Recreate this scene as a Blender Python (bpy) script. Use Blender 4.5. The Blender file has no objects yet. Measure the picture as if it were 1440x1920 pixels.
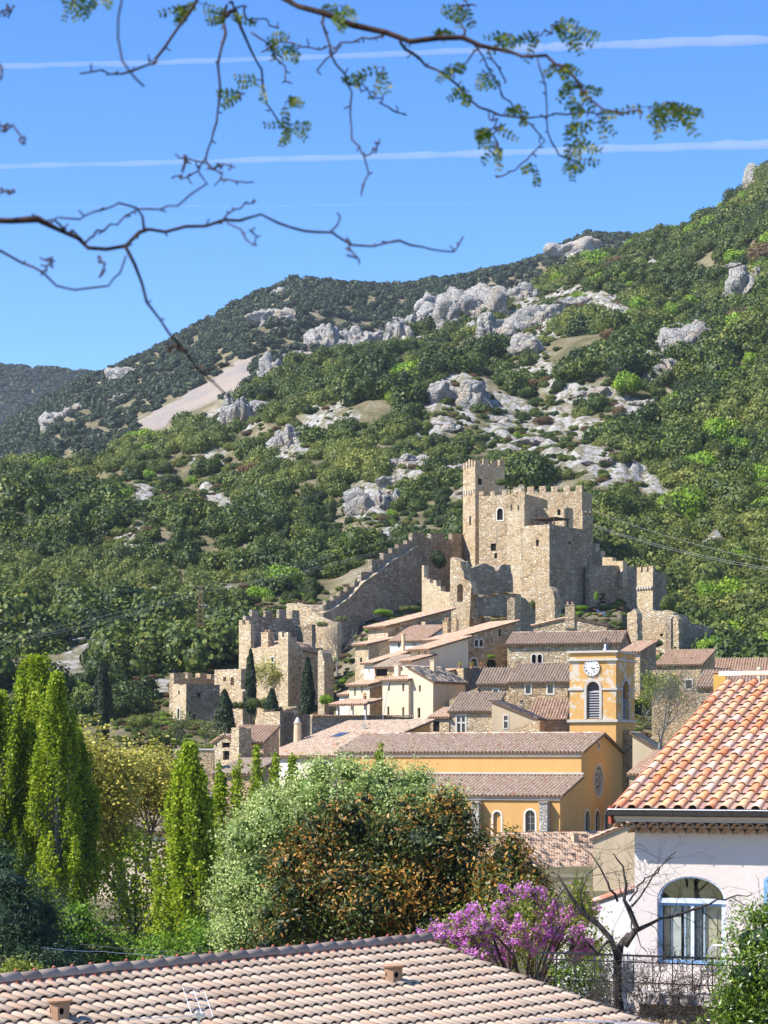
import bpy, math, random
import numpy as np
from mathutils import Vector, Matrix
from mathutils.geometry import tessellate_polygon

R = math.radians
SC = bpy.context.scene
COL = SC.collection
rnd = random.Random(7)
NR = np.random.RandomState(11)
F = 4200.0          # focal length in photograph pixels
HOR = 1420.0        # row of the horizon in the photograph

# ------------------------------------------------------------------ camera
cam_data = bpy.data.cameras.new("camera")
cam = bpy.data.objects.new("camera", cam_data)
COL.objects.link(cam)
cam.location = (0, 0, 0)
cam.rotation_euler = (R(90), 0, 0)
cam_data.sensor_fit = 'HORIZONTAL'
cam_data.sensor_width = 24.0
cam_data.lens = 70.0
cam_data.shift_y = (HOR - 960.0) / 1440.0
cam_data.clip_start = 0.1
cam_data.clip_end = 200000.0
cam_data.dof.use_dof = True
cam_data.dof.focus_distance = 230.0
cam_data.dof.aperture_fstop = 6.3
SC.camera = cam

# ------------------------------------------------------------------ light
SUN_AZ = 70.0        # degrees to the left of straight behind the camera
SUN_EL = 47.0
sdir = Vector((-math.sin(R(SUN_AZ)) * math.cos(R(SUN_EL)), -math.cos(R(SUN_AZ)) * math.cos(R(SUN_EL)), math.sin(R(SUN_EL))))
world = bpy.data.worlds.new("World")
SC.world = world
world.use_nodes = True
wn = world.node_tree.nodes
wl = world.node_tree.links
wn.clear()
sky = wn.new("ShaderNodeTexSky")
sky.sky_type = 'NISHITA'
sky.sun_disc = False
sky.sun_elevation = R(SUN_EL)
sky.sun_rotation = math.atan2(sdir.x, sdir.y)
sky.altitude = 300
sky.air_density = 1.0
sky.dust_density = 0.0
sky.ozone_density = 4.0
bg = wn.new("ShaderNodeBackground")
bg.inputs['Strength'].default_value = 0.13
wo = wn.new("ShaderNodeOutputWorld")
hs = wn.new("ShaderNodeHueSaturation")
hs.inputs['Saturation'].default_value = 1.29
hs.inputs['Hue'].default_value = 0.511
wl.new(sky.outputs[0], hs.inputs['Color'])
wl.new(hs.outputs[0], bg.inputs[0])
wl.new(bg.outputs[0], wo.inputs[0])
sun_data = bpy.data.lights.new("sun", 'SUN')
sun_data.energy = 5.0
sun_data.angle = R(0.53)
sun_data.color = (1.0, 0.95, 0.87)
sun = bpy.data.objects.new("sun", sun_data)
COL.objects.link(sun)
sun.rotation_euler = sdir.to_track_quat('Z', 'Y').to_euler()
SC.view_settings.view_transform = 'Standard'
SC.view_settings.look = 'None'
SC.view_settings.exposure = 0.90
SC.view_settings.gamma = 1.0
SC.view_settings.use_curve_mapping = False
SC.cycles.max_bounces = 6
SC.cycles.transparent_max_bounces = 12

# ------------------------------------------------------------------ helpers
def ray(px, py):
    return (px - 720.0) / F, (HOR - py) / F

def at(px, py, Y):
    return Vector(((px - 720.0) / F * Y, Y, (HOR - py) / F * Y))

def link(o, parent=None):
    COL.objects.link(o)
    if parent is not None:
        o.parent = parent
    return o

def tag(o, label=None, cat=None, group=None, kind=None):
    if label: o['label'] = label
    if cat: o['category'] = cat
    if group: o['group'] = group
    if kind: o['kind'] = kind
    return o

def empty(name, loc, rz=0.0, label=None, cat=None, group=None):
    o = bpy.data.objects.new(name, None)
    o.empty_display_size = 0.3
    link(o)
    o.location = loc
    o.rotation_euler = (0, 0, rz)
    tag(o, label, cat, group)
    return o

def np_mesh(name, V, Q, mats, tint=None, midx=None, smooth=False, Qt=None):
    """V (n,3); Q (m,4) quads; Qt (k,3) triangles after the quads."""
    me = bpy.data.meshes.new(name)
    V = np.asarray(V, dtype=np.float32)
    Q = np.zeros((0, 4), int) if Q is None else np.asarray(Q, dtype=np.int32)
    Qt = np.zeros((0, 3), int) if Qt is None else np.asarray(Qt, dtype=np.int32)
    nq, nt = len(Q), len(Qt)
    me.vertices.add(len(V)); me.vertices.foreach_set("co", V.ravel())
    me.loops.add(nq * 4 + nt * 3)
    me.loops.foreach_set("vertex_index", np.concatenate([Q.ravel(), Qt.ravel()]).astype(np.int32))
    me.polygons.add(nq + nt)
    st = np.concatenate([np.arange(nq) * 4, nq * 4 + np.arange(nt) * 3]).astype(np.int32)
    me.polygons.foreach_set("loop_start", st)
    if midx is not None:
        me.polygons.foreach_set("material_index", np.asarray(midx, dtype=np.int32))
    if smooth:
        me.polygons.foreach_set("use_smooth", np.ones(nq + nt, dtype=bool))
    for m in (mats if isinstance(mats, (list, tuple)) else [mats]):
        me.materials.append(m)
    me.update(calc_edges=True)
    if tint is not None:
        a = me.attributes.new("tint", 'FLOAT', 'FACE')
        a.data.foreach_set("value", np.asarray(tint, dtype=np.float32))
    me.validate()
    return me

class MB:
    def __init__(s):
        s.v = []; s.f = []; s.m = []; s.t = []
    def add(s, vs, fs, m=0, t=None):
        b = len(s.v)
        s.v.extend([tuple(p) for p in vs])
        tt = rnd.random() if t is None else t
        for f in fs:
            s.f.append([b + i for i in f]); s.m.append(m); s.t.append(tt)
    def box(s, x0, x1, y0, y1, z0, z1, m=0, t=None, jit=0.0):
        P = [(x0, y0, z0), (x1, y0, z0), (x1, y1, z0), (x0, y1, z0), (x0, y0, z1), (x1, y0, z1), (x1, y1, z1), (x0, y1, z1)]
        if jit: P = [tuple(c + rnd.uniform(-jit, jit) for c in p) for p in P]
        s.add(P, [(0, 3, 2, 1), (4, 5, 6, 7), (0, 1, 5, 4), (1, 2, 6, 5), (2, 3, 7, 6), (3, 0, 4, 7)], m, t)
    def tube(s, pts, rad, n=5, m=0, t=None, cap=True):
        pts = [Vector(p) for p in pts]
        if not isinstance(rad, (list, tuple)): rad = [rad] * len(pts)
        vs = []; fs = []
        prev = None
        for i, p in enumerate(pts):
            d = (pts[min(i + 1, len(pts) - 1)] - pts[max(i - 1, 0)])
            if d.length < 1e-9: d = Vector((0, 0, 1))
            d.normalize()
            a = d.cross(Vector((0, 0, 1))) if prev is None else prev - d * prev.dot(d)
            if a.length < 1e-3: a = d.cross(Vector((1, 0, 0)))
            a.normalize(); prev = a
            b = d.cross(a)
            for k in range(n):
                an = 2 * math.pi * k / n
                vs.append(p + (a * math.cos(an) + b * math.sin(an)) * rad[i])
            if i:
                for k in range(n):
                    k2 = (k + 1) % n
                    fs.append(((i - 1) * n + k, (i - 1) * n + k2, i * n + k2, i * n + k))
        if cap:
            fs.append(tuple(range(n))[::-1]); fs.append(tuple((len(pts) - 1) * n + k for k in range(n)))
        s.add(vs, fs, m, t)
    def lathe(s, prof, c=(0, 0, 0), n=10, m=0, t=None):
        vs = []; fs = []
        for i, (r, z) in enumerate(prof):
            for k in range(n):
                a = 2 * math.pi * k / n
                vs.append((c[0] + r * math.cos(a), c[1] + r * math.sin(a), c[2] + z))
            if i:
                for k in range(n):
                    k2 = (k + 1) % n
                    fs.append(((i - 1) * n + k, (i - 1) * n + k2, i * n + k2, i * n + k))
        fs.append(tuple(range(n))[::-1]); fs.append(tuple((len(prof) - 1) * n + k for k in range(n)))
        s.add(vs, fs, m, t)
    def prism(s, poly, y0, y1, m=0, t=None, holes=()):
        """polygon in x,z, extruded between y0 and y1 (y0 in front)"""
        face_holes(s, poly, holes, lambda u, w: (u, y0, w), m, t, flip=False)
        face_holes(s, poly, holes, lambda u, w: (u, y1, w), m, t, flip=True)
        for ring in [poly] + list(holes):
            n = len(ring)
            for i in range(n):
                a, b = ring[i], ring[(i + 1) % n]
                s.add([(a[0], y0, a[1]), (b[0], y0, b[1]), (b[0], y1, b[1]), (a[0], y1, a[1])], [(0, 1, 2, 3)], m, t)
    def build(s, name, mats, parent=None, smooth=False, kind=None):
        me = bpy.data.meshes.new(name)
        me.from_pydata(s.v, [], s.f)
        for m in (mats if isinstance(mats, (list, tuple)) else [mats]):
            me.materials.append(m)
        me.polygons.foreach_set("material_index", s.m)
        if smooth: me.polygons.foreach_set("use_smooth", [True] * len(s.f))
        a = me.attributes.new("tint", 'FLOAT', 'FACE')
        a.data.foreach_set("value", s.t)
        me.update()
        o = bpy.data.objects.new(name, me)
        link(o, parent)
        if kind: o['kind'] = kind
        return o

def area2(p):
    return sum(p[i][0] * p[(i + 1) % len(p)][1] - p[(i + 1) % len(p)][0] * p[i][1] for i in range(len(p)))

def face_holes(mb, outer, holes, fn, m=0, t=None, flip=False):
    if area2(outer) < 0: outer = outer[::-1]
    hs = [h[::-1] if area2(h) > 0 else h for h in holes]
    polys = [[Vector((p[0], p[1], 0)) for p in outer]] + [[Vector((p[0], p[1], 0)) for p in h] for h in hs]
    flat = [p for pl in polys for p in pl]
    tris = tessellate_polygon(polys)
    fs = []
    for a, b, c in tris:
        A, B, C_ = flat[a], flat[b], flat[c]
        ar = (B.x - A.x) * (C_.y - A.y) - (C_.x - A.x) * (B.y - A.y)
        if abs(ar) < 1e-9: continue
        fs.append((a, b, c) if (ar > 0) != flip else (a, c, b))
    mb.add([fn(p.x, p.y) for p in flat], fs, m, t)

# numpy value noise
def _h(ix, iy, iz):
    n = (ix * 374761393 + iy * 668265263 + iz * 2147483647 + 12345) & 0xffffffff
    n = ((n ^ (n >> 13)) * 1274126177) & 0xffffffff
    n = (n ^ (n >> 16)) & 0xffffffff
    return n.astype(np.float64) / 4294967295.0

def vnoise(P):
    P = np.asarray(P, dtype=np.float64)
    i = np.floor(P).astype(np.int64); f = P - i
    f = f * f * (3 - 2 * f)
    r = 0
    for dx in (0, 1):
        wx = f[:, 0] if dx else 1 - f[:, 0]
        for dy in (0, 1):
            wy = f[:, 1] if dy else 1 - f[:, 1]
            for dz in (0, 1):
                wz = f[:, 2] if dz else 1 - f[:, 2]
                r = r + wx * wy * wz * _h(i[:, 0] + dx, i[:, 1] + dy, i[:, 2] + dz)
    return r * 2 - 1

def fbm(P, o=4):
    r = 0; a = 1.0
    P = np.asarray(P, dtype=np.float64)
    for k in range(o):
        r = r + a * vnoise(P * (2 ** k) + k * 17.3); a *= 0.5
    return r

# ------------------------------------------------------------------ materials
MATS = {}
class NT:
    def __init__(s, name, rough=0.9, spec=0.2):
        s.m = bpy.data.materials.new(name); s.m.use_nodes = True
        s.n = s.m.node_tree.nodes; s.l = s.m.node_tree.links
        s.b = s.n['Principled BSDF']
        s.b.inputs['Roughness'].default_value = rough
        s.b.inputs['Specular IOR Level'].default_value = spec
        MATS[name] = s.m
        s.tc = None
    def new(s, t, **k):
        n = s.n.new(t)
        for a, v in k.items(): setattr(n, a, v)
        return n
    def co(s, out='Object', scale=None):
        if s.tc is None: s.tc = s.new('ShaderNodeTexCoord')
        if scale is None: return s.tc.outputs[out]
        mp = s.new('ShaderNodeMapping'); mp.inputs['Scale'].default_value = scale
        s.l.new(s.tc.outputs[out], mp.inputs[0]); return mp.outputs[0]
    def noise(s, scale, detail=4, rough=.6, vec=None):
        n = s.new('ShaderNodeTexNoise'); n.inputs['Scale'].default_value = scale
        n.inputs['Detail'].default_value = detail; n.inputs['Roughness'].default_value = rough
        s.l.new(vec or s.co(), n.inputs['Vector']); return n.outputs['Fac']
    def vor(s, scale, feature='F1', vec=None, rand=1.0):
        n = s.new('ShaderNodeTexVoronoi', feature=feature); n.inputs['Scale'].default_value = scale
        n.inputs['Randomness'].default_value = rand
        s.l.new(vec or s.co(), n.inputs['Vector']); return n
    def ramp(s, fac, stops, interp='LINEAR'):
        r = s.new('ShaderNodeValToRGB'); cr = r.color_ramp; cr.interpolation = interp
        while len(cr.elements) < len(stops): cr.elements.new(0.5)
        for e, (p, c) in zip(cr.elements, stops):
            e.position = p; e.color = (c[0], c[1], c[2], 1) if not isinstance(c, (int, float)) else (c, c, c, 1)
        s.l.new(fac, r.inputs[0]); return r.outputs[0]
    def mix(s, fac, a, b, mode='MIX'):
        m = s.new('ShaderNodeMix', data_type='RGBA', blend_type=mode)
        for inp, v in ((m.inputs[0], fac), (m.inputs[6], a), (m.inputs[7], b)):
            if isinstance(v, (int, float)): inp.default_value = v
            elif isinstance(v, tuple): inp.default_value = (v[0], v[1], v[2], 1)
            else: s.l.new(v, inp)
        return m.outputs[2]
    def math(s, op, a, b=0.0):
        m = s.new('ShaderNodeMath', operation=op)
        for inp, v in ((m.inputs[0], a), (m.inputs[1], b)):
            if isinstance(v, (int, float)): inp.default_value = v
            else: s.l.new(v, inp)
        return m.outputs[0]
    def attr(s, name='tint'):
        a = s.new('ShaderNodeAttribute'); a.attribute_name = name; return a.outputs['Fac']
    def rand(s):
        return s.new('ShaderNodeObjectInfo').outputs['Random']
    def col(s, c):
        if isinstance(c, tuple): s.b.inputs['Base Color'].default_value = (c[0], c[1], c[2], 1)
        else: s.l.new(c, s.b.inputs['Base Color'])
        return s
    def bump(s, h, strength=.5, dist=.05):
        b = s.new('ShaderNodeBump'); b.inputs['Strength'].default_value = strength
        b.inputs['Distance'].default_value = dist
        s.l.new(h, b.inputs['Height']); s.l.new(b.outputs[0], s.b.inputs['Normal']); return s

def stone_mat(name, base, dark, light, scale=3.0, mortar=(.42, .38, .31), white=.18):
    t = NT(name, .95, .1)
    warp = t.new('ShaderNodeVectorMath', operation='ADD')
    nz = t.new('ShaderNodeTexNoise'); nz.inputs['Scale'].default_value = 2.5
    t.l.new(t.co(), nz.inputs['Vector'])
    sc_ = t.new('ShaderNodeVectorMath', operation='SCALE'); sc_.inputs['Scale'].default_value = .22
    t.l.new(nz.outputs['Color'], sc_.inputs[0])
    t.l.new(t.co(), warp.inputs[0]); t.l.new(sc_.outputs[0], warp.inputs[1])
    mp = t.new('ShaderNodeMapping'); mp.inputs['Scale'].default_value = (1, 1, 1.75)
    t.l.new(warp.outputs[0], mp.inputs[0])
    v = t.vor(scale, 'F1', mp.outputs[0]); e = t.vor(scale, 'DISTANCE_TO_EDGE', mp.outputs[0])
    sep = t.new('ShaderNodeSeparateColor'); t.l.new(v.outputs['Color'], sep.inputs[0])
    c = t.ramp(sep.outputs[0], [(0, dark), (.35, base), (1 - white, base), (1 - white * .5, light), (1, light)])
    gr = t.noise(1.1, 5, .7)
    c = t.mix(t.ramp(gr, [(.4, .0), (.8, .4)]), c, tuple(x * .62 for x in base))
    g2 = t.noise(.35, 3, .6)
    c = t.mix(t.ramp(g2, [(.42, .0), (.7, .45)]), c, light)
    st = t.noise(1.0, 5, .65, t.co('Object', (1.2, 1.2, .16)))
    c = t.mix(t.ramp(st, [(.52, .0), (.72, .5)]), c, tuple(x * .45 for x in base))
    fine = t.noise(14, 4, .7)
    c = t.mix(.5, c, t.ramp(fine, [(.25, .6), (.7, 1.0)]), 'MULTIPLY')
    edge = t.ramp(e.outputs['Distance'], [(0, 1.0), (.09, 0.0)])
    c = t.mix(t.math('MULTIPLY', edge, .6), c, mortar)
    t.col(c)
    hh = t.math('ADD', t.ramp(e.outputs['Distance'], [(0, 0.0), (.14, 1.0)]), t.math('MULTIPLY', sep.outputs[1], 1.2))
    t.bump(t.math('ADD', hh, t.math('MULTIPLY', fine, .7)), .9, .11)
    return t.m

stone_mat('village_stone', (.60, .41, .215), (.32, .20, .10), (.80, .66, .44), 2.6)
stone_mat('pale_stone', (.70, .53, .32), (.44, .31, .17), (.85, .75, .56), 2.8, (.60, .52, .40))
stone_mat('castle_stone', (.64, .455, .255), (.32, .22, .125), (.84, .72, .53), 2.3)
stone_mat('shaded_stone', (.38, .29, .195), (.18, .14, .10), (.64, .56, .45), 2.4, (.38, .31, .23))  # darker stone for faces turned from the sun, their shade put into the colour
stone_mat('buttress_stone', (.60, .55, .48), (.42, .38, .32), (.72, .69, .63), 3.2, (.45, .42, .37), .3)

def plaster_mat(name, base, stain, amt=.5, patch=None, pa=.62, rough=.9, grain=.12):
    t = NT(name, rough, .15)
    mp = t.co('Object', (1, 1, .28))
    n1 = t.noise(1.3, 6, .65, mp); n2 = t.noise(.5, 4, .6); n3 = t.noise(9, 5, .7)
    c = t.mix(t.ramp(n1, [(.42, 0.0), (.85, amt)]), base, stain)
    c = t.mix(t.ramp(n2, [(.35, 0.0), (.7, amt * .6)]), c, tuple(min(1, x * 1.15) for x in base))
    c = t.mix(grain * 2, c, t.ramp(n3, [(.3, .6), (.7, 1.0)]), 'MULTIPLY')
    if patch:
        n4 = t.noise(.85, 7, .68)
        c = t.mix(t.ramp(n4, [(pa, 0.0), (pa + .015, 1.0)]), c, patch)
    t.col(c).bump(n3, .35, .03)
    return t.m
plaster_mat('ochre_plaster', (.62, .355, .125), (.44, .25, .09), .6)
plaster_mat('peeling_ochre_plaster', (.58, .335, .11), (.38, .23, .10), .85, (.54, .47, .37), .53)
plaster_mat('cream_plaster', (.66, .54, .38), (.50, .39, .25), .6, (.42, .33, .22), .64)
plaster_mat('white_plaster', (.72, .66, .58), (.58, .52, .45), .5)
plaster_mat('tan_plaster', (.58, .45, .29), (.38, .29, .18), .7)
plaster_mat('house_plaster', (.60, .53, .49), (.50, .43, .38), .5, None, .6, .9, .06)
plaster_mat('garden_wall_plaster', (.54, .52, .54), (.42, .41, .43), .5)
plaster_mat('dressed_stone', (.52, .48, .42), (.30, .27, .24), .8)
plaster_mat('pale_trim', (.66, .62, .54), (.50, .46, .40), .5)
plaster_mat('chimney_clay', (.42, .25, .15), (.26, .16, .10), .5)

def tile_mat(name, stops, vary='tint', grime=.5):
    t = NT(name, .85, .2)
    f = t.attr() if vary == 'tint' else t.rand()
    c = t.ramp(f, stops)
    n = t.noise(2.2 if vary == 'tint' else 5.0, 6, .7)
    c = t.mix(t.ramp(n, [(.52, 0.0), (.8, grime * .6)]), c, (.16, .115, .085))
    n2 = t.noise(25, 3, .7)
    c = t.mix(.4, c, t.ramp(n2, [(.3, .55), (.7, 1.0)]), 'MULTIPLY')
    t.col(c).bump(n2, .3, .01)
    return t.m
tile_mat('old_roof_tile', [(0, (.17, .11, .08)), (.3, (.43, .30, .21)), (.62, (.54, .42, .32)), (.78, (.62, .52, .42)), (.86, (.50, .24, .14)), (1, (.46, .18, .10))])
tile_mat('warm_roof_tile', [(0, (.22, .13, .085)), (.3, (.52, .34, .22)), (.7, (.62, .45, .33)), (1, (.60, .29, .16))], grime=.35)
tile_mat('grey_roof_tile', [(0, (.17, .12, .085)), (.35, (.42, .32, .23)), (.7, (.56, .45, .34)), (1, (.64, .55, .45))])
tile_mat('pale_concrete_tile', [(0, (.44, .32, .23)), (.4, (.52, .39, .285)), (.75, (.58, .445, .33)), (1, (.54, .35, .24))], 'rand', .22)
tile_mat('pale_concrete_tile_field', [(0, (.44, .32, .23)), (.4, (.52, .39, .285)), (.75, (.58, .445, .33)), (1, (.54, .35, .24))], 'tint', .22)
tile_mat('ridge_cap_tile', [(0, (.36, .26, .19)), (.5, (.44, .325, .245)), (1, (.52, .39, .30))], 'rand', .4)
tile_mat('red_clay', [(0, (.42, .10, .07)), (1, (.50, .17, .12))], 'rand', .2)
# mottled new canal tiles, each tile its own firing colour
t = NT('mottled_canal_tile', .8, .25)
c = t.ramp(t.rand(), [(0, (.58, .27, .12)), (.2, (.62, .30, .13)), (.3, (.66, .38, .19)), (.45, (.64, .36, .18)), (.5, (.58, .19, .08)), (.6, (.56, .20, .09)),
                      (.65, (.64, .45, .31)), (.8, (.68, .53, .41)), (.84, (.55, .36, .24)), (1, (.66, .42, .24))])
ob = t.new('ShaderNodeObjectInfo')
add = t.new('ShaderNodeVectorMath', operation='ADD'); t.l.new(t.co(), add.inputs[0]); t.l.new(ob.outputs['Random'], add.inputs[1])
off = t.new('ShaderNodeVectorMath', operation='MULTIPLY_ADD')
t.l.new(ob.outputs['Random'], off.inputs[0]); off.inputs[1].default_value = (37, 53, 71); t.l.new(t.co(), off.inputs[2])
n = t.noise(3.2, 4, .65, off.outputs[0]); n2 = t.noise(9, 6, .75, off.outputs[0])
c = t.mix(t.ramp(n, [(.5, 0.0), (.6, .55)]), c, (.70, .50, .36))
c = t.mix(t.ramp(n2, [(.56, 0.0), (.66, .75)]), c, (.22, .15, .11))
t.col(c).bump(n2, .25, .01)
tile_mat('channel_tile', [(0, (.40, .24, .19)), (1, (.50, .33, .27))])
tile_mat('pink_ridge_tile', [(0, (.62, .24, .15)), (.5, (.66, .40, .32)), (1, (.70, .52, .46))], 'rand', .1)

def plain(name, c, rough=.6, metal=0.0, spec=.4, var=.0):
    t = NT(name, rough, spec); t.b.inputs['Metallic'].default_value = metal
    n = t.noise(6, 4, .6)
    t.col(t.mix(t.ramp(n, [(.3, 0.0), (.7, 1.0)]), tuple(x * (.82 - var) for x in c), c))
    return t.m
plain('dark_glass', (.03, .035, .045), .12, 0, .8)
plain('dark_hollow', (.02, .018, .016), .9, 0, .1)
plain('brown_shutter', (.16, .09, .05))
plain('orange_shutter', (.62, .18, .05))
plain('green_shutter', (.06, .14, .11))
plain('blue_paint', (.22, .38, .60), .45)
plain('pale_blue_paint', (.62, .69, .80), .4)
plain('zinc', (.04, .036, .033), .85, .0, .05)
plain('steel', (.55, .57, .58), .35, .8)
plain('aluminium', (.70, .72, .75), .3, .8)
plain('wrought_iron', (.03, .03, .035), .5, .3)
plain('bronze', (.22, .24, .25), .35, .8)
plain('louvre_wood', (.085, .08, .09), .7)
plain('bleached_wood', (.30, .29, .30), .8)
plain('clock_white', (.82, .82, .80), .4)
plain('clock_black', (.02, .02, .02), .5)
plain('curtain', (.55, .55, .50), .9)
plain('interior_wall', (.78, .68, .52), .9)
plain('flag_red', (.75, .06, .05), .8)
plain('flag_blue', (.04, .08, .45), .8)
plain('flag_yellow', (.8, .5, .05), .8)
plain('cable_grey', (.30, .30, .28), .7)
plain('wire_blue', (.10, .13, .24), .5)
plain('tarpaulin', (.16, .30, .60), .5)
plain('timber', (.20, .12, .07), .85)
plain('yellow_paint', (.72, .42, .08), .7)
# clear window glass of the near house: real pane with reflection
g = NT('window_glass', .03, .8)
gl = g.new('ShaderNodeBsdfGlossy'); gl.inputs['Roughness'].default_value = .02; gl.inputs['Color'].default_value = (.8, .86, .9, 1)
tr = g.new('ShaderNodeBsdfTransparent'); tr.inputs['Color'].default_value = (.80, .86, .86, 1)
lwg = g.new('ShaderNodeLayerWeight'); lwg.inputs['Blend'].default_value = .5
frm = g.math('ADD', g.math('MULTIPLY', g.math('POWER', lwg.outputs['Facing'], 4.0), .8), .10)
mx = g.new('ShaderNodeMixShader'); g.l.new(frm, mx.inputs[0]); g.l.new(tr.outputs[0], mx.inputs[1]); g.l.new(gl.outputs[0], mx.inputs[2])
g.l.new(mx.outputs[0], g.n['Material Output'].inputs[0])

def leaf_mat(name, stops, vary='tint', trans=.35, rough=.55, spec=.3, obj_var=.25):
    t = NT(name, rough, spec)
    f = t.attr()
    c = t.ramp(f, stops)
    # every plant a little lighter or darker, yellower or bluer than its neighbour
    rr = t.rand()
    c = t.mix(obj_var, c, t.ramp(rr, [(0, (.30, .42, .30)), (.35, (.75, .8, .6)), (.7, (1.0, 1.0, .75)), (1, (1.25, 1.1, .7))]), 'MULTIPLY')
    t.col(c)
    tl = t.new('ShaderNodeBsdfTranslucent'); t.l.new(c, tl.inputs[0])
    mx = t.new('ShaderNodeMixShader'); mx.inputs[0].default_value = trans
    t.l.new(t.b.outputs[0], mx.inputs[1]); t.l.new(tl.outputs[0], mx.inputs[2])
    t.l.new(mx.outputs[0], t.n['Material Output'].inputs[0])
    return t.m
leaf_mat('holm_oak_leaf', [(0, (.022, .044, .010)), (.5, (.070, .112, .018)), (.85, (.15, .185, .032)), (1, (.23, .23, .05))], obj_var=.95, trans=.2)
leaf_mat('olive_scrub_leaf', [(0, (.07, .10, .02)), (.5, (.18, .215, .045)), (1, (.34, .35, .10))], obj_var=.6)
leaf_mat('fresh_green_leaf', [(0, (.08, .17, .012)), (.5, (.20, .34, .018)), (1, (.36, .48, .04))], obj_var=.3)
leaf_mat('russet_scrub_leaf', [(0, (.10, .06, .035)), (.5, (.20, .12, .06)), (1, (.30, .2, .09))], obj_var=.3)
leaf_mat('far_wood_leaf', [(0, (.018, .032, .018)), (.6, (.045, .07, .03)), (1, (.09, .115, .04))], obj_var=.6, trans=.2)
leaf_mat('cypress_leaf', [(0, (.010, .025, .010)), (.6, (.03, .055, .018)), (1, (.06, .085, .03))], obj_var=.2, trans=.15)
leaf_mat('poplar_leaf', [(0, (.10, .17, .010)), (.5, (.30, .40, .018)), (1, (.58, .62, .05))], obj_var=.25, trans=.5)
leaf_mat('plane_leaf', [(0, (.20, .19, .03)), (.5, (.46, .42, .07)), (1, (.68, .60, .15))], obj_var=.1, trans=.4)
leaf_mat('silver_leaf', [(0, (.09, .16, .025)), (.4, (.30, .38, .09)), (1, (.58, .64, .27))], obj_var=.1, trans=.3)
leaf_mat('magnolia_leaf', [(0, (.018, .034, .008)), (.45, (.075, .10, .014)), (.62, (.15, .155, .025)), (.68, (.26, .125, .018)), (1, (.44, .22, .035))], obj_var=.0, trans=.15, rough=.5, spec=.35)
leaf_mat('redbud_blossom', [(0, (.54, .12, .44)), (.5, (.76, .27, .70)), (1, (.90, .52, .88))], obj_var=.0, trans=.4)
leaf_mat('spring_leaf', [(0, (.08, .14, .015)), (.5, (.20, .26, .03)), (1, (.40, .40, .08))], obj_var=.1, trans=.4)
leaf_mat('laurel_leaf', [(0, (.035, .08, .008)), (.5, (.11, .20, .012)), (1, (.26, .36, .03))], obj_var=.1, trans=.3, rough=.35, spec=.6)
leaf_mat('locust_leaf', [(0, (.04, .10, .01)), (.6, (.12, .20, .02)), (1, (.34, .34, .05))], obj_var=.1, trans=.5)
leaf_mat('grass_blade', [(0, (.07, .11, .02)), (.5, (.14, .18, .04)), (1, (.28, .26, .09))], obj_var=.0)
leaf_mat('pine_needle', [(0, (.012, .035, .02)), (.6, (.03, .075, .035)), (1, (.07, .13, .05))], obj_var=.1, trans=.15)
leaf_mat('white_blossom', [(0, (.7, .66, .62)), (1, (.85, .82, .8))], obj_var=.0)

def bark(name, a, b, sc=6):
    t = NT(name, .9, .15); n = t.noise(sc, 5, .7, t.co('Object', (1, 1, .35)))
    t.col(t.ramp(n, [(.35, a), (.65, b)])).bump(n, .6, .03); return t.m
bark('dark_bark', (.035, .025, .018), (.10, .075, .055))
bark('grey_bark', (.14, .125, .11), (.28, .26, .235))
bark('branch_bark', (.022, .016, .014), (.085, .045, .030), 30)
bark('lichen_bark', (.020, .015, .013), (.10, .085, .07), 12)

t = NT('limestone', .95, .1)
n1 = t.noise(.35, 6, .7); n2 = t.noise(2.2, 6, .75); v = t.vor(.5, 'DISTANCE_TO_EDGE')
c = t.ramp(n1, [(.3, (.30, .28, .26)), (.5, (.44, .42, .39)), (.72, (.56, .54, .50))])
c = t.mix(t.ramp(n2, [(.46, 0.0), (.66, .7)]), c, (.17, .16, .15))
c = t.mix(t.ramp(t.noise(1.6, 5, .7, t.co('Object', (1, 1, .22))), [(.5, 0.0), (.66, .65)]), c, (.15, .145, .145))
c = t.mix(t.math('MULTIPLY', t.ramp(t.noise(.12, 3), [(.52, 0.0), (.68, .6)]), 1.0), c, (.50, .38, .25))
t.col(c).bump(t.math('ADD', t.math('MULTIPLY', n2, 1.0), t.math('MULTIPLY', t.ramp(v.outputs['Distance'], [(0, 0.0), (.12, 1.0)]), .5)), 1.0, .7)

def setmat(o, *names):
    return [MATS[n] for n in names]
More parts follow.
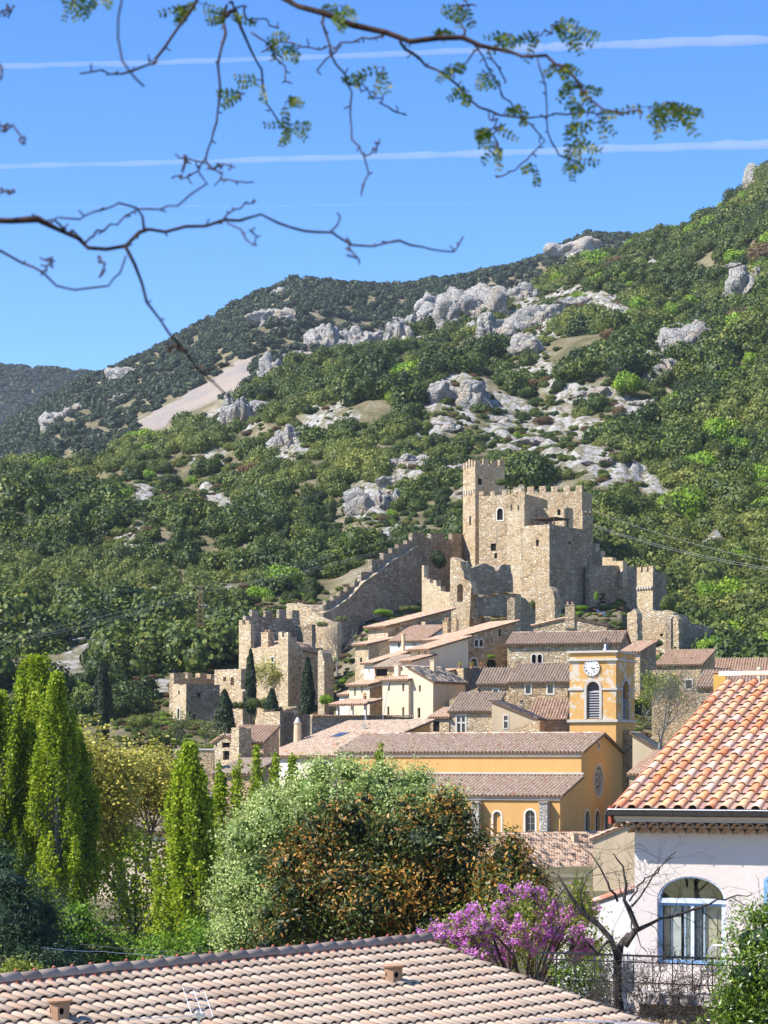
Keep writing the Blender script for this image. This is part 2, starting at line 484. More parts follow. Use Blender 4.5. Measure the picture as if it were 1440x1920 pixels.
# ------------------------------------------------------------------ terrain
XS_N = [-400, 0, 180, 250, 330, 430, 500, 580, 700, 800, 900, 1000, 1100, 1200, 1250, 1300, 1350, 1400, 1440, 1900]
YS_N = [890, 878, 872, 826, 818, 775, 722, 682, 655, 622, 583, 555, 488, 450, 445, 424, 390, 366, 318, 140]
XS_C = [-400, 0, 250, 500, 900, 1100, 1440, 1900]
YC_N = [520, 530, 540, 600, 700, 760, 820, 860]
XS_B = [-400, 0, 80, 160, 200, 300, 400, 450, 550, 640, 750, 850, 950, 1030, 1065, 1100, 1200, 1900]
YS_B = [860, 805, 757, 712, 700, 652, 598, 566, 526, 531, 537, 523, 505, 478, 452, 442, 446, 500]
def gz(X, Y):
    """ground height at plan position (arrays)"""
    X = np.asarray(X, float); Y = np.asarray(Y, float)
    px = 720 + F * X / np.maximum(Y, 30.0)
    # village shelf
    base = np.interp(Y, [0, 150, 190, 215, 235, 262, 318, 345], [-9, -9, -9, -7.5, 2.5, 8.5, 20.5, 27])
    left = np.interp(Y, [0, 150, 200, 240, 268, 290, 345], [-9, -9, -7, 1, 5, 11, 24])
    right = np.interp(Y, [0, 150, 190, 215, 235, 262, 304, 345], [-9, -9, -9, -7.5, 2.5, 7, 11.5, 24])
    wr_ = np.clip((px - 1165) / 40.0, 0, 1)
    base = base * (1 - wr_) + right * wr_
    wl_ = np.clip((690 - px) / 70.0, 0, 1)
    base = base * (1 - wl_) + left * wl_
    z345 = 27 - 3 * np.maximum(wl_, wr_)
    yc = np.interp(px, XS_C, YC_N)
    zc = (HOR - np.interp(px, XS_N, YS_N)) / F * yc
    s = np.clip((Y - 345) / (yc - 345), 0, 1)
    hill = z345 + (zc - z345) * (0.86 * s + 0.14 * np.sin(s * math.pi / 2))
    hill = hill + np.sin(s * math.pi) * 1.0 * fbm(np.stack([X / 38, Y / 30, X * 0], 1).reshape(-1, 3), 3).reshape(X.shape) * 5.0
    yb = 1320.0
    zb = (HOR - np.interp(px, XS_B, YS_B)) / F * yb
    va = yc + 130.0
    vz = zc - 28.0
    d1 = np.clip((Y - yc) / 130.0, 0, 1)
    ground = np.where(Y < 345, base, hill)
    ground = np.where(Y > yc, zc + (vz - zc) * (1 - np.cos(d1 * math.pi)) / 2, ground)
    s2 = np.clip((Y - va) / (yb - va), 0, 1)
    back = vz + (zb - vz) * (0.8 * s2 + 0.2 * np.sin(s2 * math.pi / 2)) + np.sin(s2 * math.pi) * 9 * fbm(np.stack([X / 70, Y / 60, X * 0 + 5], 1).reshape(-1, 3), 3).reshape(X.shape)
    ground = np.where(Y > va, back, ground)
    # behind the back ridge the land falls, then a last far ridge
    far_crest = (HOR - np.interp(px, [-400, 0, 80, 170, 300, 700, 1900], [688, 690, 693, 704, 730, 900, 900])) / F * 3000
    s3 = np.clip((Y - yb) / 500, 0, 1)
    ground = np.where(Y > yb, zb + (zb * .55 - zb) * s3, ground)
    s4 = np.clip((Y - 1900) / 1100, 0, 1)
    ground = np.where(Y > 1900, zb * .55 + (far_crest - zb * .55) * (s4 * .7 + .3 * np.sin(s4 * math.pi / 2)), ground)
    s5 = np.clip((Y - 3000) / 3000, 0, 1)
    ground = np.where(Y > 3000, far_crest * (1 - s5) + 20 * s5, ground)
    return ground

def gz1(X, Y):
    return float(gz(np.array([X]), np.array([Y]))[0])

def hit(px, py, y0=345.0, y1=1350.0):
    """first point of the ground seen along a line of sight"""
    t, w = ray(px, py)
    Y = np.arange(y0, y1, 2.0)
    z = gz(Y * t, Y)
    k = np.nonzero(z >= w * Y)[0]
    Yh = Y[k[0]] if len(k) else y1 - 20
    return Vector((t * Yh, Yh, gz1(t * Yh, Yh)))

# bare limestone and scree: (cx, cy, rx, ry, angle) as seen, spread over the ground they lie on
BARE = [(1040, 790, 95, 34, 12), (960, 765, 70, 26, 20), (1070, 735, 62, 26, 5), (880, 905, 60, 30, -20), (770, 885, 52, 26, -25), (985, 835, 120, 22, 8),
        (1110, 885, 105, 20, 14), (1215, 905, 55, 18, 30), (1290, 960, 60, 10, 20), (1185, 765, 55, 22, 30), (1240, 492, 90, 7, 8), (1110, 565, 70, 20, 18),
        (1000, 600, 60, 40, -10), (985, 655, 45, 30, 0), (1270, 640, 50, 28, 35), (860, 735, 62, 34, -15), (835, 800, 50, 18, -25), (268, 955, 60, 30, -62), (240, 1012, 40, 24, -40), (1020, 700, 60, 22, 10), (1150, 740, 50, 18, 20), (300, 1120, 40, 14, 10), (640, 790, 40, 14, -20),
        (410, 950, 50, 30, 40), (590, 790, 60, 26, -35), (545, 830, 30, 34, 50), (470, 1042, 18, 10, 0), (385, 857, 46, 9, -10), (420, 880, 36, 10, 30),
        (185, 1215, 90, 18, -8), (285, 1285, 60, 14, 0), (430, 1110, 40, 14, 10), (375, 1165, 30, 20, 30), (440, 790, 60, 20, 0), (690, 945, 40, 40, 0), (740, 1000, 50, 16, -10),
        (700, 640, 130, 14, 0), (1330, 395, 24, 6, -10), (1430, 385, 20, 7, 0), (1390, 520, 50, 14, 20), (1075, 470, 48, 16, -5), (600, 780, 30, 12, 0), (200, 885, 14, 9, 30),
        (960, 925, 70, 16, 0), (1060, 850, 90, 18, 0), (120, 1250, 50, 12, 0), (340, 1180, 26, 14, 40), (1310, 1010, 40, 8, 10), (760, 700, 30, 10, 0)]
SCREE = [(250, 797), (300, 768), (345, 741), (400, 712), (440, 680), (476, 662), (476, 700), (450, 738), (420, 742), (360, 770), (330, 790), (275, 815)]
def in_poly(px, py, poly):
    r = np.zeros(px.shape, bool); n = len(poly)
    for i in range(n):
        x0, y0 = poly[i]; x1, y1 = poly[(i + 1) % n]
        c = ((y0 > py) != (y1 > py)) & (px < (x1 - x0) * (py - y0) / (y1 - y0 + 1e-9) + x0)
        r ^= c
    return r
def bare_at(X, Y, Z):
    px = 720 + F * X / Y; py = HOR - F * Z / Y
    n = fbm(np.stack([X / 9, Y / 9, Z / 9], 1), 3)
    b = np.zeros(len(X))
    for cx, cy, rx, ry, an in BARE:
        c, s = math.cos(R(an)), math.sin(R(an))
        dx, dy = px - cx, py - cy
        u = (dx * c + dy * s) / rx; v = (-dx * s + dy * c) / ry
        b = np.maximum(b, np.clip(1.3 - np.sqrt(u * u + v * v) + n * .55, 0, 1))
    b = np.where((Y < 345) & (px > 560), 0, b)
    sc = in_poly(px + n * 3, py + n * 3, SCREE) & (Y > 700)
    return b, sc.astype(float)

def build_terrain():
    ts = np.linspace(-.215, .205, 520)
    Ys = np.concatenate([np.linspace(12, 190, 30), np.linspace(193, 345, 60), np.linspace(347.5, 900, 230), np.linspace(903, 1330, 120), np.linspace(1340, 3000, 50), np.linspace(3100, 12000, 12)])
    T, YY = np.meshgrid(ts, Ys)
    wide = np.clip((T - 0) * 1.0, -9, 9)
    # widen the sheet well past the frame at both sides
    edge = np.where(np.abs(T) > .19, np.sign(T) * (np.abs(T) - .19) * 60, 0)
    X = (T + edge) * np.maximum(YY, 40.0)
    Z = gz(X.ravel(), YY.ravel()).reshape(X.shape)
    b, sc = bare_at(X.ravel(), YY.ravel(), Z.ravel())
    P = np.stack([X.ravel(), YY.ravel(), Z.ravel()], 1)
    led = np.abs(fbm(P * np.array([.16, .16, .5]), 4))
    P[:, 2] += np.where(YY.ravel() > 300, b * (1 - sc) * (led * 2.4 - .3), 0)
    nx, ny = len(ts), len(Ys)
    i = np.arange(nx * ny).reshape(ny, nx)
    Q = np.stack([i[:-1, :-1], i[:-1, 1:], i[1:, 1:], i[1:, :-1]], -1).reshape(-1, 4)
    t = NT('hill_ground', .97, .08)
    ba = t.attr('bare'); sca = t.attr('scree')
    n1 = t.noise(.12, 5, .65); n2 = t.noise(1.3, 6, .75); n3 = t.noise(.5, 5, .7)
    soil = t.ramp(n1, [(.3, (.10, .095, .045)), (.5, (.19, .165, .09)), (.7, (.33, .28, .20))])
    rock = t.ramp(n2, [(.3, (.20, .19, .175)), (.46, (.40, .38, .35)), (.7, (.58, .555, .52))])
    rock = t.mix(t.ramp(n3, [(.46, 0.0), (.56, .85)]), rock, (.17, .15, .07))
    c = t.mix(t.ramp(t.math('ADD', ba, t.math('MULTIPLY', t.math('SUBTRACT', n3, .5), .5)), [(.25, 0.0), (.42, 1.0)]), soil, rock)
    scr = t.ramp(t.noise(2.8, 6, .8), [(.35, (.13, .11, .095)), (.62, (.42, .37, .33))])
    scr = t.mix(t.ramp(t.noise(.05, 3, .5), [(.45, 0.0), (.6, .4)]), scr, (.44, .33, .24))
    c = t.mix(sca, c, scr)
    t.col(c).bump(t.math('ADD', n2, n3), .9, .8)
    me = np_mesh('hillside', P, Q, t.m, smooth=True)
    for nm, arr in (('bare', b * (1 - sc)), ('scree', sc)):
        a = me.attributes.new(nm, 'FLOAT', 'POINT'); a.data.foreach_set('value', arr.astype(np.float32))
    o = bpy.data.objects.new('hillside', me); link(o); o['kind'] = 'structure'
    return o
build_terrain()

# ------------------------------------------------------------------ rocks
def ico(sub):
    import bmesh
    bm = bmesh.new(); bmesh.ops.create_icosphere(bm, subdivisions=sub, radius=1.0)
    V = np.array([v.co[:] for v in bm.verts]); T = np.array([[v.index for v in f.verts] for f in bm.faces]); bm.free()
    return V, T
ICO4 = ico(4); ICO3 = ico(3); ICO2 = ico(2)
def rock_mesh(seed, w, h, n=5):
    """a crag: several upright faceted blocks leaning together, cut by vertical clefts and ledges"""
    r = np.random.RandomState(seed)
    Vs = []; Ts = []; b = 0
    for k in range(n + 3):
        V, T = (ICO4 if k < 4 else ICO3)
        # planes cut from a ball give flat faces and hard edges
        P = V.copy()
        for _ in range(9):
            nrm = r.normal(size=3); nrm[2] *= .45; nrm /= np.linalg.norm(nrm); lim = r.uniform(.42, .8)
            dd = P @ nrm; P = P - np.maximum(dd - lim, 0)[:, None] * nrm[None]
        sx = w * r.uniform(.24, .42); sz = h * r.uniform(.27, .46)
        o = np.array([r.uniform(-.5, .5) * w * .8, r.uniform(-.2, .3) * w * .6, r.uniform(-.3, .05) * h])
        P = P * np.array([sx, sx * r.uniform(.7, 1.1), sz]) * 1.35 + o
        q = P * (4.2 / max(w, h)) + seed * 3.1
        d = .10 * fbm(q * 1.5, 4) - .20 * np.exp(-np.abs(vnoise(q * np.array([2.2, 2.2, .5]))) * 9) - .10 * np.exp(-np.abs(vnoise(q * np.array([.6, .6, 3.0]) + 9)) * 9)
        P = P + V * (d * (sx + sz) * .8)[:, None]
        Vs.append(P); Ts.append(T + b); b += len(V)
    return np_mesh('rock', np.concatenate(Vs), None, MATS['limestone'], Qt=np.concatenate(Ts))
ROCKS = [(812, 592, 40, 40, 'low buttress at the far left of the crag band above the castle'), (858, 606, 50, 34, 'sloping foot of the broad cliff above the castle'), (895, 618, 36, 30, 'stub of rock between the broad cliff and the square tower rock'),
         (1040, 590, 50, 34, 'right hand shoulder of the sloping pale crag'), (1100, 566, 70, 20, 'long low ledge right of the grey knob'), (960, 640, 40, 26, 'small block left of the low white outcrop'), (1265, 622, 40, 26, 'upper lip of the folded crag'),
         (640, 650, 40, 22, 'broken ledge between the pinnacle and the middle rock'), (780, 605, 26, 30, 'small block right of the pillar rock'), (1110, 745, 50, 20, 'low ledge on the upper bare slope'), (930, 790, 46, 18, 'cracked ledge in the middle of the bare slope'),
         (1010, 830, 60, 16, 'long cracked ledge low on the bare slope'), (870, 880, 50, 18, 'ledge on the bare slope left of the keep top'), (1130, 870, 46, 14, 'ledge on the bare slope right of the keep'), (1215, 760, 40, 16, 'ledge under the pale slanting crag'), (560, 815, 30, 26, 'small spur right of the cave rocks'), (740, 905, 40, 24, 'pale ledge left of the keep'), (1395, 500, 50, 18, 'ledge above the streaked cliff'),(832, 582, 66, 58, 'pale lump at the left end of the crag band above the castle'),
         (880, 588, 84, 80, 'broad pale cliff in the middle of the crag band above the castle'),
         (908, 556, 46, 44, 'rounded limestone knob crowning the big cliff above the castle'),
         (932, 622, 42, 58, 'square grey rock tower right of the broad cliff'),
         (980, 556, 48, 40, 'separate grey knob right of the crag band'),
         (1010, 602, 84, 56, 'sloping pale crag below the grey knob'), (986, 656, 56, 46, 'low white outcrop under the sloping pale crag'),
         (598, 640, 50, 66, 'upright white pinnacle, leftmost of three along the mid slope'), (664, 632, 48, 46, 'middle white rock of three along the mid slope'),
         (748, 628, 38, 66, 'upright grey pillar rock, rightmost of three along the mid slope'), (560, 668, 46, 18, 'thin white ledge left of the white pinnacle'),
         (716, 632, 30, 22, 'small white rock between the middle rock and the pillar'), (700, 655, 60, 14, 'low ledge between the three mid slope rocks'),
         (1290, 640, 76, 66, 'folded pale crag high on the right slope'), (1240, 702, 78, 60, 'pale slanting crag below the folded crag'),
         (1180, 668, 60, 20, 'thin slanting ledge above the bright green tree'),
         (848, 746, 92, 62, 'wide white outcrop left of the upper bare slope'), (820, 800, 60, 22, 'low ledge under the wide white outcrop'), (505, 702, 36, 66, 'tall white rock at the top of the scree'),
         (512, 596, 62, 32, 'pale rock high on the left ridge'), (526, 550, 24, 24, 'small rock near the left ridge top'), (446, 560, 34, 20, 'small rock on the left skyline'),
         (448, 780, 40, 76, 'leaning rock pillar beside the cave'), (500, 768, 50, 30, 'rock arch over the dark cave'), (530, 832, 44, 56, 'rock spur below the cave'), (490, 770, 70, 30, 'rock roof above the cave'),
         (690, 948, 66, 62, 'white outcrop in the trees left of the keep'), (735, 940, 30, 34, 'small outcrop next to the white outcrop in the trees'), (1075, 464, 84, 40, 'white cliff on the upper right ridge'),
         (1160, 455, 30, 14, 'small ledge on the upper ridge'), (1248, 438, 30, 24, 'small pale rock on the upper ridge line'), (1332, 388, 66, 36, 'slanting crag on the right skyline'), (1424, 330, 46, 60, 'crag at the top right corner of the ridge'),
         (1412, 540, 60, 62, 'dark streaked cliff at the right edge'), (1370, 560, 30, 28, 'small rock left of the streaked cliff'),
         (104, 788, 50, 32, 'pale outcrop on the far left slope'), (136, 768, 34, 26, 'upper part of the outcrop on the far left slope'), (238, 702, 56, 26, 'small outcrop on the far left ridge'), (240, 745, 40, 16, 'little ledge left of the scree'),
         (368, 1160, 56, 52, 'white rock near the pylon foot'), (400, 1176, 40, 20, 'low white rock right of the pylon foot'), (755, 872, 46, 26, 'slanting ledge above the left of the keep'), (760, 1002, 70, 16, 'pale ledge above the curtain wall'),
         (290, 1280, 50, 22, 'low pale rock above the cypress'), (150, 1205, 60, 20, 'low rock in the scrub on the left slope'), (350, 1240, 60, 18, 'pale rock behind the left tower')]
for i, (cx, cy, w, h, lab) in enumerate(ROCKS):
    p = hit(cx, cy + h * .25, 290 if cy > 1000 else 345)
    sc = p.y / F
    kf = 1.2 if cy > 520 else .92
    me = rock_mesh(i + 3, w * sc * kf, h * sc * kf, 4 if w < 40 else 7)
    o = bpy.data.objects.new('rock_outcrop', me); link(o)
    o.location = (p.x, p.y + w * sc * .15, p.z + h * sc * .22)
    tag(o, 'limestone rock, ' + lab, 'rock')
# the cave mouth: a dark hollow under the arch
mb = MB()

# ------------------------------------------------------------------ woodland
def quad_cloud(C, size, r, normals=None, spread=1.0, aspect=1.0):
    """C (n,3) leaf centres -> quads"""
    n = len(C)
    d = r.normal(size=(n, 3))
    if normals is not None: d = normals + d * spread
    d /= np.linalg.norm(d, axis=1)[:, None] + 1e-9
    a = np.cross(d, r.normal(size=(n, 3))); a /= np.linalg.norm(a, axis=1)[:, None] + 1e-9
    b = np.cross(d, a)
    s = (size * r.uniform(.6, 1.3, n))[:, None] if np.isscalar(size) else (size * r.uniform(.7, 1.2, n))[:, None]
    k = aspect
    V = np.stack([C - a * s, C - b * s * k + d * s * .15, C + a * s, C + b * s * k + d * s * .15], 1).reshape(-1, 3)
    Q = np.arange(4 * n).reshape(n, 4)
    return V, Q
def bush_mesh(name, seed, mat, n=3000, lumps=11, flat=.8, leaf=.050, core=.72, opened=0.0):
    r = np.random.RandomState(seed)
    c = r.normal(size=(lumps, 3)); c /= np.linalg.norm(c, axis=1)[:, None]
    c *= r.uniform(.3, .68, lumps)[:, None]; c[:, 2] = np.abs(c[:, 2]) * flat
    rad = r.uniform(.30, .52, lumps)
    k = r.randint(0, lumps, n)
    d = r.normal(size=(n, 3)); d[:, 2] = d[:, 2] * .8 + .25; d /= np.linalg.norm(d, axis=1)[:, None]
    C = c[k] + d * (rad[k] * r.uniform(.82, 1.12 + opened, n))[:, None]
    C[:, 2] = C[:, 2] + .25
    V, Q = quad_cloud(C, leaf, r, d, .42)
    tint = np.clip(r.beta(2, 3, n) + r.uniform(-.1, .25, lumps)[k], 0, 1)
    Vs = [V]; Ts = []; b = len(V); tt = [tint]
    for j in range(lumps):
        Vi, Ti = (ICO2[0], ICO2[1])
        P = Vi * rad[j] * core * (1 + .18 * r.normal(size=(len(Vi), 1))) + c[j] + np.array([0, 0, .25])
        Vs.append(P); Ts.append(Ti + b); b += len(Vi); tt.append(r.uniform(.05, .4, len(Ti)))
    tt = [tt[0]] + tt[1:]
    return np_mesh(name, np.concatenate(Vs), Q, mat, tint=np.concatenate(tt), Qt=np.concatenate(Ts))
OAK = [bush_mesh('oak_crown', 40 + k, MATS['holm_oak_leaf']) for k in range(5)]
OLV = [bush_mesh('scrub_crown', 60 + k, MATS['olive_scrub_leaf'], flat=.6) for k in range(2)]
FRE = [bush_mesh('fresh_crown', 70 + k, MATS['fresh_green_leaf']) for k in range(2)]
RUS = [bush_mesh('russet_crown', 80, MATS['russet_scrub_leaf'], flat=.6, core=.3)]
FAR = [bush_mesh('far_crown', 90 + k, MATS['far_wood_leaf'], n=300, lumps=7, leaf=.13) for k in range(3)]

def sample_trees():
    out = []
    r = np.random.RandomState(5)
    # one candidate per cell of a jittered grid laid over the real ground
    def cand(y0, y1, step, tmin=-.2, tmax=.2):
        pts = []
        Y = y0
        while Y < y1:
            n = int((tmax - tmin) * Y / step)
            xs = np.linspace(tmin * Y, tmax * Y, n) + r.uniform(-.5, .5, n) * step
            ys = Y + r.uniform(-.5, .5, n) * step
            pts.append(np.stack([xs, ys], 1)); Y += step * .9
        return np.concatenate(pts)
    A = cand(256, 900, 3.7); B = cand(905, 1345, 6.5); C = cand(2300, 3050, 13, -.2, -.05)
    return A, B, C, r
A, B, C_, rs = sample_trees()
def keep(Pxy):
    z = gz(Pxy[:, 0], Pxy[:, 1])
    b, sc = bare_at(Pxy[:, 0], Pxy[:, 1], z)
    px = 720 + F * Pxy[:, 0] / Pxy[:, 1]; py = HOR - F * z / Pxy[:, 1]
    Y = Pxy[:, 1]
    village = (px > 300) & (px < 600) & (Y < 292)
    village |= (px > 540) & (px < 1215) & (Y < 345)
    village |= (px >= 1215) & (Y < 266)
    village |= (px >= 1170) & (px < 1345) & (Y > 280) & (Y < 312)
    village |= (px > 600) & (px < 1130) & (Y < 356)
    village |= (px > 480) & (Y < 308) & (px < 1215)
    village |= (px <= 300) & (Y < 262)
    bare = (b > .34) & (rs.uniform(size=len(b)) > .2)
    openn = fbm(np.stack([Pxy[:, 0] / 16, Pxy[:, 1] / 22, z * 0 + 7], 1), 3)
    k = ~village & ~bare & (sc < .5) & (rs.uniform(size=len(b)) > .05) & ((openn > -.62) | (Y > 1000))
    return np.concatenate([Pxy[k], z[k][:, None]], 1), b[k], px[k], py[k]
PA, bA, pxA, pyA = keep(A)
r = rs
scaleA = (1.7 + 4.4 * r.uniform(size=len(PA)) ** 1.7) * np.where(bA > .12, .55, 1.0) * np.interp(pxA, [0, 300, 900, 1440], [1.0, 1.0, .85, 1.05])
scaleA *= np.clip(1 + .35 * fbm(np.stack([PA[:, 0] / 30, PA[:, 1] / 30, PA[:, 2] * 0], 1), 2), .6, 1.5)
kindn = fbm(np.stack([PA[:, 0] / 45, PA[:, 1] / 45, PA[:, 2] * 0 + 3], 1), 3) + r.normal(size=len(PA)) * .28
lo = (pyA > 1000).astype(float) * .12 + (pxA > 1250) * .08
k_idx = np.zeros(len(PA), int) + r.randint(0, 5, len(PA))
k_idx = np.where(kindn + lo > .28, 5 + r.randint(0, 2, len(PA)), k_idx)
k_idx = np.where(r.uniform(size=len(PA)) < np.interp(pxA, [0, 900, 1440], [.02, .022, .075]), 7 + r.randint(0, 2, len(PA)), k_idx)
k_idx = np.where((r.uniform(size=len(PA)) < .006), 9, k_idx)
MESHES = OAK + OLV + FRE + RUS
vis = scaleA / PA[:, 1] * ((pxA > -30) & (pxA < 1470) & (pyA > 250))
order = np.argsort(-vis)
first = order[:285]
first_set = np.zeros(len(PA), bool); first_set[first] = True
KINDS = {0: ('holm_oak', 'dark green holm oak', 'tree', 'holm oaks on the near slope'),
         5: ('olive_scrub_tree', 'olive green scrub tree', 'tree', 'olive green scrub trees on the slope'),
         7: ('fresh_leaved_tree', 'small fresh green tree', 'tree', 'fresh green trees on the slope'),
         9: ('russet_bush', 'russet brown bush', 'bush', 'russet bushes on the slope')}
LMK = [(150, 900, 'low on the far left slope'), (60, 1080, 'at the left edge below the ridge'), (340, 800, 'below the pale scree'), (250, 1000, 'beside the pale rubble patch left of the cave slope'), (480, 860, 'below the cave arch'), (620, 720, 'among the three white pinnacles'),
       (420, 1040, 'above the pylon'), (250, 1180, 'on the lower slope left of the pylon'), (600, 1000, 'above the stepped curtain wall'), (800, 920, 'directly left of the keep'), (860, 680, 'under the broad cliff'), (1050, 700, 'around the upper bare rock slope'), (1000, 900, 'just above the castle hall'),
       (1200, 860, 'on the slope right above the castle'), (1250, 1020, 'between the castle and the right hand cables'), (1400, 900, 'in the dense wood at the right edge'), (1380, 1150, 'above the right hand village roofs'), (1300, 560, 'high on the right slope'), (1180, 1120, 'behind the gate tower'), (1400, 700, 'at the right edge under the ridge')]
def near_landmark(px, py):
    return min(LMK, key=lambda q: (q[0] - px) ** 2 + (q[1] - py) ** 2)[2]
for i in first:
    k = k_idx[i]; kk = 0 if k < 5 else (5 if k < 7 else (7 if k < 9 else 9))
    nm, lab, cat, grp = KINDS[kk]
    o = bpy.data.objects.new(nm, MESHES[k]); link(o)
    s = scaleA[i]
    o.location = (PA[i, 0], PA[i, 1], PA[i, 2] - .35 * s)
    o.scale = (s, s, s * r.uniform(.85, 1.25)); o.rotation_euler = (0, 0, r.uniform(0, 6.28))
    place_ = near_landmark(pxA[i], pyA[i]); tag(o, lab + ' ' + place_, cat, grp + ' ' + place_)

def scatter(name, P, idx, scale, meshes, label, cat=None):
    """one countless mass of crowns: points carrying instances"""
    me = bpy.data.meshes.new(name + '_points')
    me.vertices.add(len(P)); me.vertices.foreach_set('co', P.astype(np.float32).ravel())
    a = me.attributes.new('pick', 'INT', 'POINT'); a.data.foreach_set('value', idx.astype(np.int32))
    a = me.attributes.new('size', 'FLOAT_VECTOR', 'POINT'); a.data.foreach_set('vector', scale.astype(np.float32).ravel())
    a = me.attributes.new('turn', 'FLOAT_VECTOR', 'POINT')
    tv = np.zeros((len(P), 3), np.float32); tv[:, 2] = NR.uniform(0, 6.28, len(P)); tv[:, 0] = NR.uniform(-.12, .12, len(P)); a.data.foreach_set('vector', tv.ravel())
    o = bpy.data.objects.new(name, me); link(o)
    tag(o, label, cat, kind='stuff')
    ng = bpy.data.node_groups.new(name, 'GeometryNodeTree')
    ng.interface.new_socket('Geometry', in_out='INPUT', socket_type='NodeSocketGeometry')
    ng.interface.new_socket('Geometry', in_out='OUTPUT', socket_type='NodeSocketGeometry')
    N = ng.nodes; L = ng.links
    gi = N.new('NodeGroupInput'); go = N.new('NodeGroupOutput')
    ip = N.new('GeometryNodeInstanceOnPoints'); jn = N.new('GeometryNodeJoinGeometry')
    srcs = []
    for m in meshes:
        src = bpy.data.objects.new('crown_source', m)     # data only, never linked to the scene
        oi = N.new('GeometryNodeObjectInfo'); oi.inputs['Object'].default_value = src; oi.inputs['As Instance'].default_value = True
        srcs.append(oi)
    for oi in reversed(srcs): L.new(oi.outputs['Geometry'], jn.inputs[0])
    def named(nm, typ):
        q = N.new('GeometryNodeInputNamedAttribute'); q.data_type = typ; q.inputs['Name'].default_value = nm; return q.outputs['Attribute']
    L.new(gi.outputs[0], ip.inputs['Points']); L.new(jn.outputs[0], ip.inputs['Instance'])
    ip.inputs['Pick Instance'].default_value = True
    L.new(named('pick', 'INT'), ip.inputs['Instance Index'])
    L.new(named('turn', 'FLOAT_VECTOR'), ip.inputs['Rotation'])
    L.new(named('size', 'FLOAT_VECTOR'), ip.inputs['Scale'])
    L.new(ip.outputs[0], go.inputs[0])
    md = o.modifiers.new('scatter', 'NODES'); md.node_group = ng
    return o
rest = ~first_set
sA = np.stack([scaleA, scaleA, scaleA * r.uniform(.85, 1.25, len(PA))], 1)
PA2 = PA.copy(); PA2[:, 2] -= .35 * scaleA
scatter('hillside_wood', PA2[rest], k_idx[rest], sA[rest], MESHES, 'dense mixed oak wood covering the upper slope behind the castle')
# small cushions of scrub in the rocky ground
D = np.stack([rs.uniform(-.2, .2, 15000), rs.uniform(350, 860, 15000)], 1); D[:, 0] *= D[:, 1]
zD = gz(D[:, 0], D[:, 1]); bD, scD = bare_at(D[:, 0], D[:, 1], zD)
kD = (bD > .02) & (scD < .5) & (rs.uniform(size=len(bD)) < .95 - .3 * bD)
PD = np.concatenate([D[kD], zD[kD][:, None]], 1)
sD = rs.uniform(.5, 1.5, len(PD)); PD[:, 2] += .0
scatter('rocky_scrub', PD, rs.choice([0, 1, 2, 5, 6, 5, 6, 9], len(PD)), np.stack([sD, sD, sD * .8], 1), MESHES, 'low cushions of scrub between the bare white rocks')
E = np.stack([rs.uniform(-.12, .19, 5200), rs.uniform(225, 350, 5200)], 1); E[:, 0] *= E[:, 1]
zE = gz(E[:, 0], E[:, 1]); PE = np.concatenate([E, zE[:, None]], 1); sE = rs.uniform(.25, .9, len(E))
scatter('slope_scrub', PE, rs.choice([0, 5, 6, 5, 6, 9, 7], len(E)), np.stack([sE, sE, sE * .7], 1), MESHES, 'low scrub and weeds on the open ground between the village walls')
PB, bB, pxB, pyB = keep(B)
sB = rs.uniform(3.0, 5.2, len(PB)) * np.where(bB > .15, .6, 1)
PB2 = PB.copy(); PB2[:, 2] -= .3 * sB
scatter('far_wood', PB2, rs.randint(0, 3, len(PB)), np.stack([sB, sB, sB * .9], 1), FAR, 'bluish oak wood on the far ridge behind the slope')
PC = np.concatenate([C_, gz(C_[:, 0], C_[:, 1])[:, None]], 1)
sC = rs.uniform(6, 10, len(PC))
scatter('distant_wood', PC, rs.randint(0, 3, len(PC)), np.stack([sC, sC, sC * .7], 1), FAR, 'hazy wooded ridge at the far left horizon')

FRESH = [(1172, 712, 62, 52, 'fresh_leaved_tree', 2, 'bright green tree standing alone below the slanting crag'), (1330, 1100, 70, 66, 'fresh_leaved_tree', 2, 'tall bright green tree above the ruined walls at the right'),
         (1325, 1155, 60, 50, 'fresh_leaved_tree', 2, 'bright green tree just below the taller one by the ruins'), (1384, 1040, 36, 30, 'fresh_leaved_tree', 2, 'small bright green tree under the cables at the right'),
         (1160, 1034, 26, 18, 'fresh_leaved_tree', 2, 'small bright green bush above the stepped wall'), (455, 1145, 34, 34, 'fresh_leaved_tree', 2, 'small bright green tree behind the crenellated house'),
         (160, 1282, 36, 34, 'fresh_leaved_tree', 2, 'round bright green tree left of the dark cypress'), (150, 1345, 84, 44, 'fresh_leaved_tree', 1, 'flat topped yellow green tree behind the tall poplars'),
         (1390, 1235, 44, 30, 'fresh_leaved_tree', 2, 'low bright green bush behind the right hand roofs'), (1340, 800, 80, 50, 'fresh_leaved_tree', 1, 'wide yellow green tree in the right hand wood'),
         (540, 1025, 50, 44, 'fresh_leaved_tree', 1, 'yellow green tree in the wood left of the curtain wall'), (1120, 505, 60, 30, 'fresh_leaved_tree', 1, 'fresh green tree on the upper right slope'),
         (1140, 625, 40, 24, 'russet_bush', 9, 'rust coloured bush beside the sloping pale crag'), (1020, 785, 44, 24, 'russet_bush', 9, 'tan bush on the bare slope above the keep')]
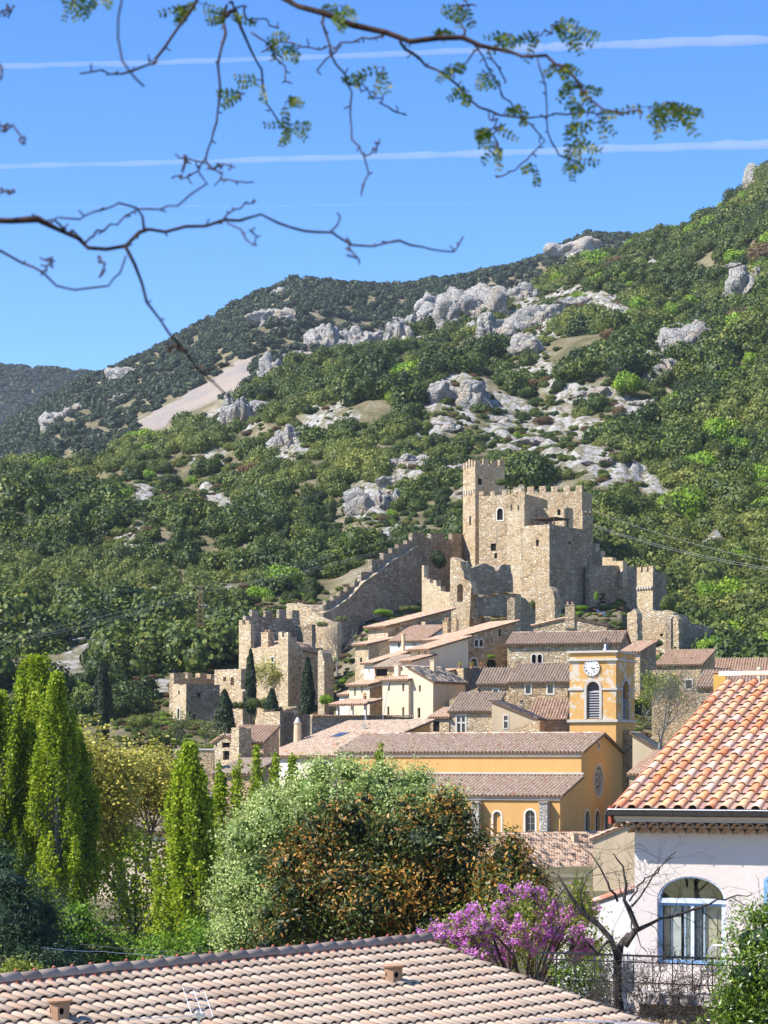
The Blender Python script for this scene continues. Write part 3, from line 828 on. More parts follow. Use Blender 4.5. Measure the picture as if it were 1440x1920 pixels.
for cx, cy, w, h, nm, kk, lab in FRESH:
    p = hit(cx, cy + h * .45, 262 if cy > 1200 else (290 if cy > 1100 else 345))
    me = MESHES[9] if kk == 9 else (MESHES[7] if kk == 2 else MESHES[5])
    o = bpy.data.objects.new(nm, me); link(o)
    s = w * p.y / F / 1.9
    o.location = (p.x, p.y - 3, p.z - .3 * s); o.scale = (s, s, s * h / w * 1.25); o.rotation_euler = (0, 0, rnd.uniform(0, 6))
    tag(o, lab, 'tree' if kk != 9 else 'bush')
# ------------------------------------------------------------------ building kit
class Frame:
    """plan frame of a building: origin on the ground plan, x to the right along the front, y into the depth"""
    def __init__(s, px, Y, phi):
        s.C = Vector(((px - 720) / F * Y, Y)); a = R(phi)
        s.phi = phi
        s.u = Vector((math.cos(a), -math.sin(a))); s.v = Vector((math.sin(a), math.cos(a)))
    def front(s, px, py, y0=0.0):
        t, w = ray(px, py); c = s.C + s.v * y0
        x = (t * c.y - c.x) / (s.u.x - t * s.u.y)
        return x, w * (c.y + x * s.u.y)
    def side(s, px, py, x0=0.0):
        t, w = ray(px, py); c = s.C + s.u * x0
        y = (t * c.y - c.x) / (s.v.x - t * s.v.y)
        return y, w * (c.y + y * s.v.y)
    def world(s, x, y, z=0.0):
        p = s.C + s.u * x + s.v * y
        return Vector((p.x, p.y, z))
    def px(s, x, y, z):
        p = s.world(x, y, z); return 720 + F * p.x / p.y, HOR - F * p.z / p.y

def arch_poly(x0, x1, z0, z1, n=8, seg=False):
    r = (x1 - x0) / 2; cx = (x0 + x1) / 2
    rz = min(r, (z1 - z0) * .5) if not seg else (z1 - z0)
    pts = [(x0, z0), (x1, z0)]
    for k in range(n + 1):
        a = math.pi * k / n
        pts.append((cx + r * math.cos(a), z1 - rz + rz * math.sin(a)))
    return pts
def rect_poly(x0, x1, z0, z1):
    return [(x0, z0), (x1, z0), (x1, z1), (x0, z1)]

class Wall:
    """one upright wall plane of a house with real openings; fn maps (u along wall, z, depth inwards) to local space"""
    def __init__(s, fn, poly, mb, m=0, thick=.35):
        s.fn, s.poly, s.mb, s.m, s.thick = fn, poly, mb, m, thick
        s.holes = []
    def close(s, flip=False):
        face_holes(s.mb, s.poly, s.holes, lambda u, w: s.fn(u, w, 0), s.m, .5, flip)
        for h in s.holes:
            n = len(h)
            for i in range(n):
                a, b = h[i], h[(i + 1) % n]
                s.mb.add([s.fn(a[0], a[1], 0), s.fn(b[0], b[1], 0), s.fn(b[0], b[1], s.thick), s.fn(a[0], a[1], s.thick)], [(0, 1, 2, 3)], s.m, .5)

def make_window(root, wall, u0, u1, z0, z1, style):
    """style letters: a arched, s stone surround, g glazed cross bars, d dark opening, b brown shutters, o orange, v green, x cross mullion, B blue"""
    arch = 'a' in style
    hole = arch_poly(u0, u1, z0, z1) if arch else rect_poly(u0, u1, z0, z1)
    wall.holes.append(hole)
    fn = wall.fn
    m = MB(); dp = .22
    w = u1 - u0
    ft = min(.07, w * .12)
    if 's' in style:
        b = min(.17, w * .28)
        outer = arch_poly(u0 - b, u1 + b, z0 - b, z1 + b) if arch else rect_poly(u0 - b, u1 + b, z0 - b, z1 + b)
        face_holes(m, outer, [hole], lambda u, z: fn(u, z, -.04), 0, .5)
        n = len(outer)
        for i in range(n):
            a, c = outer[i], outer[(i + 1) % n]
            m.add([fn(a[0], a[1], -.04), fn(c[0], c[1], -.04), fn(c[0], c[1], .02), fn(a[0], a[1], .02)], [(0, 3, 2, 1)], 0, .5)
    def bar(a0, a1, c0, c1, mm=1, d0=None, d1=None):
        d0 = dp - .06 if d0 is None else d0; d1 = dp if d1 is None else d1
        P = [fn(a0, c0, d0), fn(a1, c0, d0), fn(a1, c0, d1), fn(a0, c0, d1), fn(a0, c1, d0), fn(a1, c1, d0), fn(a1, c1, d1), fn(a0, c1, d1)]
        m.add(P, [(0, 3, 2, 1), (4, 5, 6, 7), (0, 1, 5, 4), (1, 2, 6, 5), (2, 3, 7, 6), (3, 0, 4, 7)], mm, .5)
    fm = 'pale_trim' if ('x' in style or 's' in style) else 'timber'
    if 'x' in style:
        cu = (u0 + u1) / 2; bar(cu - .08, cu + .08, z0, z1, 0, .0, .2)
        zz = z0 + (z1 - z0) * .58; bar(u0, cu - .08, zz - .08, zz + .08, 0, .0, .2); bar(cu + .08, u1, zz - .08, zz + .08, 0, .0, .2)
    elif 't' in style:
        zz = z0 + (z1 - z0) * .58; bar(u0, u1, zz - .08, zz + .08, 0, .0, .2)
    if 'g' in style:
        cu = (u0 + u1) / 2
        bar(u0, u0 + ft, z0, z1); bar(u1 - ft, u1, z0, z1); bar(cu - ft * .4, cu + ft * .4, z0, z1 - (0.1 if arch else 0))
        nb = max(2, int((z1 - z0) / .5))
        for k in range(1, nb): bar(u0 + ft, u1 - ft, z0 + (z1 - z0) * k / nb - .02, z0 + (z1 - z0) * k / nb + .02, 1, dp - .05, dp - .005)
    if not m.v:
        bar(u0, u1, z0, z0 + .04, 1)
    wo_ = m.build('window', setmat(None, 'pale_trim', 'bleached_wood' if 'g' in style else 'timber'), root)
    p = MB()
    pane_mat = 'dark_hollow' if 'd' in style else 'dark_glass'
    for ltr, nm in (('b', 'brown_shutter'), ('o', 'orange_shutter'), ('v', 'green_shutter')):
        if ltr in style: pane_mat = nm
    hh = [(a, b) for a, b in hole]
    face_holes(p, hh, [], lambda u, z: fn(u, z, dp + .02), 0, .5)
    if pane_mat.endswith('shutter'):
        k = z0 + .1
        while k < z1 - .1:
            P = [fn(u0 + .04, k, dp - .01), fn(u1 - .04, k, dp - .01), fn(u1 - .04, k + .05, dp + .018), fn(u0 + .04, k + .05, dp + .018)]
            p.add(P, [(0, 1, 2, 3)], 0, .5); k += .12
    p.build('shutter' if pane_mat.endswith('shutter') else 'pane', MATS[pane_mat], wo_)
    return wo_

def tile_strip(parent, LL, LR, HR, HL, pitch=.25, row=.42, mat='old_roof_tile', amp=.105, name='roof_tiles', keep_fn=None):
    LL, LR, HR, HL = [np.array(p, float) for p in (LL, LR, HR, HL)]
    a = LR - LL; b = HL - LL
    nc = max(2, int(round(max(np.linalg.norm(a), np.linalg.norm(HR - HL)) / pitch))); nr = max(2, int(round(np.linalg.norm(b) / row)))
    nrm = np.cross(a, b); nrm /= np.linalg.norm(nrm)
    if nrm[2] < 0: nrm = -nrm
    prof_u = np.array([0, .12, .3, .48, .6, .8]); prof_h = np.array([-.1, .72, 1.0, .72, -.1, -.45])
    K = len(prof_u); S = nc * K + 1
    us = np.concatenate([(np.arange(nc)[:, None] + prof_u[None]).ravel() / nc, [1.0]])
    V = []; Q = []; T = []
    rr = np.random.RandomState(rnd.randint(0, 1 << 30))
    colshift = rr.uniform(-.12, .12, nc)
    for i in range(nr):
        jit = rr.uniform(-.008, .012, nc)
        coljit = rr.uniform(-.02, .02, nc) / nc
        for e in (0, 1):
            sft = np.repeat(colshift + rr.uniform(-.06, .06, nc), K) if True else 0
            v = (i + e) / nr + np.concatenate([sft, [0]]) / nr * (0 if (i + e in (0, nr)) else 1)
            v = np.clip(v, 0, 1)
            h = np.concatenate([np.tile(prof_h, nc) * amp * (1.0 if e == 0 else .8) + np.repeat(jit, K), [0]]) + (.035 if e == 0 else 0.0)
            uu = us + np.concatenate([np.repeat(coljit, K), [0]])
            P = (LL[None] * ((1 - uu) * (1 - v))[:, None] + LR[None] * (uu * (1 - v))[:, None] + HR[None] * (uu * v)[:, None] + HL[None] * ((1 - uu) * v)[:, None])
            V.append(P + nrm[None] * h[:, None])
        b0 = (2 * i) * S
        k = np.arange(S - 1)
        Q.append(np.stack([b0 + k, b0 + k + 1, b0 + S + k + 1, b0 + S + k], 1))
        tt = np.where(rr.uniform(size=nc) < .14, rr.uniform(.12, 1, nc), rr.uniform(.36, .72, nc)); tk = np.repeat(tt, K).reshape(nc, K); tk[:, 4:] = rr.uniform(.0, .16, (nc, 2)); T.append(tk.ravel())  # channels tinted darkest: shade between tile columns painted into the colour
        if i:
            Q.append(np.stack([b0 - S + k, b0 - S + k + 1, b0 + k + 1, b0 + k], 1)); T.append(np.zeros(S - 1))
    # front edge closing
    base = len(V) * S
    P0 = V[0]; V.append(P0 - nrm[None] * (.06 + 0 * P0[:, :1]) - nrm[None] * 0)
    k = np.arange(S - 1); Q.append(np.stack([base + k, base + k + 1, k + 1, k], 1)); T.append(np.full(S - 1, .1))
    me = np_mesh(name, np.concatenate(V), np.concatenate(Q), MATS[mat], tint=np.concatenate(T))
    o = bpy.data.objects.new(name, me); link(o, parent); o['kind'] = 'stuff'
    return o

def roof_plane(parent, LL, LR, HR, HL, mat='old_roof_tile', pitch=.31, thick=.12, edge='timber', wallmat='pale_trim'):
    """a roof: the boarded slab and the canal tiles lying on it"""
    mb = MB()
    n = (Vector(LR) - Vector(LL)).cross(Vector(HL) - Vector(LL)).normalized()
    if n.z < 0: n = -n
    P = [Vector(p) for p in (LL, LR, HR, HL)]; D = [p - n * thick for p in P]
    mb.add(P + D, [(0, 1, 2, 3), (7, 6, 5, 4), (0, 4, 5, 1), (1, 5, 6, 2), (2, 6, 7, 3), (3, 7, 4, 0)], 0, .3)
    r_ = mb.build('roof', MATS[edge], parent)
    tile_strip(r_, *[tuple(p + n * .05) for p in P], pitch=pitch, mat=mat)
    return r_

def chimney(root, x, y, z0, w, d, h, mat='village_stone', pots=0, cap=True):
    mb = MB(); mb.box(x - w / 2, x + w / 2, y - d / 2, y + d / 2, z0, z0 + h, 0)
    if cap: mb.box(x - w / 2 - .06, x + w / 2 + .06, y - d / 2 - .06, y + d / 2 + .06, z0 + h, z0 + h + .09, 0)
    c = mb.build('chimney', MATS[mat], root)
    for k in range(pots):
        q = MB(); px_ = x + (k - (pots - 1) / 2) * w / max(1, pots)
        q.lathe([(.12, 0), (.13, .3), (.10, .34)], (px_, y, z0 + h + .09), 8)
        q.build('chimney_pot', MATS['chimney_clay'], c)
    return c

def house(name, label, Y, phi, xl, xc, xr, ye, yb, kind='mono', s=.27, mat='village_stone', smat=None, W=None, L=None, win=(), swin=(), roof='old_roof_tile',
          cat='house', group=None, o=.28, z_extra=1.2, chim=(), rough=0.0, eave_line=True):
    f = Frame(xc, Y, phi)
    ze = f.front(xc, ye)[1]; zb = f.front(xc, yb)[1] - z_extra
    L = L if L else -f.front(xl, ye)[0]
    if W is None: W = f.side(xr, ye)[0]
    z = ze - zb
    root = empty(name, (f.C.x, f.C.y, zb), -R(phi), label, cat, group)
    root_z = zb
    def H(x, y):
        if kind == 'mono': return z + s * y
        if kind == 'gable': return z + s * min(y, W - y)
        if kind == 'gabley': return z + s * min(-x, L + x)
        if kind == 'monox': return z - s * x
        return z
    mids_x = [-L / 2] if kind == 'gabley' else []
    mids_y = [W / 2] if kind == 'gable' else []
    xs = [-L] + mids_x + [0]; ys = [0] + mids_y + [W]
    mb = MB()
    top_f = [(x, H(x, 0)) for x in reversed(xs)]; top_s = [(y, H(0, y)) for y in reversed(ys)]
    if rough:
        def rough_top(tp):
            out = []
            for i in range(len(tp) - 1):
                a, b = tp[i], tp[i + 1]; n = max(2, int(abs(b[0] - a[0]) / .5))
                for k in range(n): out.append((a[0] + (b[0] - a[0]) * k / n, a[1] + (b[1] - a[1]) * k / n + (rnd.uniform(-rough, rough) if 0 < k else 0)))
            out.append(tp[-1]); return out
        top_f = rough_top(top_f); top_s = rough_top(top_s)
    wf = Wall(lambda u, w, d: (u, d, w), [(-L, 0), (0, 0)] + top_f, mb, 0)
    ws = Wall(lambda u, w, d: (-d, u, w), [(0, 0), (W, 0)] + top_s, mb, 1 if smat else 0)
    def place(wall, spec, fn):
        for wd in spec:
            x0, y0, x1, y1 = wd[:4]; st = wd[4] if len(wd) > 4 else 'd'
            a, z0_ = fn(x0, y1); b_, _ = fn(x1, y1); _, z1_ = fn((x0 + x1) / 2, y0); _, z0_ = fn((x0 + x1) / 2, y1)
            if a > b_: a, b_ = b_, a
            make_window(root, wall, a, b_, z0_ - root_z, z1_ - root_z, st)
    place(wf, win, f.front); place(ws, swin, f.side)
    wf.close(); ws.close()
    # the two walls turned away, and a floor of the loft
    mb.add([(0, W, 0), (-L, W, 0), (-L, W, H(-L, W)), (0, W, H(0, W))] if kind != 'gabley' else [(0, W, 0), (-L, W, 0), (-L, W, z), (-L / 2, W, H(-L / 2, W)), (0, W, z)], [(0, 1, 2, 3) if kind != 'gabley' else (0, 1, 2, 3, 4)], 0, .5)
    lp = [(-L, 0, 0), (-L, 0, H(-L, 0))] + ([(-L, W / 2, H(-L, W / 2))] if kind == 'gable' else []) + [(-L, W, H(-L, W)), (-L, W, 0)]
    mb.add(lp, [tuple(range(len(lp)))[::-1]], 0, .5)
    if kind == 'flat':
        mb.add([(-L, 0, z - .3), (0, 0, z - .3), (0, W, z - .3), (-L, W, z - .3)], [(0, 1, 2, 3)], 0, .5)
    mb.build('wall', [MATS[mat], MATS[smat or mat]], root)
    e = .05
    if roof and kind == 'mono':
        roof_plane(root, (-L - o * .5, -o, z - s * o + e), (o * .5, -o, z - s * o + e), (o * .5, W + o, z + s * (W + o) + e), (-L - o * .5, W + o, z + s * (W + o) + e), roof)
    elif roof and kind == 'gable':
        zr = z + s * W / 2 + e
        roof_plane(root, (-L - o * .5, -o, z - s * o + e), (o * .5, -o, z - s * o + e), (o * .5, W / 2, zr), (-L - o * .5, W / 2, zr), roof)
        roof_plane(root, (o * .5, W + o, z - s * o + e), (-L - o * .5, W + o, z - s * o + e), (-L - o * .5, W / 2, zr + .003), (o * .5, W / 2, zr + .003), roof)
        ridge_line(root, (-L - o * .5, W / 2, zr + .06), (o * .5, W / 2, zr + .06), roof)
    elif roof and kind == 'gabley':
        zr = z + s * L / 2 + e
        roof_plane(root, (o, W + o, z - s * o + e), (o, -o * .5, z - s * o + e), (-L / 2, -o * .5, zr), (-L / 2, W + o, zr), roof)
        roof_plane(root, (-L - o, -o * .5, z - s * o + e), (-L - o, W + o, z - s * o + e), (-L / 2, W + o, zr + .003), (-L / 2, -o * .5, zr + .003), roof)
        ridge_line(root, (-L / 2, -o * .5, zr + .06), (-L / 2, W + o, zr + .06), roof)
    elif roof and kind == 'monox':
        if s > 0: roof_plane(root, (o, W + o, z - s * o + e), (o, -o * .5, z - s * o + e), (-L - o, -o * .5, z + s * (L + o) + e), (-L - o, W + o, z + s * (L + o) + e), roof)
        else: roof_plane(root, (-L - o, -o * .5, z + s * (L + o) + e), (-L - o, W + o, z + s * (L + o) + e), (o, W + o, z - s * o + e), (o, -o * .5, z - s * o + e), roof)
    for c in chim:      # (px at foot, py foot, width m, height m, pots, y depth)
        x_, zc_ = f.front(c[0], c[1], c[5] if len(c) > 5 else 1.0)
        chimney(root, x_, (c[5] if len(c) > 5 else 1.0), zc_ - root_z - .4, c[2], c[2] * .7, c[3] + .4, c[6] if len(c) > 6 else mat, c[4])
    root['_'] = 0; del root['_']
    root_info = dict(f=f, L=L, W=W, z=z, zb=zb, root=root)
    return root_info

def ridge_line(root, a, b, mat, r_=.11):
    a, b = Vector(a), Vector(b); n = max(2, int((b - a).length / .42)); mb = MB()
    for k in range(n):
        p, q = a.lerp(b, k / n), a.lerp(b, (k + 1.05) / n)
        mb.tube([p, q], [r_ * 1.05, r_ * .85], 6, 0, rnd.random())
    o = mb.build('ridge_tiles', MATS[mat], root); o['kind'] = 'stuff'; return o

def merlons(root, a, b, z, w=.85, gap=.75, h=1.0, t=.45, mat='castle_stone', name='merlon', slope=0.0):
    """a, b: local plan points of the wall top; separate merlon blocks"""
    a, b = Vector((a[0], a[1])), Vector((b[0], b[1])); Ln = (b - a).length; d = (b - a) / Ln; nn = Vector((-d.y, d.x))
    n = max(1, int(round((Ln + gap) / (w + gap)))); w2 = (Ln - gap * (n - 1)) / n
    for k in range(n):
        s0 = k * (w2 + gap); mb = MB()
        hh = h * rnd.uniform(.72, 1.12)
        zz = z + slope * s0
        P = []
        for zc in (zz - .02, zz + hh):
            for (ss, tt) in ((s0, 0.004), (s0 + w2, 0.004), (s0 + w2, t), (s0, t)):
                q = a + d * ss + nn * tt; P.append((q.x + rnd.uniform(-.02, .02) * (zc > zz), q.y, zc + rnd.uniform(-.05, .05) * (zc > zz)))
        mb.add(P, [(0, 3, 2, 1), (4, 5, 6, 7), (0, 1, 5, 4), (1, 2, 6, 5), (2, 3, 7, 6), (3, 0, 4, 7)], 0, .5)
        mb.build(name, MATS[mat], root)

def wall_run(name, label, p0, p1, top, yb, thick=.9, mat='castle_stone', holes=(), rough=0.0, cat='wall', z_extra=2.0, smat=None):
    """a straight length of wall between two plan points given as (pixel column, distance); top profile as seen"""
    a = Vector(((p0[0] - 720) / F * p0[1], p0[1])); b = Vector(((p1[0] - 720) / F * p1[1], p1[1]))
    d = b - a; phi = -math.degrees(math.atan2(d.y, d.x))
    f = Frame(p0[0], p0[1], phi)
    pts = [f.front(x, y) for x, y in top]
    zb = min(f.front(p0[0], yb)[1], f.front(p1[0], yb)[1]) - z_extra
    root = empty(name, (f.C.x, f.C.y, zb), -R(phi), label, cat)
    out = []
    for i in range(len(pts)):
        out.append((pts[i][0], pts[i][1] - zb))
        if rough and i < len(pts) - 1:
            q, r2 = pts[i], pts[i + 1]; n = int(math.hypot(r2[0] - q[0], r2[1] - q[1]) / .45)
            for k in range(1, n):
                out.append((q[0] + (r2[0] - q[0]) * k / n + rnd.uniform(-.1, .1), q[1] + (r2[1] - q[1]) * k / n + rnd.uniform(-rough, rough) - zb))
    poly = [(out[0][0], 0), (out[-1][0], 0)] + out[::-1]
    hs = []
    for h in holes:
        x0, z1 = f.front(h[0], h[1]); x1, z0 = f.front(h[2], h[3])
        hs.append(arch_poly(x0, x1, z0 - zb, z1 - zb) if (len(h) > 4 and 'a' in h[4]) else rect_poly(x0, x1, z0 - zb, z1 - zb))
    mb = MB(); mb.prism(poly, 0, thick, 0, .5, hs)
    mb.build('masonry', MATS[mat], root)
    return dict(root=root, f=f, zb=zb)

# ================================================================== the castle
G = 'castle_stone'
# --- square keep
h = house('keep_tower', 'tall slender square keep with battlements, highest tower of the castle', 336, 66, 868, 891, 946, 874, 1062, 'flat', mat='castle_stone', roof=None, cat='tower',
          win=[(880, 968, 883, 985, 'd')], swin=[(896, 896, 904, 909, 'ad')])
merlons(h['root'], (-h['L'], 0), (0, 0), h['z'], .62, .38, 1.2)
merlons(h['root'], (0, 0), (0, h['W']), h['z'], .8, .55, 1.15)
merlons(h['root'], (0, h['W']), (-h['L'], h['W']), h['z'], .62, .38, 1.2)
merlons(h['root'], (-h['L'], h['W']), (-h['L'], 0), h['z'], .8, .55, 1.15)
for k in range(5):                                   # corbel table under the old platform
    x = -h['L'] + (k + .5) * h['L'] / 5
    mb = MB(); mb.box(x - .12, x + .12, -.16, 0.0, h['z'] - 4.0, h['z'] - 3.4); mb.build('corbel', MATS['dressed_stone'], h['root'])
# --- great hall behind the bastion
h = house('castle_hall', 'castle hall with one arched window standing against the keep', 328, 26, 898, 984, 1000, 926, 1068, 'flat', mat='castle_stone', roof=None, cat='castle building', W=9,
          win=[(932, 953, 943, 975, 'asd'), (920, 1019, 930, 1033, 'd'), (927, 1037, 932, 1047, 'd')])
merlons(h['root'], (-h['L'], 0), (-h['L'] + 4.4, 0), h['z'], .9, 1.1, .75)
merlons(h['root'], (-h['L'] + 5.2, 0), (0, 0), h['z'], .8, .5, .4)
# --- back enclosure with golden wall and battlements
h = house('castle_rear_block', 'golden crenellated rear wall of the castle right of the keep', 346, 24, 944, 1091, 1093, 920, 1010, 'flat', mat='castle_stone', roof=None, cat='castle building', W=5)
merlons(h['root'], (-h['L'], 0), (0, 0), h['z'], .95, .95, .95)
h = house('castle_side_block', 'narrow shaded crenellated block at the right rear corner of the castle', 344, 60, 1088, 1092, 1112, 966, 1040, 'flat', mat='castle_stone', roof=None, cat='castle building')
merlons(h['root'], (0, 0), (0, h['W']), h['z'], .42, .26, .9)
# --- stair turret and big bastion
h = house('stair_turret', 'narrow sunlit turret with two merlons rising left of the big bastion', 320, 37, 951, 983, 1002, 956, 1112, 'flat', mat='pale_stone', roof=None, cat='tower', z_extra=3)
merlons(h['root'], (-h['L'], 0), (0, 0), h['z'], .8, .6, .95)
h = house('great_bastion', 'massive square bastion, left face sunlit, right face dark, middle of the castle', 316, 37, 975, 1030, 1110, 983, 1122, 'flat', mat='castle_stone', smat='shaded_stone', roof=None, cat='tower', z_extra=3,
          win=[(1005, 1012, 1010, 1024, 'd')], swin=[(1066, 1014, 1070, 1021, 'd')])
bast = h
# lean-to canopy and parapets on the bastion platform
mb = MB(); x0 = -h['L'] * .92; mb.box(x0, -.5, 2.2, 6.2, h['z'] + 1.15, h['z'] + 1.3)
for xx in (x0 + .15, -.8):
    mb.box(xx, xx + .15, 2.3, 2.45, h['z'] - .3, h['z'] + 1.15); mb.box(xx, xx + .15, 5.9, 6.05, h['z'] - .3, h['z'] + 1.15)
mb.build('canopy', MATS['dark_bark'], h['root'])
house('castle_parapet_block', 'low stone parapet with a square opening on top of the bastion', 330, 30, 985, 1058, 1066, 952, 985, 'flat', mat='castle_stone', roof=None, cat='castle building', W=3, win=[(994, 958, 1003, 966, 'd'), (1045, 955, 1051, 966, 'd')], rough=.2)
# --- curtain walls
wall_run('curtain_wall', 'long shaded curtain wall with stepped battlements climbing up to the keep', (606, 300), (868, 340),
         [(606, 1134), (612, 1134), (612, 1126), (625, 1126), (625, 1118), (638, 1118), (638, 1109), (651, 1109), (651, 1100), (664, 1100), (664, 1090), (677, 1090), (677, 1072), (697, 1072), (697, 1049),
          (719, 1049), (719, 1037), (735, 1037), (735, 1028), (747, 1028), (747, 1020), (763, 1020), (763, 1013), (773, 1013), (773, 999), (796, 999), (796, 1009), (808, 1009), (808, 1000), (833, 1000), (833, 1011), (848, 1011), (848, 1000), (868, 1000)], 1130, .6, 'shaded_stone')
LED = [(606, 1150), (625, 1143), (640, 1132), (655, 1121), (665, 1110), (680, 1093), (695, 1083), (715, 1069), (735, 1051), (760, 1040), (775, 1028), (785, 1023), (868, 1025)]
w = wall_run('wall_walk', 'thick lower rampart with a pale stone ledge curving up under the stepped battlements', (606, 298.9), (868, 338.9), LED, 1185, 1.05, 'shaded_stone', z_extra=4)
mb = MB(); pp = [w['f'].front(x, y) for x, y in LED]
for a, b in zip(pp[:-1], pp[1:]):
    n = max(1, int((b[0] - a[0]) / .7)) if b[0] < pp[-2][0] else 6
    for k in range(n):
        x0 = a[0] + (b[0] - a[0]) * k / n; x1 = a[0] + (b[0] - a[0]) * (k + 1) / n; z0 = a[1] + (b[1] - a[1]) * k / n - w['zb']; z1 = a[1] + (b[1] - a[1]) * (k + 1) / n - w['zb']
        hh = .11 * (1 if b[0] < pp[-2][0] else .5)
        mb.add([(x0, -.14, z0), (x1 - .02, -.14, z1), (x1 - .02, .9, z1), (x0, .9, z0), (x0, -.14, z0 + hh), (x1 - .02, -.14, z1 + hh), (x1 - .02, .9, z1 + hh), (x0, .9, z0 + hh)],
               [(0, 3, 2, 1), (4, 5, 6, 7), (0, 1, 5, 4), (1, 2, 6, 5), (2, 3, 7, 6), (3, 0, 4, 7)])
o = mb.build('ledge_stones', MATS['pale_stone'], w['root']); o['kind'] = 'stuff'
wall_run('curtain_wall', 'shaded lower end of the curtain wall joining the flagged corner wall', (540, 304), (608, 300), [(540, 1133), (572, 1133), (608, 1134)], 1180, .6, 'shaded_stone', z_extra=4)
w = wall_run('flagged_wall', 'sunlit broken wall with a small flag, at the low end of the curtain wall', (557, 299), (632, 295), [(557, 1130), (566, 1134), (575, 1136), (583, 1142), (592, 1150), (598, 1156), (606, 1160), (618, 1165), (632, 1168)], 1235, .9, 'castle_stone', rough=.12)
wall_run('broken_wall', 'short sunlit stub with a shaded diagonal end, left of the flagged wall', (537, 301), (560, 300), [(537, 1132), (548, 1131), (560, 1134)], 1200, .9, 'pale_stone')
fl = empty('small_flag', at(566, 1186, 297), 0, 'small red, yellow and blue flag hanging from the sunlit broken wall', 'flag')
for nm, mt, x0, x1, z0, z1 in (('flag_cloth', 'flag_blue', 0, .45, -.55, .1), ('flag_cloth', 'flag_red', .38, .85, -.1, .9), ('flag_cloth', 'flag_yellow', .1, .6, -.1, .3)):
    m_ = MB(); V = []
    for i in range(5):
        for j in range(5):
            V.append((x0 + (x1 - x0) * i / 4, -.3 + .08 * math.sin(i * 1.7 + j), z0 + (z1 - z0) * j / 4 + i * .05))
    m_.add(V, [(i * 5 + j, (i + 1) * 5 + j, (i + 1) * 5 + j + 1, i * 5 + j + 1) for i in range(4) for j in range(4)]); m_.build(nm, MATS[mt], fl)
m_ = MB(); m_.tube([(.1, .2, -.8), (.2, -.25, 1.0)], .03, 5); m_.build('flag_staff', MATS['timber'], fl)
# --- right flank
wall_run('castle_side_wall', 'dark shaded wall between the big bastion and the little gate tower', (1106, 322), (1196, 332), [(1106, 1061), (1150, 1060), (1196, 1063)], 1140, .8, 'shaded_stone', holes=[(1124, 1112, 1136, 1132, ''), (1161, 1091, 1167, 1098, '')])
wall_run('stepped_parapet', 'short bright parapet of steps going down right of the bastion', (1108, 335), (1168, 327), [(1108, 1019), (1117, 1019), (1117, 1033), (1127, 1033), (1127, 1045), (1148, 1045), (1148, 1052), (1168, 1052)], 1075, .7, 'pale_stone')
h = house('gate_tower', 'small square gate tower with three merlons at the right end of the castle', 322, 48, 1194, 1224, 1233, 1072, 1146, 'flat', mat='pale_stone', smat='shaded_stone', roof=None, cat='tower', W=3)
merlons(h['root'], (-h['L'], 0), (0, 0), h['z'], .85, .35, 1.0, mat='pale_stone')
for k in range(6):
    x = -h['L'] + (k + .5) * h['L'] / 6; mb = MB(); mb.box(x - .16, x + .16, -.28, 0, h['z'] - 2.4, h['z'] - 2.05); mb.build('corbel', MATS['dressed_stone'], h['root'])
wall_run('ruined_pinnacle', 'narrow ruined pinnacle of wall left of the big ruined wall', (1176, 297), (1194, 296), [(1176, 1150), (1184, 1146), (1189, 1141), (1194, 1150), (1195, 1200)], 1215, 1.2, 'castle_stone', rough=.15)
wall_run('ruined_wall', 'tall sunlit ruined wall with a broken top below the gate tower', (1192, 306), (1263, 303), [(1192, 1150), (1200, 1145), (1235, 1145), (1255, 1147), (1263, 1149)], 1225, 1.6, 'castle_stone', holes=[(1237, 1188, 1243, 1193, 'a'), (1248, 1188, 1254, 1193, 'a')], rough=.2)
wall_run('ruined_wall', 'rightmost ruined wall, mostly in shade, ending at a sloping broken edge by the trees', (1258, 299), (1342, 303), [(1258, 1160), (1262, 1156), (1275, 1153), (1288, 1153), (1292, 1165), (1300, 1170), (1310, 1172), (1328, 1173), (1340, 1180), (1342, 1200)], 1232, 1.2, 'shaded_stone', rough=.2)
wall_run('ruined_wall', 'small projecting ruined pier in front of the shaded rightmost ruin', (1262, 295), (1272, 294.6), [(1262, 1160), (1266, 1154), (1272, 1160), (1273, 1205)], 1225, 1.2, 'castle_stone', rough=.15)
# --- ruins in front of the castle
wall_run('terrace_wall', 'narrow sunlit wall stepping down to the right, left of the tall ruin', (791, 310), (846, 304), [(791, 1060), (795, 1060), (795, 1083), (800, 1083), (800, 1086), (806, 1086), (806, 1093), (812, 1093), (812, 1088), (818, 1088), (818, 1099), (826, 1099), (826, 1108), (833, 1108), (833, 1110), (846, 1110)], 1160, .8, 'pale_stone')
wall_run('ruined_tower', 'tall jagged ruined tower wall standing in front of the keep', (844, 296), (882, 294.5), [(844, 1047), (850, 1044), (856, 1048), (862, 1052), (868, 1070), (870, 1085), (878, 1090), (882, 1100)], 1200, 2.0, 'castle_stone', rough=.22, holes=[(857, 1095, 868, 1128, 'a')])
wall_run('ruined_tower', 'shaded inner wall of the ruin with a broken arch of masonry on top', (862, 303), (962, 307), [(862, 1054), (878, 1052), (884, 1066), (892, 1062), (902, 1058), (912, 1056), (925, 1062), (930, 1072), (945, 1058), (956, 1058), (962, 1090)], 1125, 1.2, 'shaded_stone', rough=.25)
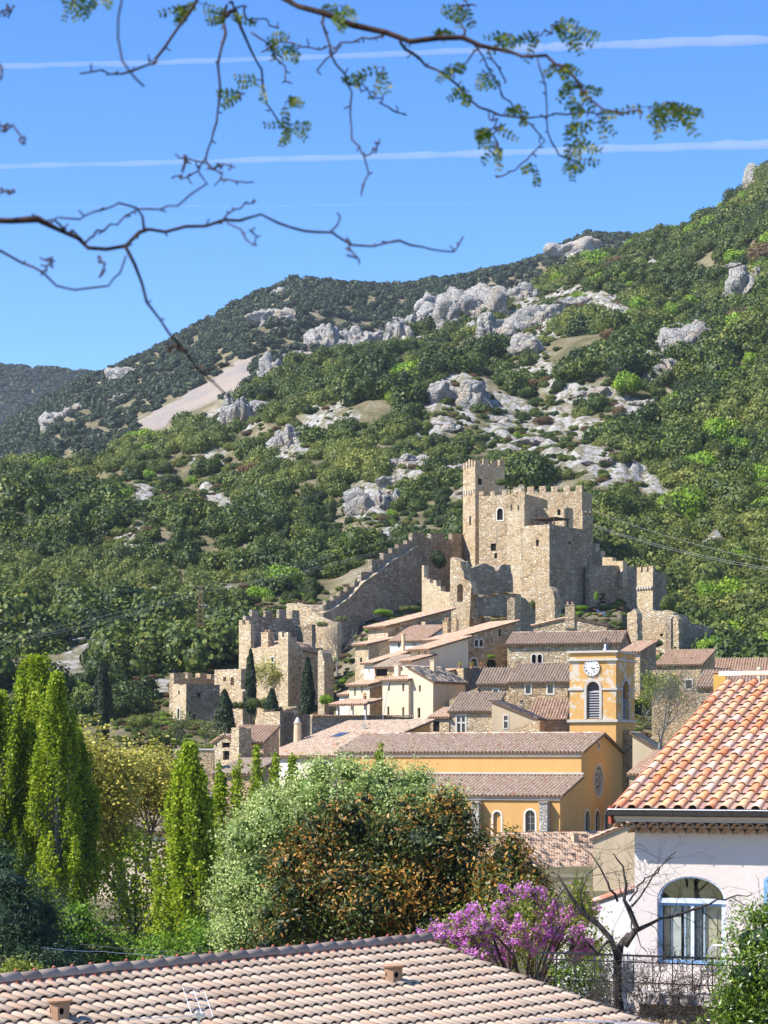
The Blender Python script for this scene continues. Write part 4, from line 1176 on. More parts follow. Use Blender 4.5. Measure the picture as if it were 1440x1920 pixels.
wall_run('ruined_rampart', 'sunlit rough rampart with three dark arched holes above the village roofs', (880, 289), (966, 285.5), [(880, 1088), (884, 1098), (887, 1116), (895, 1114), (900, 1120), (915, 1118), (925, 1112), (940, 1113), (950, 1110), (966, 1113)], 1205, 1.6, 'castle_stone', rough=.2, holes=[(877 + 3, 1157, 887, 1172, 'a'), (898, 1155, 909, 1170, 'a'), (941, 1163, 948, 1172, 'a')])
wall_run('ruined_rampart', 'dark shaded return of the rough rampart sloping down to the right', (965, 286), (1004, 289.5), [(965, 1113), (975, 1117), (985, 1122), (995, 1135), (1004, 1145)], 1190, 1.2, 'shaded_stone', rough=.2)
wall_run('ruined_fragment', 'leaning fragment of ruin standing alone under the bastion', (1004, 300), (1040, 298.5), [(1004, 1122), (1010, 1104), (1018, 1098), (1030, 1099), (1037, 1108), (1040, 1125)], 1160, 1.8, 'castle_stone', rough=.3)

# ================================================================== the crenellated house on the left
h = house('crenellated_house', 'big sunlit medieval house with crenellated rear wall and cypresses in front, left of the village', 268, 46, 448, 540, 606, 1212, 1335, 'flat', mat='pale_stone', smat='castle_stone', roof=None, cat='house',
          win=[(462, 1210, 467, 1226, 'gd'), (462, 1232, 467, 1252, 'd'), (508, 1232, 513, 1257, 'ts'), (505, 1275, 509, 1284, 'd')], swin=[(596, 1260, 599, 1268, 'd'), (560, 1250, 563, 1258, 'd')])
f = h['f']
for a, b, zt in ((f.front(448, 1158), f.front(470, 1158), 0),):
    m_ = MB(); m_.box(a[0], b[0], .003, .6, h['z'] - .3, a[1] - h['zb'] - .9); m_.build('front_parapet', MATS['pale_stone'], h['root'])
m_ = MB(); zt = f.front(470, 1172)[1] - h['zb']
ww = h['W']
m_.box(-h['L'], -h['L'] + .6, .61, 9.5, h['z'] - 4, zt + 1.2); m_.box(-h['L'] + .603, -h['L'] + 3.5, 8.9, 9.5, h['z'] - 4, zt + .4)
m_.build('rear_wall', MATS['shaded_stone'], h['root'])
merlons(h['root'], (-h['L'] + .6, 1.6), (-h['L'] + .6, 9.4), zt + 1.2, 1.35, 1.05, 1.0, .5, mat='shaded_stone')
merlons(h['root'], (-h['L'], 0), (-h['L'] + 1.9, 0), f.front(460, 1172)[1] - h['zb'] - .3, .75, .6, .9, mat='pale_stone')
a = f.front(522, 1205); b = f.front(540, 1194)
m_ = MB(); m_.box(a[0], -.003, .003, 1.4, h['z'] - .3, b[1] - h['zb']); m_.build('corner_turret', MATS['castle_stone'], h['root'])
merlons(h['root'], (a[0], 0), (-.003, 0), b[1] - h['zb'], .6, .4, .7, mat='pale_stone')
roof_plane(h['root'], (-h['L'] + 1.9, .5, h['z'] - .15), (-2.2, .5, h['z'] - .15), (-2.2, ww * .6, h['z'] + .9), (-h['L'] + 1.9, ww * .6, h['z'] + .9), 'warm_roof_tile')
roof_plane(h['root'], (.15, ww + .2, h['z'] - 1.0), (.15, 2.4, h['z'] - .4), (-3.4, 2.4, h['z'] + .9), (-3.4, ww + .2, h['z'] + .6), 'warm_roof_tile')
x, z = f.front(502, 1210, 1.2); chimney(h['root'], x, 1.2, z - h['zb'] - .4, 1.3, 1.0, 1.9, 'castle_stone', 2)
wall_run('round_buttress', 'sunlit broken pier at the right corner of the crenellated house', (594, 262), (608, 261.5), [(596, 1222), (600, 1218), (604, 1224), (608, 1240)], 1345, 2.2, 'pale_stone', rough=.12, z_extra=3)
wall_run('link_wall', 'low wall with two small windows linking the left tower and the crenellated house', (402, 270), (452, 266), [(402, 1256), (452, 1254)], 1335, .8, 'castle_stone', holes=[(418, 1269, 424, 1277, ''), (432, 1270, 439, 1285, 'a')], z_extra=3)
house('left_tower', 'low square tower with a dark front at the far left of the village', 262, 62, 324, 349, 412, 1282, 1368, 'flat', mat='pale_stone', smat='shaded_stone', roof=None, cat='tower', rough=.12,
      win=[(334, 1295, 337, 1302, 'd'), (333, 1328, 337, 1348, 'ds')], swin=[(370, 1299, 376, 1307, 'd'), (354, 1334, 359, 1350, 'd'), (362, 1340, 366, 1352, 'd')])
w = wall_run('battlement', 'rear crenellated wall of the low left tower', (326, 268), (412, 276), [(326, 1262), (334, 1262), (347, 1262), (347, 1272), (352, 1272), (352, 1261), (360, 1261), (360, 1271), (375, 1270), (375, 1262), (388, 1262), (388, 1272), (395, 1272), (395, 1264), (412, 1264)], 1300, .7, 'castle_stone', z_extra=3)
wall_run('garden_wall', 'curving garden retaining wall under the link wall', (430, 258), (455, 256), [(430, 1294), (448, 1292), (455, 1296)], 1345, 1.5, 'castle_stone', z_extra=3, rough=.05)
wall_run('garden_wall', 'stone garden wall between the cypresses', (478, 250), (505, 246), [(478, 1322), (492, 1324), (505, 1340)], 1370, .8, 'castle_stone', z_extra=2)

# ================================================================== upper village
house('tall_stone_house', 'tall stone house with a long roof climbing to the right, leftmost of the upper row', 264, 50, 690, 727, 846, 1174, 1262, 'mono', .235, 'pale_stone', 'village_stone', roof='warm_roof_tile', o=.55, win=[(709, 1196, 712, 1203, 'ds')], swin=[(743, 1176, 745, 1184, 'd')])
house('stone_annex', 'narrow stone annex with its own roof left of the tall stone house', 260, 50, 666, 691, 700, 1208, 1275, 'mono', .2, 'pale_stone', roof='warm_roof_tile', o=.45, W=4, win=[(675, 1233, 679, 1245, 'd')])
house('white_upper_house', 'small white house with a blue window between the tall stone house and the dark gable', 258, 22, 731, 795, 800, 1202, 1235, 'mono', .3, 'white_plaster', roof='warm_roof_tile', W=7, win=[(746, 1203, 750, 1214, 'B'), (774, 1200, 780, 1211, 'b')])
house('dark_gable_house', 'ruined house end with a dark slanting side wall under the rampart', 266, 60, 790, 797, 846, 1165, 1215, 'mono', .16, 'pale_stone', 'shaded_stone', roof=None, rough=.1)
house('arched_door_house', 'large stone house with a twin arched window and an arched door in its shaded side', 250, 50, 801, 850, 968, 1198, 1262, 'mono', .235, 'pale_stone', 'village_stone', roof='warm_roof_tile', o=.5,
      win=[(813, 1203, 816, 1211, 'd'), (837, 1203, 840, 1211, 'd'), (821, 1229, 825, 1236, 's'), (821, 1239, 825, 1254, 's')],
      swin=[(890, 1199, 896, 1212, 'asd'), (899, 1199, 905, 1212, 'asd'), (935, 1180, 940, 1192, 'd'), (883, 1234, 894, 1249, 'asb'), (913, 1236, 931, 1252, 'ad')],
      chim=[(838, 1190, .8, 1.5, 2, 3.5, 'village_stone'), (855, 1183, .5, 1.2, 1, 5.0, 'village_stone')])
house('long_stone_house', 'long upper stone house with a wide ribbed tile roof and a twin arched window', 246, 14, 951, 1163, 1186, 1205, 1262, 'gable', .33, 'castle_stone', 'shaded_stone', roof='old_roof_tile', W=8.5, o=.4,
      win=[(997, 1227, 1005, 1245, 'asd'), (1008, 1227, 1016, 1245, 'asd')])
h = house('gabled_stone_house', 'stone gable end with a slim chimney showing above the long tile roof', 262, 12, 1000, 1138, 1150, 1172, 1200, 'gabley', .22, 'castle_stone', roof='warm_roof_tile', W=6, z_extra=2,
      chim=[(1069, 1172, 1.1, 2.3, 2, .2, 'castle_stone')])
house('terrace', 'stone terrace with flower pots in front of the arched door', 241, 50, 850, 869, 941, 1252, 1290, 'flat', .2, 'castle_stone', 'shaded_stone', roof=None, cat='terrace', z_extra=2)
house('white_slope_house', 'low pale house under a long slanting roof, left of the middle group', 247, 50, 683, 702, 778, 1243, 1272, 'mono', .26, 'white_plaster', 'garden_wall_plaster', roof='warm_roof_tile', o=.45, win=[(691, 1254, 693, 1264, 'd')], chim=[(756, 1222, .35, 1.9, 0, 5, 'tan_plaster')])
house('slit_window_house', 'cream house with two slit windows under a small bright roof', 243, 46, 770, 806, 818, 1217, 1262, 'mono', .24, 'cream_plaster', roof='warm_roof_tile', o=.5, W=6, win=[(784, 1221, 787, 1236, 'd'), (796, 1220, 799, 1235, 'd')])
house('low_shed', 'low open fronted shed with a grey tile roof in the middle of the houses', 241, 30, 702, 752, 768, 1251, 1275, 'mono', .28, 'village_stone', roof='grey_roof_tile', W=5, win=[(704, 1254, 726, 1268, 'd')])
house('small_cream_house', 'small cream cube of a house with a bright roof edge beside the shed', 240, 40, 752, 772, 782, 1240, 1275, 'mono', .2, 'cream_plaster', roof='warm_roof_tile', W=4)
# --- the big cream pair
house('cream_terrace_house', 'wide cream rendered house with slit windows and doors, middle of the village', 236, 40, 717, 766, 768, 1275, 1352, 'mono', .16, 'cream_plaster', roof='warm_roof_tile', o=.35, W=8,
      win=[(727, 1278, 731, 1295, 'd'), (754, 1282, 758, 1296, 'b'), (726, 1325, 730, 1341, 'b'), (754, 1326, 758, 1344, 'b')], chim=[(745, 1268, .55, 1.1, 0, 2, 'cream_plaster')])
house('cream_gable_house', 'tall cream gabled house with a grey roof falling to the right', 234.5, 40, 765, 812, 872, 1278, 1352, 'monox', .46, 'cream_plaster', 'tan_plaster', roof='grey_roof_tile',
      win=[(785, 1285, 789, 1297, 'd'), (783, 1327, 788, 1346, 'd')], chim=[(812, 1262, .55, 1.3, 0, 3, 'tan_plaster')])
house('brown_side_house', 'two storey house with a brown stone side wall and slit windows', 240, 46, 655, 693, 722, 1284, 1345, 'mono', .2, 'cream_plaster', 'village_stone', roof='warm_roof_tile', o=.4,
      win=[(664, 1287, 667, 1305, 'd'), (677, 1285, 680, 1299, 'd')])
house('tiny_left_house', 'tiny pale house with a bright roof at the left end of the cream group', 243, 44, 636, 654, 658, 1303, 1330, 'mono', .25, 'white_plaster', roof='warm_roof_tile', W=3, win=[(647, 1306, 649, 1313, 'd')])
# pergola
pg = empty('pergola', at(660, 1345, 232), -R(40), 'small tiled porch on posts left of the cream houses', 'porch')
for x_ in (-2.2, -.2, 1.6): m_ = MB(); m_.box(x_, x_ + .25, 0, .25, -1, 1.35); m_.build('post', MATS['pale_trim'], pg)
roof_plane(pg, (-2.9, -.4, 1.3), (2.0, -.4, 1.3), (2.0, 2.6, 1.9), (-2.9, 2.6, 1.9), 'warm_roof_tile')
# --- right hand middle group
house('quoin_house', 'low stone house with a sloping parapet at the left of the right middle group', 233, 10, 842, 896, 900, 1289, 1345, 'monox', -.42, 'village_stone', roof=None, W=6, win=[(885, 1297, 891, 1311, 'd')], z_extra=2.5)
house('single_window_house', 'low ochre stone house with one square framed window', 233, 10, 895, 957, 962, 1283, 1345, 'mono', .3, 'castle_stone', roof='grey_roof_tile', W=6, win=[(925, 1293, 934, 1306, 'sg')], z_extra=2.5)
house('two_window_house', 'wide stone house with two white framed windows, directly left of the clock tower', 231, 12, 954, 1064, 1070, 1279, 1350, 'mono', .3, 'village_stone', roof='grey_roof_tile', W=7, win=[(986, 1284, 995, 1300, 'sg'), (1027, 1283, 1037, 1300, 'sg')], z_extra=3)
house('cross_window_house', 'small stone house with a large cross window above the church roof', 224, 14, 842, 925, 930, 1334, 1375, 'mono', .32, 'pale_stone', roof='grey_roof_tile', W=6, win=[(857, 1342, 872, 1373, 'xs')], z_extra=2.5)
house('ochre_gable_house', 'ochre grey house with a roof slanting down to the right and a tall narrow window', 222, 14, 922, 1004, 1010, 1348, 1375, 'monox', .40, 'tan_plaster', roof='old_roof_tile', W=6, win=[(945, 1342, 952, 1365, 'ts')], z_extra=3)
house('low_tiled_house', 'low house with a wide fan of old tiles beside the foot of the clock tower', 226, 12, 990, 1060, 1066, 1349, 1372, 'mono', .42, 'shaded_stone', roof='warm_roof_tile', W=5.5, z_extra=3, chim=[(978, 1332, .35, 1.0, 0, 2)])
house('lean_to_shed', 'little lean-to with a tilted tile roof left of the cross window house', 225, 30, 806, 842, 846, 1345, 1372, 'mono', .3, 'village_stone', roof='warm_roof_tile', W=3, win=[(812, 1352, 824, 1372, 'd')], z_extra=2)
wall_run('retaining_wall', 'pale slanting garden wall in front of the low tiled house', (948, 219), (1012, 216), [(948, 1372), (985, 1358), (1012, 1351)], 1380, .6, 'village_stone')
wall_run('retaining_wall', 'dark garden wall against the foot of the clock tower', (1012, 217), (1066, 222), [(1012, 1351), (1066, 1353)], 1380, .6, 'shaded_stone')

# ================================================================== left lower group
h = house('slate_grey_house', 'stone house with a steep sunlit left wall and dark long side, behind the round chimney', 236, 40, 490, 524, 528, 1334, 1430, 'mono', .2, 'castle_stone', roof=None, W=3, win=[], z_extra=2)
house('long_shaded_wall', 'long dark shaded house side ending at the slanting left gable', 235, 40, 521, 525, 640, 1334, 1400, 'mono', -.05, 'castle_stone', 'shaded_stone', roof=None, cat='house', z_extra=2)
wall_run('tile_capped_wall', 'long dark wall capped with a row of tiles above the skylight roof', (585, 229), (772, 233), [(585, 1342), (700, 1342), (772, 1345)], 1385, .6, 'shaded_stone')
m_ = MB()
fr_ = Frame(585, 229, -math.degrees(math.atan2(4, (772 - 720) / F * 233 - (585 - 720) / F * 229)))
rr_ = empty('wall_coping', fr_.world(0, -.1, fr_.front(585, 1342)[1]), -R(fr_.phi), 'row of pale tiles capping the long dark wall', 'coping')
for k in range(46): m_.box(k * .245, k * .245 + .15, -.15, .75, 0.0, .12, 0, rnd.random())
o_ = m_.build('coping_tiles', MATS['warm_roof_tile'], rr_); o_['kind'] = 'stuff'
h = house('skylight_house', 'wide low house with a huge weathered tile roof, a skylight and orange shutters', 212, 48, 500, 655, 690, 1416, 1490, 'mono', .31, 'white_plaster', 'ochre_plaster', roof='old_roof_tile', W=10.5, o=.5,
          win=[(545, 1423, 556, 1437, 'so'), (626, 1424, 634, 1438, 'so')])
m_ = MB(); zz = lambda y: h['z'] + .31 * y + .14
x0, _ = h['f'].front(622, 1390, 5.5); m_.add([(x0, 5.2, zz(5.2)), (x0 + 1.5, 5.2, zz(5.2)), (x0 + 1.5, 6.6, zz(6.6)), (x0, 6.6, zz(6.6)), (x0, 5.2, zz(5.2) + .1), (x0 + 1.5, 5.2, zz(5.2) + .1), (x0 + 1.5, 6.6, zz(6.6) + .1), (x0, 6.6, zz(6.6) + .1)],
         [(4, 5, 6, 7), (0, 1, 5, 4), (1, 2, 6, 5), (2, 3, 7, 6), (3, 0, 4, 7)]); m_.build('skylight', MATS['dark_glass'], h['root'])
ch = empty('round_chimney', at(558, 1380, 224), 0, 'tall round tapering chimney with a conical cap', 'chimney')
m_ = MB(); m_.lathe([(.42, -1), (.38, .6), (.34, 1.2), (.40, 1.25), (.40, 1.35)], (0, 0, 0), 12); m_.build('shaft', MATS['tan_plaster'], ch)
m_ = MB(); m_.lathe([(.34, 1.35), (.2, 1.7), (.05, 1.9)], (0, 0, 0), 12); m_.build('cap', MATS['dressed_stone'], ch)
chx = empty('stone_cross', at(682, 1368, 222), 0, 'small stone cross finial standing on the roof ridge', 'cross')
m_ = MB(); m_.box(-.1, .1, -.1, .1, -.6, .75); m_.box(-.3, -.1, -.1, .1, .3, .5); m_.box(.1, .3, -.1, .1, .3, .5); m_.build('cross', MATS['dressed_stone'], chx)
house('chimney_stack_house', 'house with ribbed roof tiles and a massive stone chimney at the lower left', 204, 30, 400, 441, 443, 1392, 1450, 'gabley', .55, 'pale_stone', roof='warm_roof_tile', W=3.0, win=[(404, 1392, 407, 1400, 'd'), (416, 1392, 431, 1402, 'd'), (418, 1408, 430, 1425, 'd')], z_extra=4)
house('ribbed_roof_house', 'ribbed tile roof to the right of the massive stone chimney', 208, 14, 420, 494, 497, 1392, 1450, 'mono', .3, 'castle_stone', roof='warm_roof_tile', W=5, z_extra=4)
h = house('massive_chimney', 'massive square stone chimney stack with a ragged top', 203, 40, 434, 448, 471, 1364, 1440, 'flat', .2, 'pale_stone', 'castle_stone', roof=None, cat='chimney', rough=.12, z_extra=4)
gate = empty('crenellated_gate', at(325, 1440, 190), 0, 'top of a town gate with three pale capped merlons showing above the trees', 'gate')
m_ = MB(); m_.box(0, 3.4, 0, 1.4, -5, .2); m_.build('wall', MATS['castle_stone'], gate)
for x0, x1, zt in ((0.0, .75, 1.45), (.95, 1.75, 1.5), (1.9, 3.4, 1.52)):
    m_ = MB(); m_.box(x0, x1, .05, 1.2, .2, zt); q = m_.build('merlon', MATS['village_stone'], gate)
    m_ = MB(); m_.box(x0 - .06, x1 + .06, -.02, 1.3, zt, zt + .13); m_.build('cap', MATS['pale_trim'], q)
house('covered_terrace', 'brown shadowed building with a flat lean-to roof behind the poplar tips', 188, 20, 398, 470, 500, 1452, 1520, 'mono', .2, 'village_stone', roof='grey_roof_tile', W=6, z_extra=3, win=[(410, 1458, 425, 1485, 'd')])

# ================================================================== right hand group behind the white house
house('ribbed_small_house', 'small house with ribbed roof just right of the clock tower top', 240, 30, 1165, 1200, 1230, 1222, 1290, 'mono', .28, 'castle_stone', 'shaded_stone', roof='warm_roof_tile', o=.35)
house('low_gable_house', 'low stone house with a spreading tile roof behind the blank stone wall', 246, 22, 1228, 1316, 1322, 1246, 1300, 'mono', .3, 'village_stone', roof='warm_roof_tile', W=6)
house('single_opening_house', 'blank stone house with one small framed window, behind the bare grey tree', 232, 16, 1222, 1314, 1318, 1256, 1400, 'flat', .2, 'village_stone', roof=None, rough=.06, W=6, win=[(1286, 1275, 1297, 1291, 's'), (1243, 1288, 1249, 1298, 'd')], z_extra=3)
house('ochre_ribbed_house', 'golden stone house with a ribbed tile roof and an ochre chimney', 222, 16, 1306, 1400, 1410, 1288, 1420, 'mono', .3, 'castle_stone', roof='old_roof_tile', W=6, z_extra=2, win=[(1316, 1316, 1330, 1332, 'd')])
house('right_edge_house', 'ribbed roofed house at the right edge behind the near roof ridge', 218, 12, 1385, 1500, 1510, 1300, 1420, 'mono', .3, 'tan_plaster', roof='old_roof_tile', W=7, z_extra=2)
house('far_roof_house', 'farther pale roof along the foot of the wood at the right', 250, 12, 1300, 1450, 1460, 1262, 1300, 'mono', .3, 'village_stone', roof='warm_roof_tile', W=6)
ch = empty('ochre_chimney', at(1350, 1283, 219), -R(16), 'square ochre rendered chimney with a little tiled hood', 'chimney')
m_ = MB(); m_.box(-.6, .6, -.35, .35, -.8, .95); m_.build('shaft', MATS['yellow_paint'], ch)
m_ = MB(); m_.box(-.68, .68, -.42, .42, 1.1, 1.22)
for k in range(5): m_.box(-.6 + k * .26, -.48 + k * .26, -.35, .35, .95, 1.1)
m_.build('hood', MATS['warm_roof_tile'], ch)
ch = empty('thin_chimney', at(1424, 1280, 214), 0, 'thin pale chimney pipe near the right edge', 'chimney')
m_ = MB(); m_.lathe([(.2, -.6), (.2, 1.2), (.26, 1.25), (.2, 1.5)], (0, 0, 0), 8); m_.build('shaft', MATS['cream_plaster'], ch)
wall_run('rubble_wall', 'tumbled rubble wall under the bare grey tree', (1188, 212), (1262, 222), [(1188, 1372), (1205, 1376), (1220, 1392), (1240, 1402), (1262, 1402)], 1440, 1.2, 'village_stone', rough=.2)
house('grey_gable', 'plain grey gable wall falling to the right beside the clock tower', 200, 14, 1186, 1262, 1266, 1425, 1460, 'monox', .62, 'tan_plaster', roof='grey_roof_tile', W=6, z_extra=4)
house('side_roof_house', 'small tumbledown roof between the clock tower and the near roof', 180, 30, 1180, 1232, 1240, 1452, 1500, 'mono', .35, 'castle_stone', roof='warm_roof_tile', W=5, z_extra=4)
# ================================================================== church
CH = Frame(1090, 200, 22)
zb = CH.front(1090, 1590)[1] - 1.5
church = empty('church', (CH.C.x, CH.C.y, zb), -R(22), 'ochre rendered church with long tiled roofs and a rose window in its shaded front', 'church')
Lc = -CH.front(634, 1400)[0]
Wc = CH.side(1166, 1400)[0]
a_ = -CH.side(1050, 1500)[0]
ze = CH.front(1090, 1412)[1] - zb
zea = CH.side(1050, 1494)[1] - zb
zta = CH.side(1088, 1458)[1] - zb
zr = CH.side(1128, 1378)[1] - zb
sN = (zr - ze) / (Wc / 2)
def add_wall(root, fn, poly, mat, specs, fpx, rz, thick=.4, smooth_holes=()):
    mb = MB(); w = Wall(fn, poly, mb, 0, thick)
    for wd in specs:
        x0, y0, x1, y1, st = wd
        p, _ = fpx(x0, y1); q, _ = fpx(x1, y1); _, z1 = fpx((x0 + x1) / 2, y0); _, z0 = fpx((x0 + x1) / 2, y1)
        if p > q: p, q = q, p
        make_window(root, w, p, q, z0 - rz, z1 - rz, st)
    for hl in smooth_holes: w.holes.append(hl)
    w.close(); return mb.build('wall', MATS[mat], root)
add_wall(church, lambda u, w, d: (u, d, w), [(-Lc, zta - .3), (0, zta - .3), (0, ze), (-Lc, ze)], 'ochre_plaster', [], CH.front, zb)
add_wall(church, lambda u, w, d: (u, -a_ + d, w), [(-Lc, 0), (0, 0), (0, zea), (-Lc, zea)], 'ochre_plaster',
         [(925, 1522, 939, 1572, 'as'), (985, 1519, 1003, 1570, 'asg'), (862, 1519, 876, 1570, 'asg')], lambda x, y: CH.front(x, y, -a_), zb)
# blind arch filled with the same render
u0, _ = CH.front(925, 1570, -a_); u1, _ = CH.front(939, 1570, -a_)
m_ = MB(); m_.box(u0, u1, -a_ + .2, -a_ + .23, CH.front(930, 1572, -a_)[1] - zb, CH.front(930, 1526, -a_)[1] - zb); m_.build('blind_panel', MATS['ochre_plaster'], church)
yc0, zc0 = CH.side(1122.3, 1464); ry = CH.side(1134, 1464)[0] - yc0; rz_ = CH.side(1122, 1435)[1] - zc0; rad = (ry + rz_) / 2 * .84
rose = [(yc0 + rad * math.cos(2 * math.pi * k / 28), zc0 - zb + rad * math.sin(2 * math.pi * k / 28)) for k in range(28)]
yo, zo = CH.side(1122, 1398); ocu = [(yo + .32 * math.cos(2 * math.pi * k / 12), zo - zb + .5 * math.sin(2 * math.pi * k / 12)) for k in range(12)]
add_wall(church, lambda u, w, d: (-d, u, w), [(-a_, 0), (Wc, 0), (Wc, ze), (Wc / 2, zr), (0, ze), (0, zta), (-a_, zea)], 'ochre_plaster',
         [(1097, 1520, 1105, 1562, 'asg'), (1116, 1520, 1124, 1560, 'asg'), (1134, 1520, 1142, 1556, 'asg')], CH.side, zb, .4, [rose, ocu])
def ring(mb, cy, cz, r0, r1, x0, x1, n=28, m=0):
    for k in range(n):
        a0, a1 = 2 * math.pi * k / n, 2 * math.pi * (k + 1) / n
        P = []
        for xx in (x1, x0):
            for rr, aa in ((r0, a0), (r1, a0), (r1, a1), (r0, a1)): P.append((xx, cy + rr * math.cos(aa), cz + rr * math.sin(aa)))
        mb.add(P, [(0, 1, 2, 3), (7, 6, 5, 4), (1, 5, 6, 2), (0, 3, 7, 4)], m, .5)
rw = MB(); ring(rw, yc0, zc0 - zb, rad, rad * 1.13, -.02, .06); ring(rw, yc0, zc0 - zb, rad * .93, rad, -.24, -.02); ring(rw, yc0, zc0 - zb, rad * .2, rad * .3, -.24, -.12, 14)
for k in range(8):
    an = 2 * math.pi * k / 8 + .2; c_, s_ = math.cos(an), math.sin(an)
    rw.tube([(-.16, yc0 + c_ * rad * .28, zc0 - zb + s_ * rad * .28), (-.16, yc0 + c_ * rad * .78, zc0 - zb + s_ * rad * .78)], .045, 5)
    an += math.pi / 8; c_, s_ = math.cos(an), math.sin(an)
    ring(rw, yc0 + c_ * rad * .74, zc0 - zb + s_ * rad * .74, rad * .17, rad * .22, -.22, -.12, 10)
rose_o = rw.build('rose_window', MATS['dressed_stone'], church)
p = MB(); face_holes(p, rose, [], lambda u, w: (-.25, u, w)); p.build('pane', MATS['dark_glass'], rose_o)
rw = MB(); ring(rw, yo, zo - zb, .34, .46, -.02, .05, 12); oo = rw.build('oculus', MATS['pale_trim'], church)
p = MB(); face_holes(p, ocu, [], lambda u, w: (-.25, u, w)); p.build('pane', MATS['dark_glass'], oo)
# back and left walls
m_ = MB(); m_.add([(0, Wc, 0), (-Lc, Wc, 0), (-Lc, Wc, ze), (0, Wc, ze)], [(0, 1, 2, 3)]); m_.add([(-Lc, -a_, 0), (-Lc, -a_, zea), (-Lc, 0, zta), (-Lc, 0, ze), (-Lc, Wc / 2, zr), (-Lc, Wc, ze), (-Lc, Wc, 0)], [(0, 1, 2, 3, 4, 5, 6)])
m_.build('rear_wall', MATS['ochre_plaster'], church)
o = .30
roof_plane(church, (-Lc - .3, -o, ze - sN * o + .12), (o, -o, ze - sN * o + .12), (o, Wc / 2, zr + .12), (-Lc - .3, Wc / 2, zr + .12), 'old_roof_tile', .37)
roof_plane(church, (o, Wc + o, ze - sN * o + .12), (-Lc - .3, Wc + o, ze - sN * o + .12), (-Lc - .3, Wc / 2, zr + .123), (o, Wc / 2, zr + .123), 'old_roof_tile')
ridge_line(church, (-Lc - .3, Wc / 2, zr + .2), (o, Wc / 2, zr + .2), 'old_roof_tile', .13)
sA_ = (zta - zea) / a_
roof_plane(church, (-Lc - .3, -a_ - o, zea - sA_ * o + .1), (o, -a_ - o, zea - sA_ * o + .1), (o, -.02, zta + .1), (-Lc - .3, -.02, zta + .1), 'old_roof_tile', .37)
m_ = MB()
m_.box(-Lc, .05, -.16, -.003, ze - .30, ze - .1); m_.box(-Lc, .05, -a_ - .16, -a_ - .003, zea - .3, zea - .1)
m_.box(-Lc, .25, -.16, -.003, zta + .28, zta + .45)
m_.build('cornice', MATS['dressed_stone'], church)
for x0, x1 in ((889, 903), (1016, 1031), (760, 774)):
    p0, _ = CH.front(x0, 1560, -a_); p1, _ = CH.front(x1, 1560, -a_)
    m_ = MB(); m_.box(p0, p1, -a_ - .75, -a_ - .003, 0, zea - .55); m_.box(p0 - .06, p1 + .06, -a_ - .83, -a_ - .003, zea - .55, zea - .4)
    m_.build('buttress', MATS['buttress_stone'], church)

# ================================================================== clock tower
yt = CH.side(1155, 1400)[0]
TW = Frame(1155, CH.world(-.06, yt).y, 22)
zt0 = zb
wt = -TW.front(1068, 1300)[0]; dt = TW.side(1190, 1300)[0]
tower = empty('clock_tower', (TW.C.x, TW.C.y, zt0), -R(22), 'square ochre bell tower with peeling plaster, a white clock face and louvred arches', 'clock tower')
zl = lambda py: TW.front(1110, py)[1] - zt0
zls = lambda py: TW.side(1172, py)[1] - zt0
ztop = zl(1222)
zbelt0, zbelt1 = zl(1354), zl(1349); zm0, zm1 = zl(1294), zl(1290)
def tw_wall(poly, fn, mat, holes=()):
    mb = MB(); w = Wall(fn, poly, mb, 0, .45)
    for h_ in holes: w.holes.append(h_)
    w.close(); return mb.build('wall', MATS[mat], tower)
fF = lambda u, w, d: (u, d, w); fS = lambda u, w, d: (-d, u, w)
ua, ub = TW.front(1100, 1340)[0], TW.front(1124, 1340)[0]; sa, sb = TW.side(1166, 1340)[0], TW.side(1179, 1340)[0]
archF = arch_poly(ua, ub, zbelt1 + .05, zl(1278), 12); archS = arch_poly(sa, sb, zbelt1 + .05, zls(1276), 12)
tw_wall([(-wt, 0), (0, 0), (0, zbelt0), (-wt, zbelt0)], fF, 'ochre_plaster'); tw_wall([(0, 0), (dt, 0), (dt, zbelt0), (0, zbelt0)], fS, 'ochre_plaster')
tw_wall([(-wt, zbelt0), (0, zbelt0), (0, ztop), (-wt, ztop)], fF, 'peeling_ochre_plaster', [archF]); tw_wall([(0, zbelt0), (dt, zbelt0), (dt, ztop), (0, ztop)], fS, 'peeling_ochre_plaster', [archS])
m_ = MB(); m_.add([(0, dt, 0), (-wt, dt, 0), (-wt, dt, ztop), (0, dt, ztop), (-wt, 0, 0), (-wt, 0, ztop)], [(0, 1, 2, 3), (1, 4, 5, 2)]); m_.build('rear_wall', MATS['ochre_plaster'], tower)
m_ = MB(); m_.add([(-wt, 0, ztop - .1), (0, 0, ztop - .1), (0, dt, ztop - .1), (-wt, dt, ztop - .1)], [(0, 1, 2, 3)]); m_.build('flat_roof', MATS['dressed_stone'], tower)
def band(z0, z1, pr, name, mat='dressed_stone'):
    m = MB()
    m.box(-wt - pr, pr, -pr, -.002, z0, z1); m.box(.002, pr, -.001, dt + pr, z0, z1)
    m.box(-wt - pr, -wt - .002, -.001, dt + pr, z0, z1); m.box(-wt - pr + .01, .001, dt + .002, dt + pr, z0, z1)
    return m.build(name, MATS[mat], tower)
band(ztop - .1, ztop + .1, .22, 'top_cornice'); band(zl(1239), zl(1235), .2, 'upper_moulding'); band(zbelt0, zbelt1, .2, 'lower_belt')
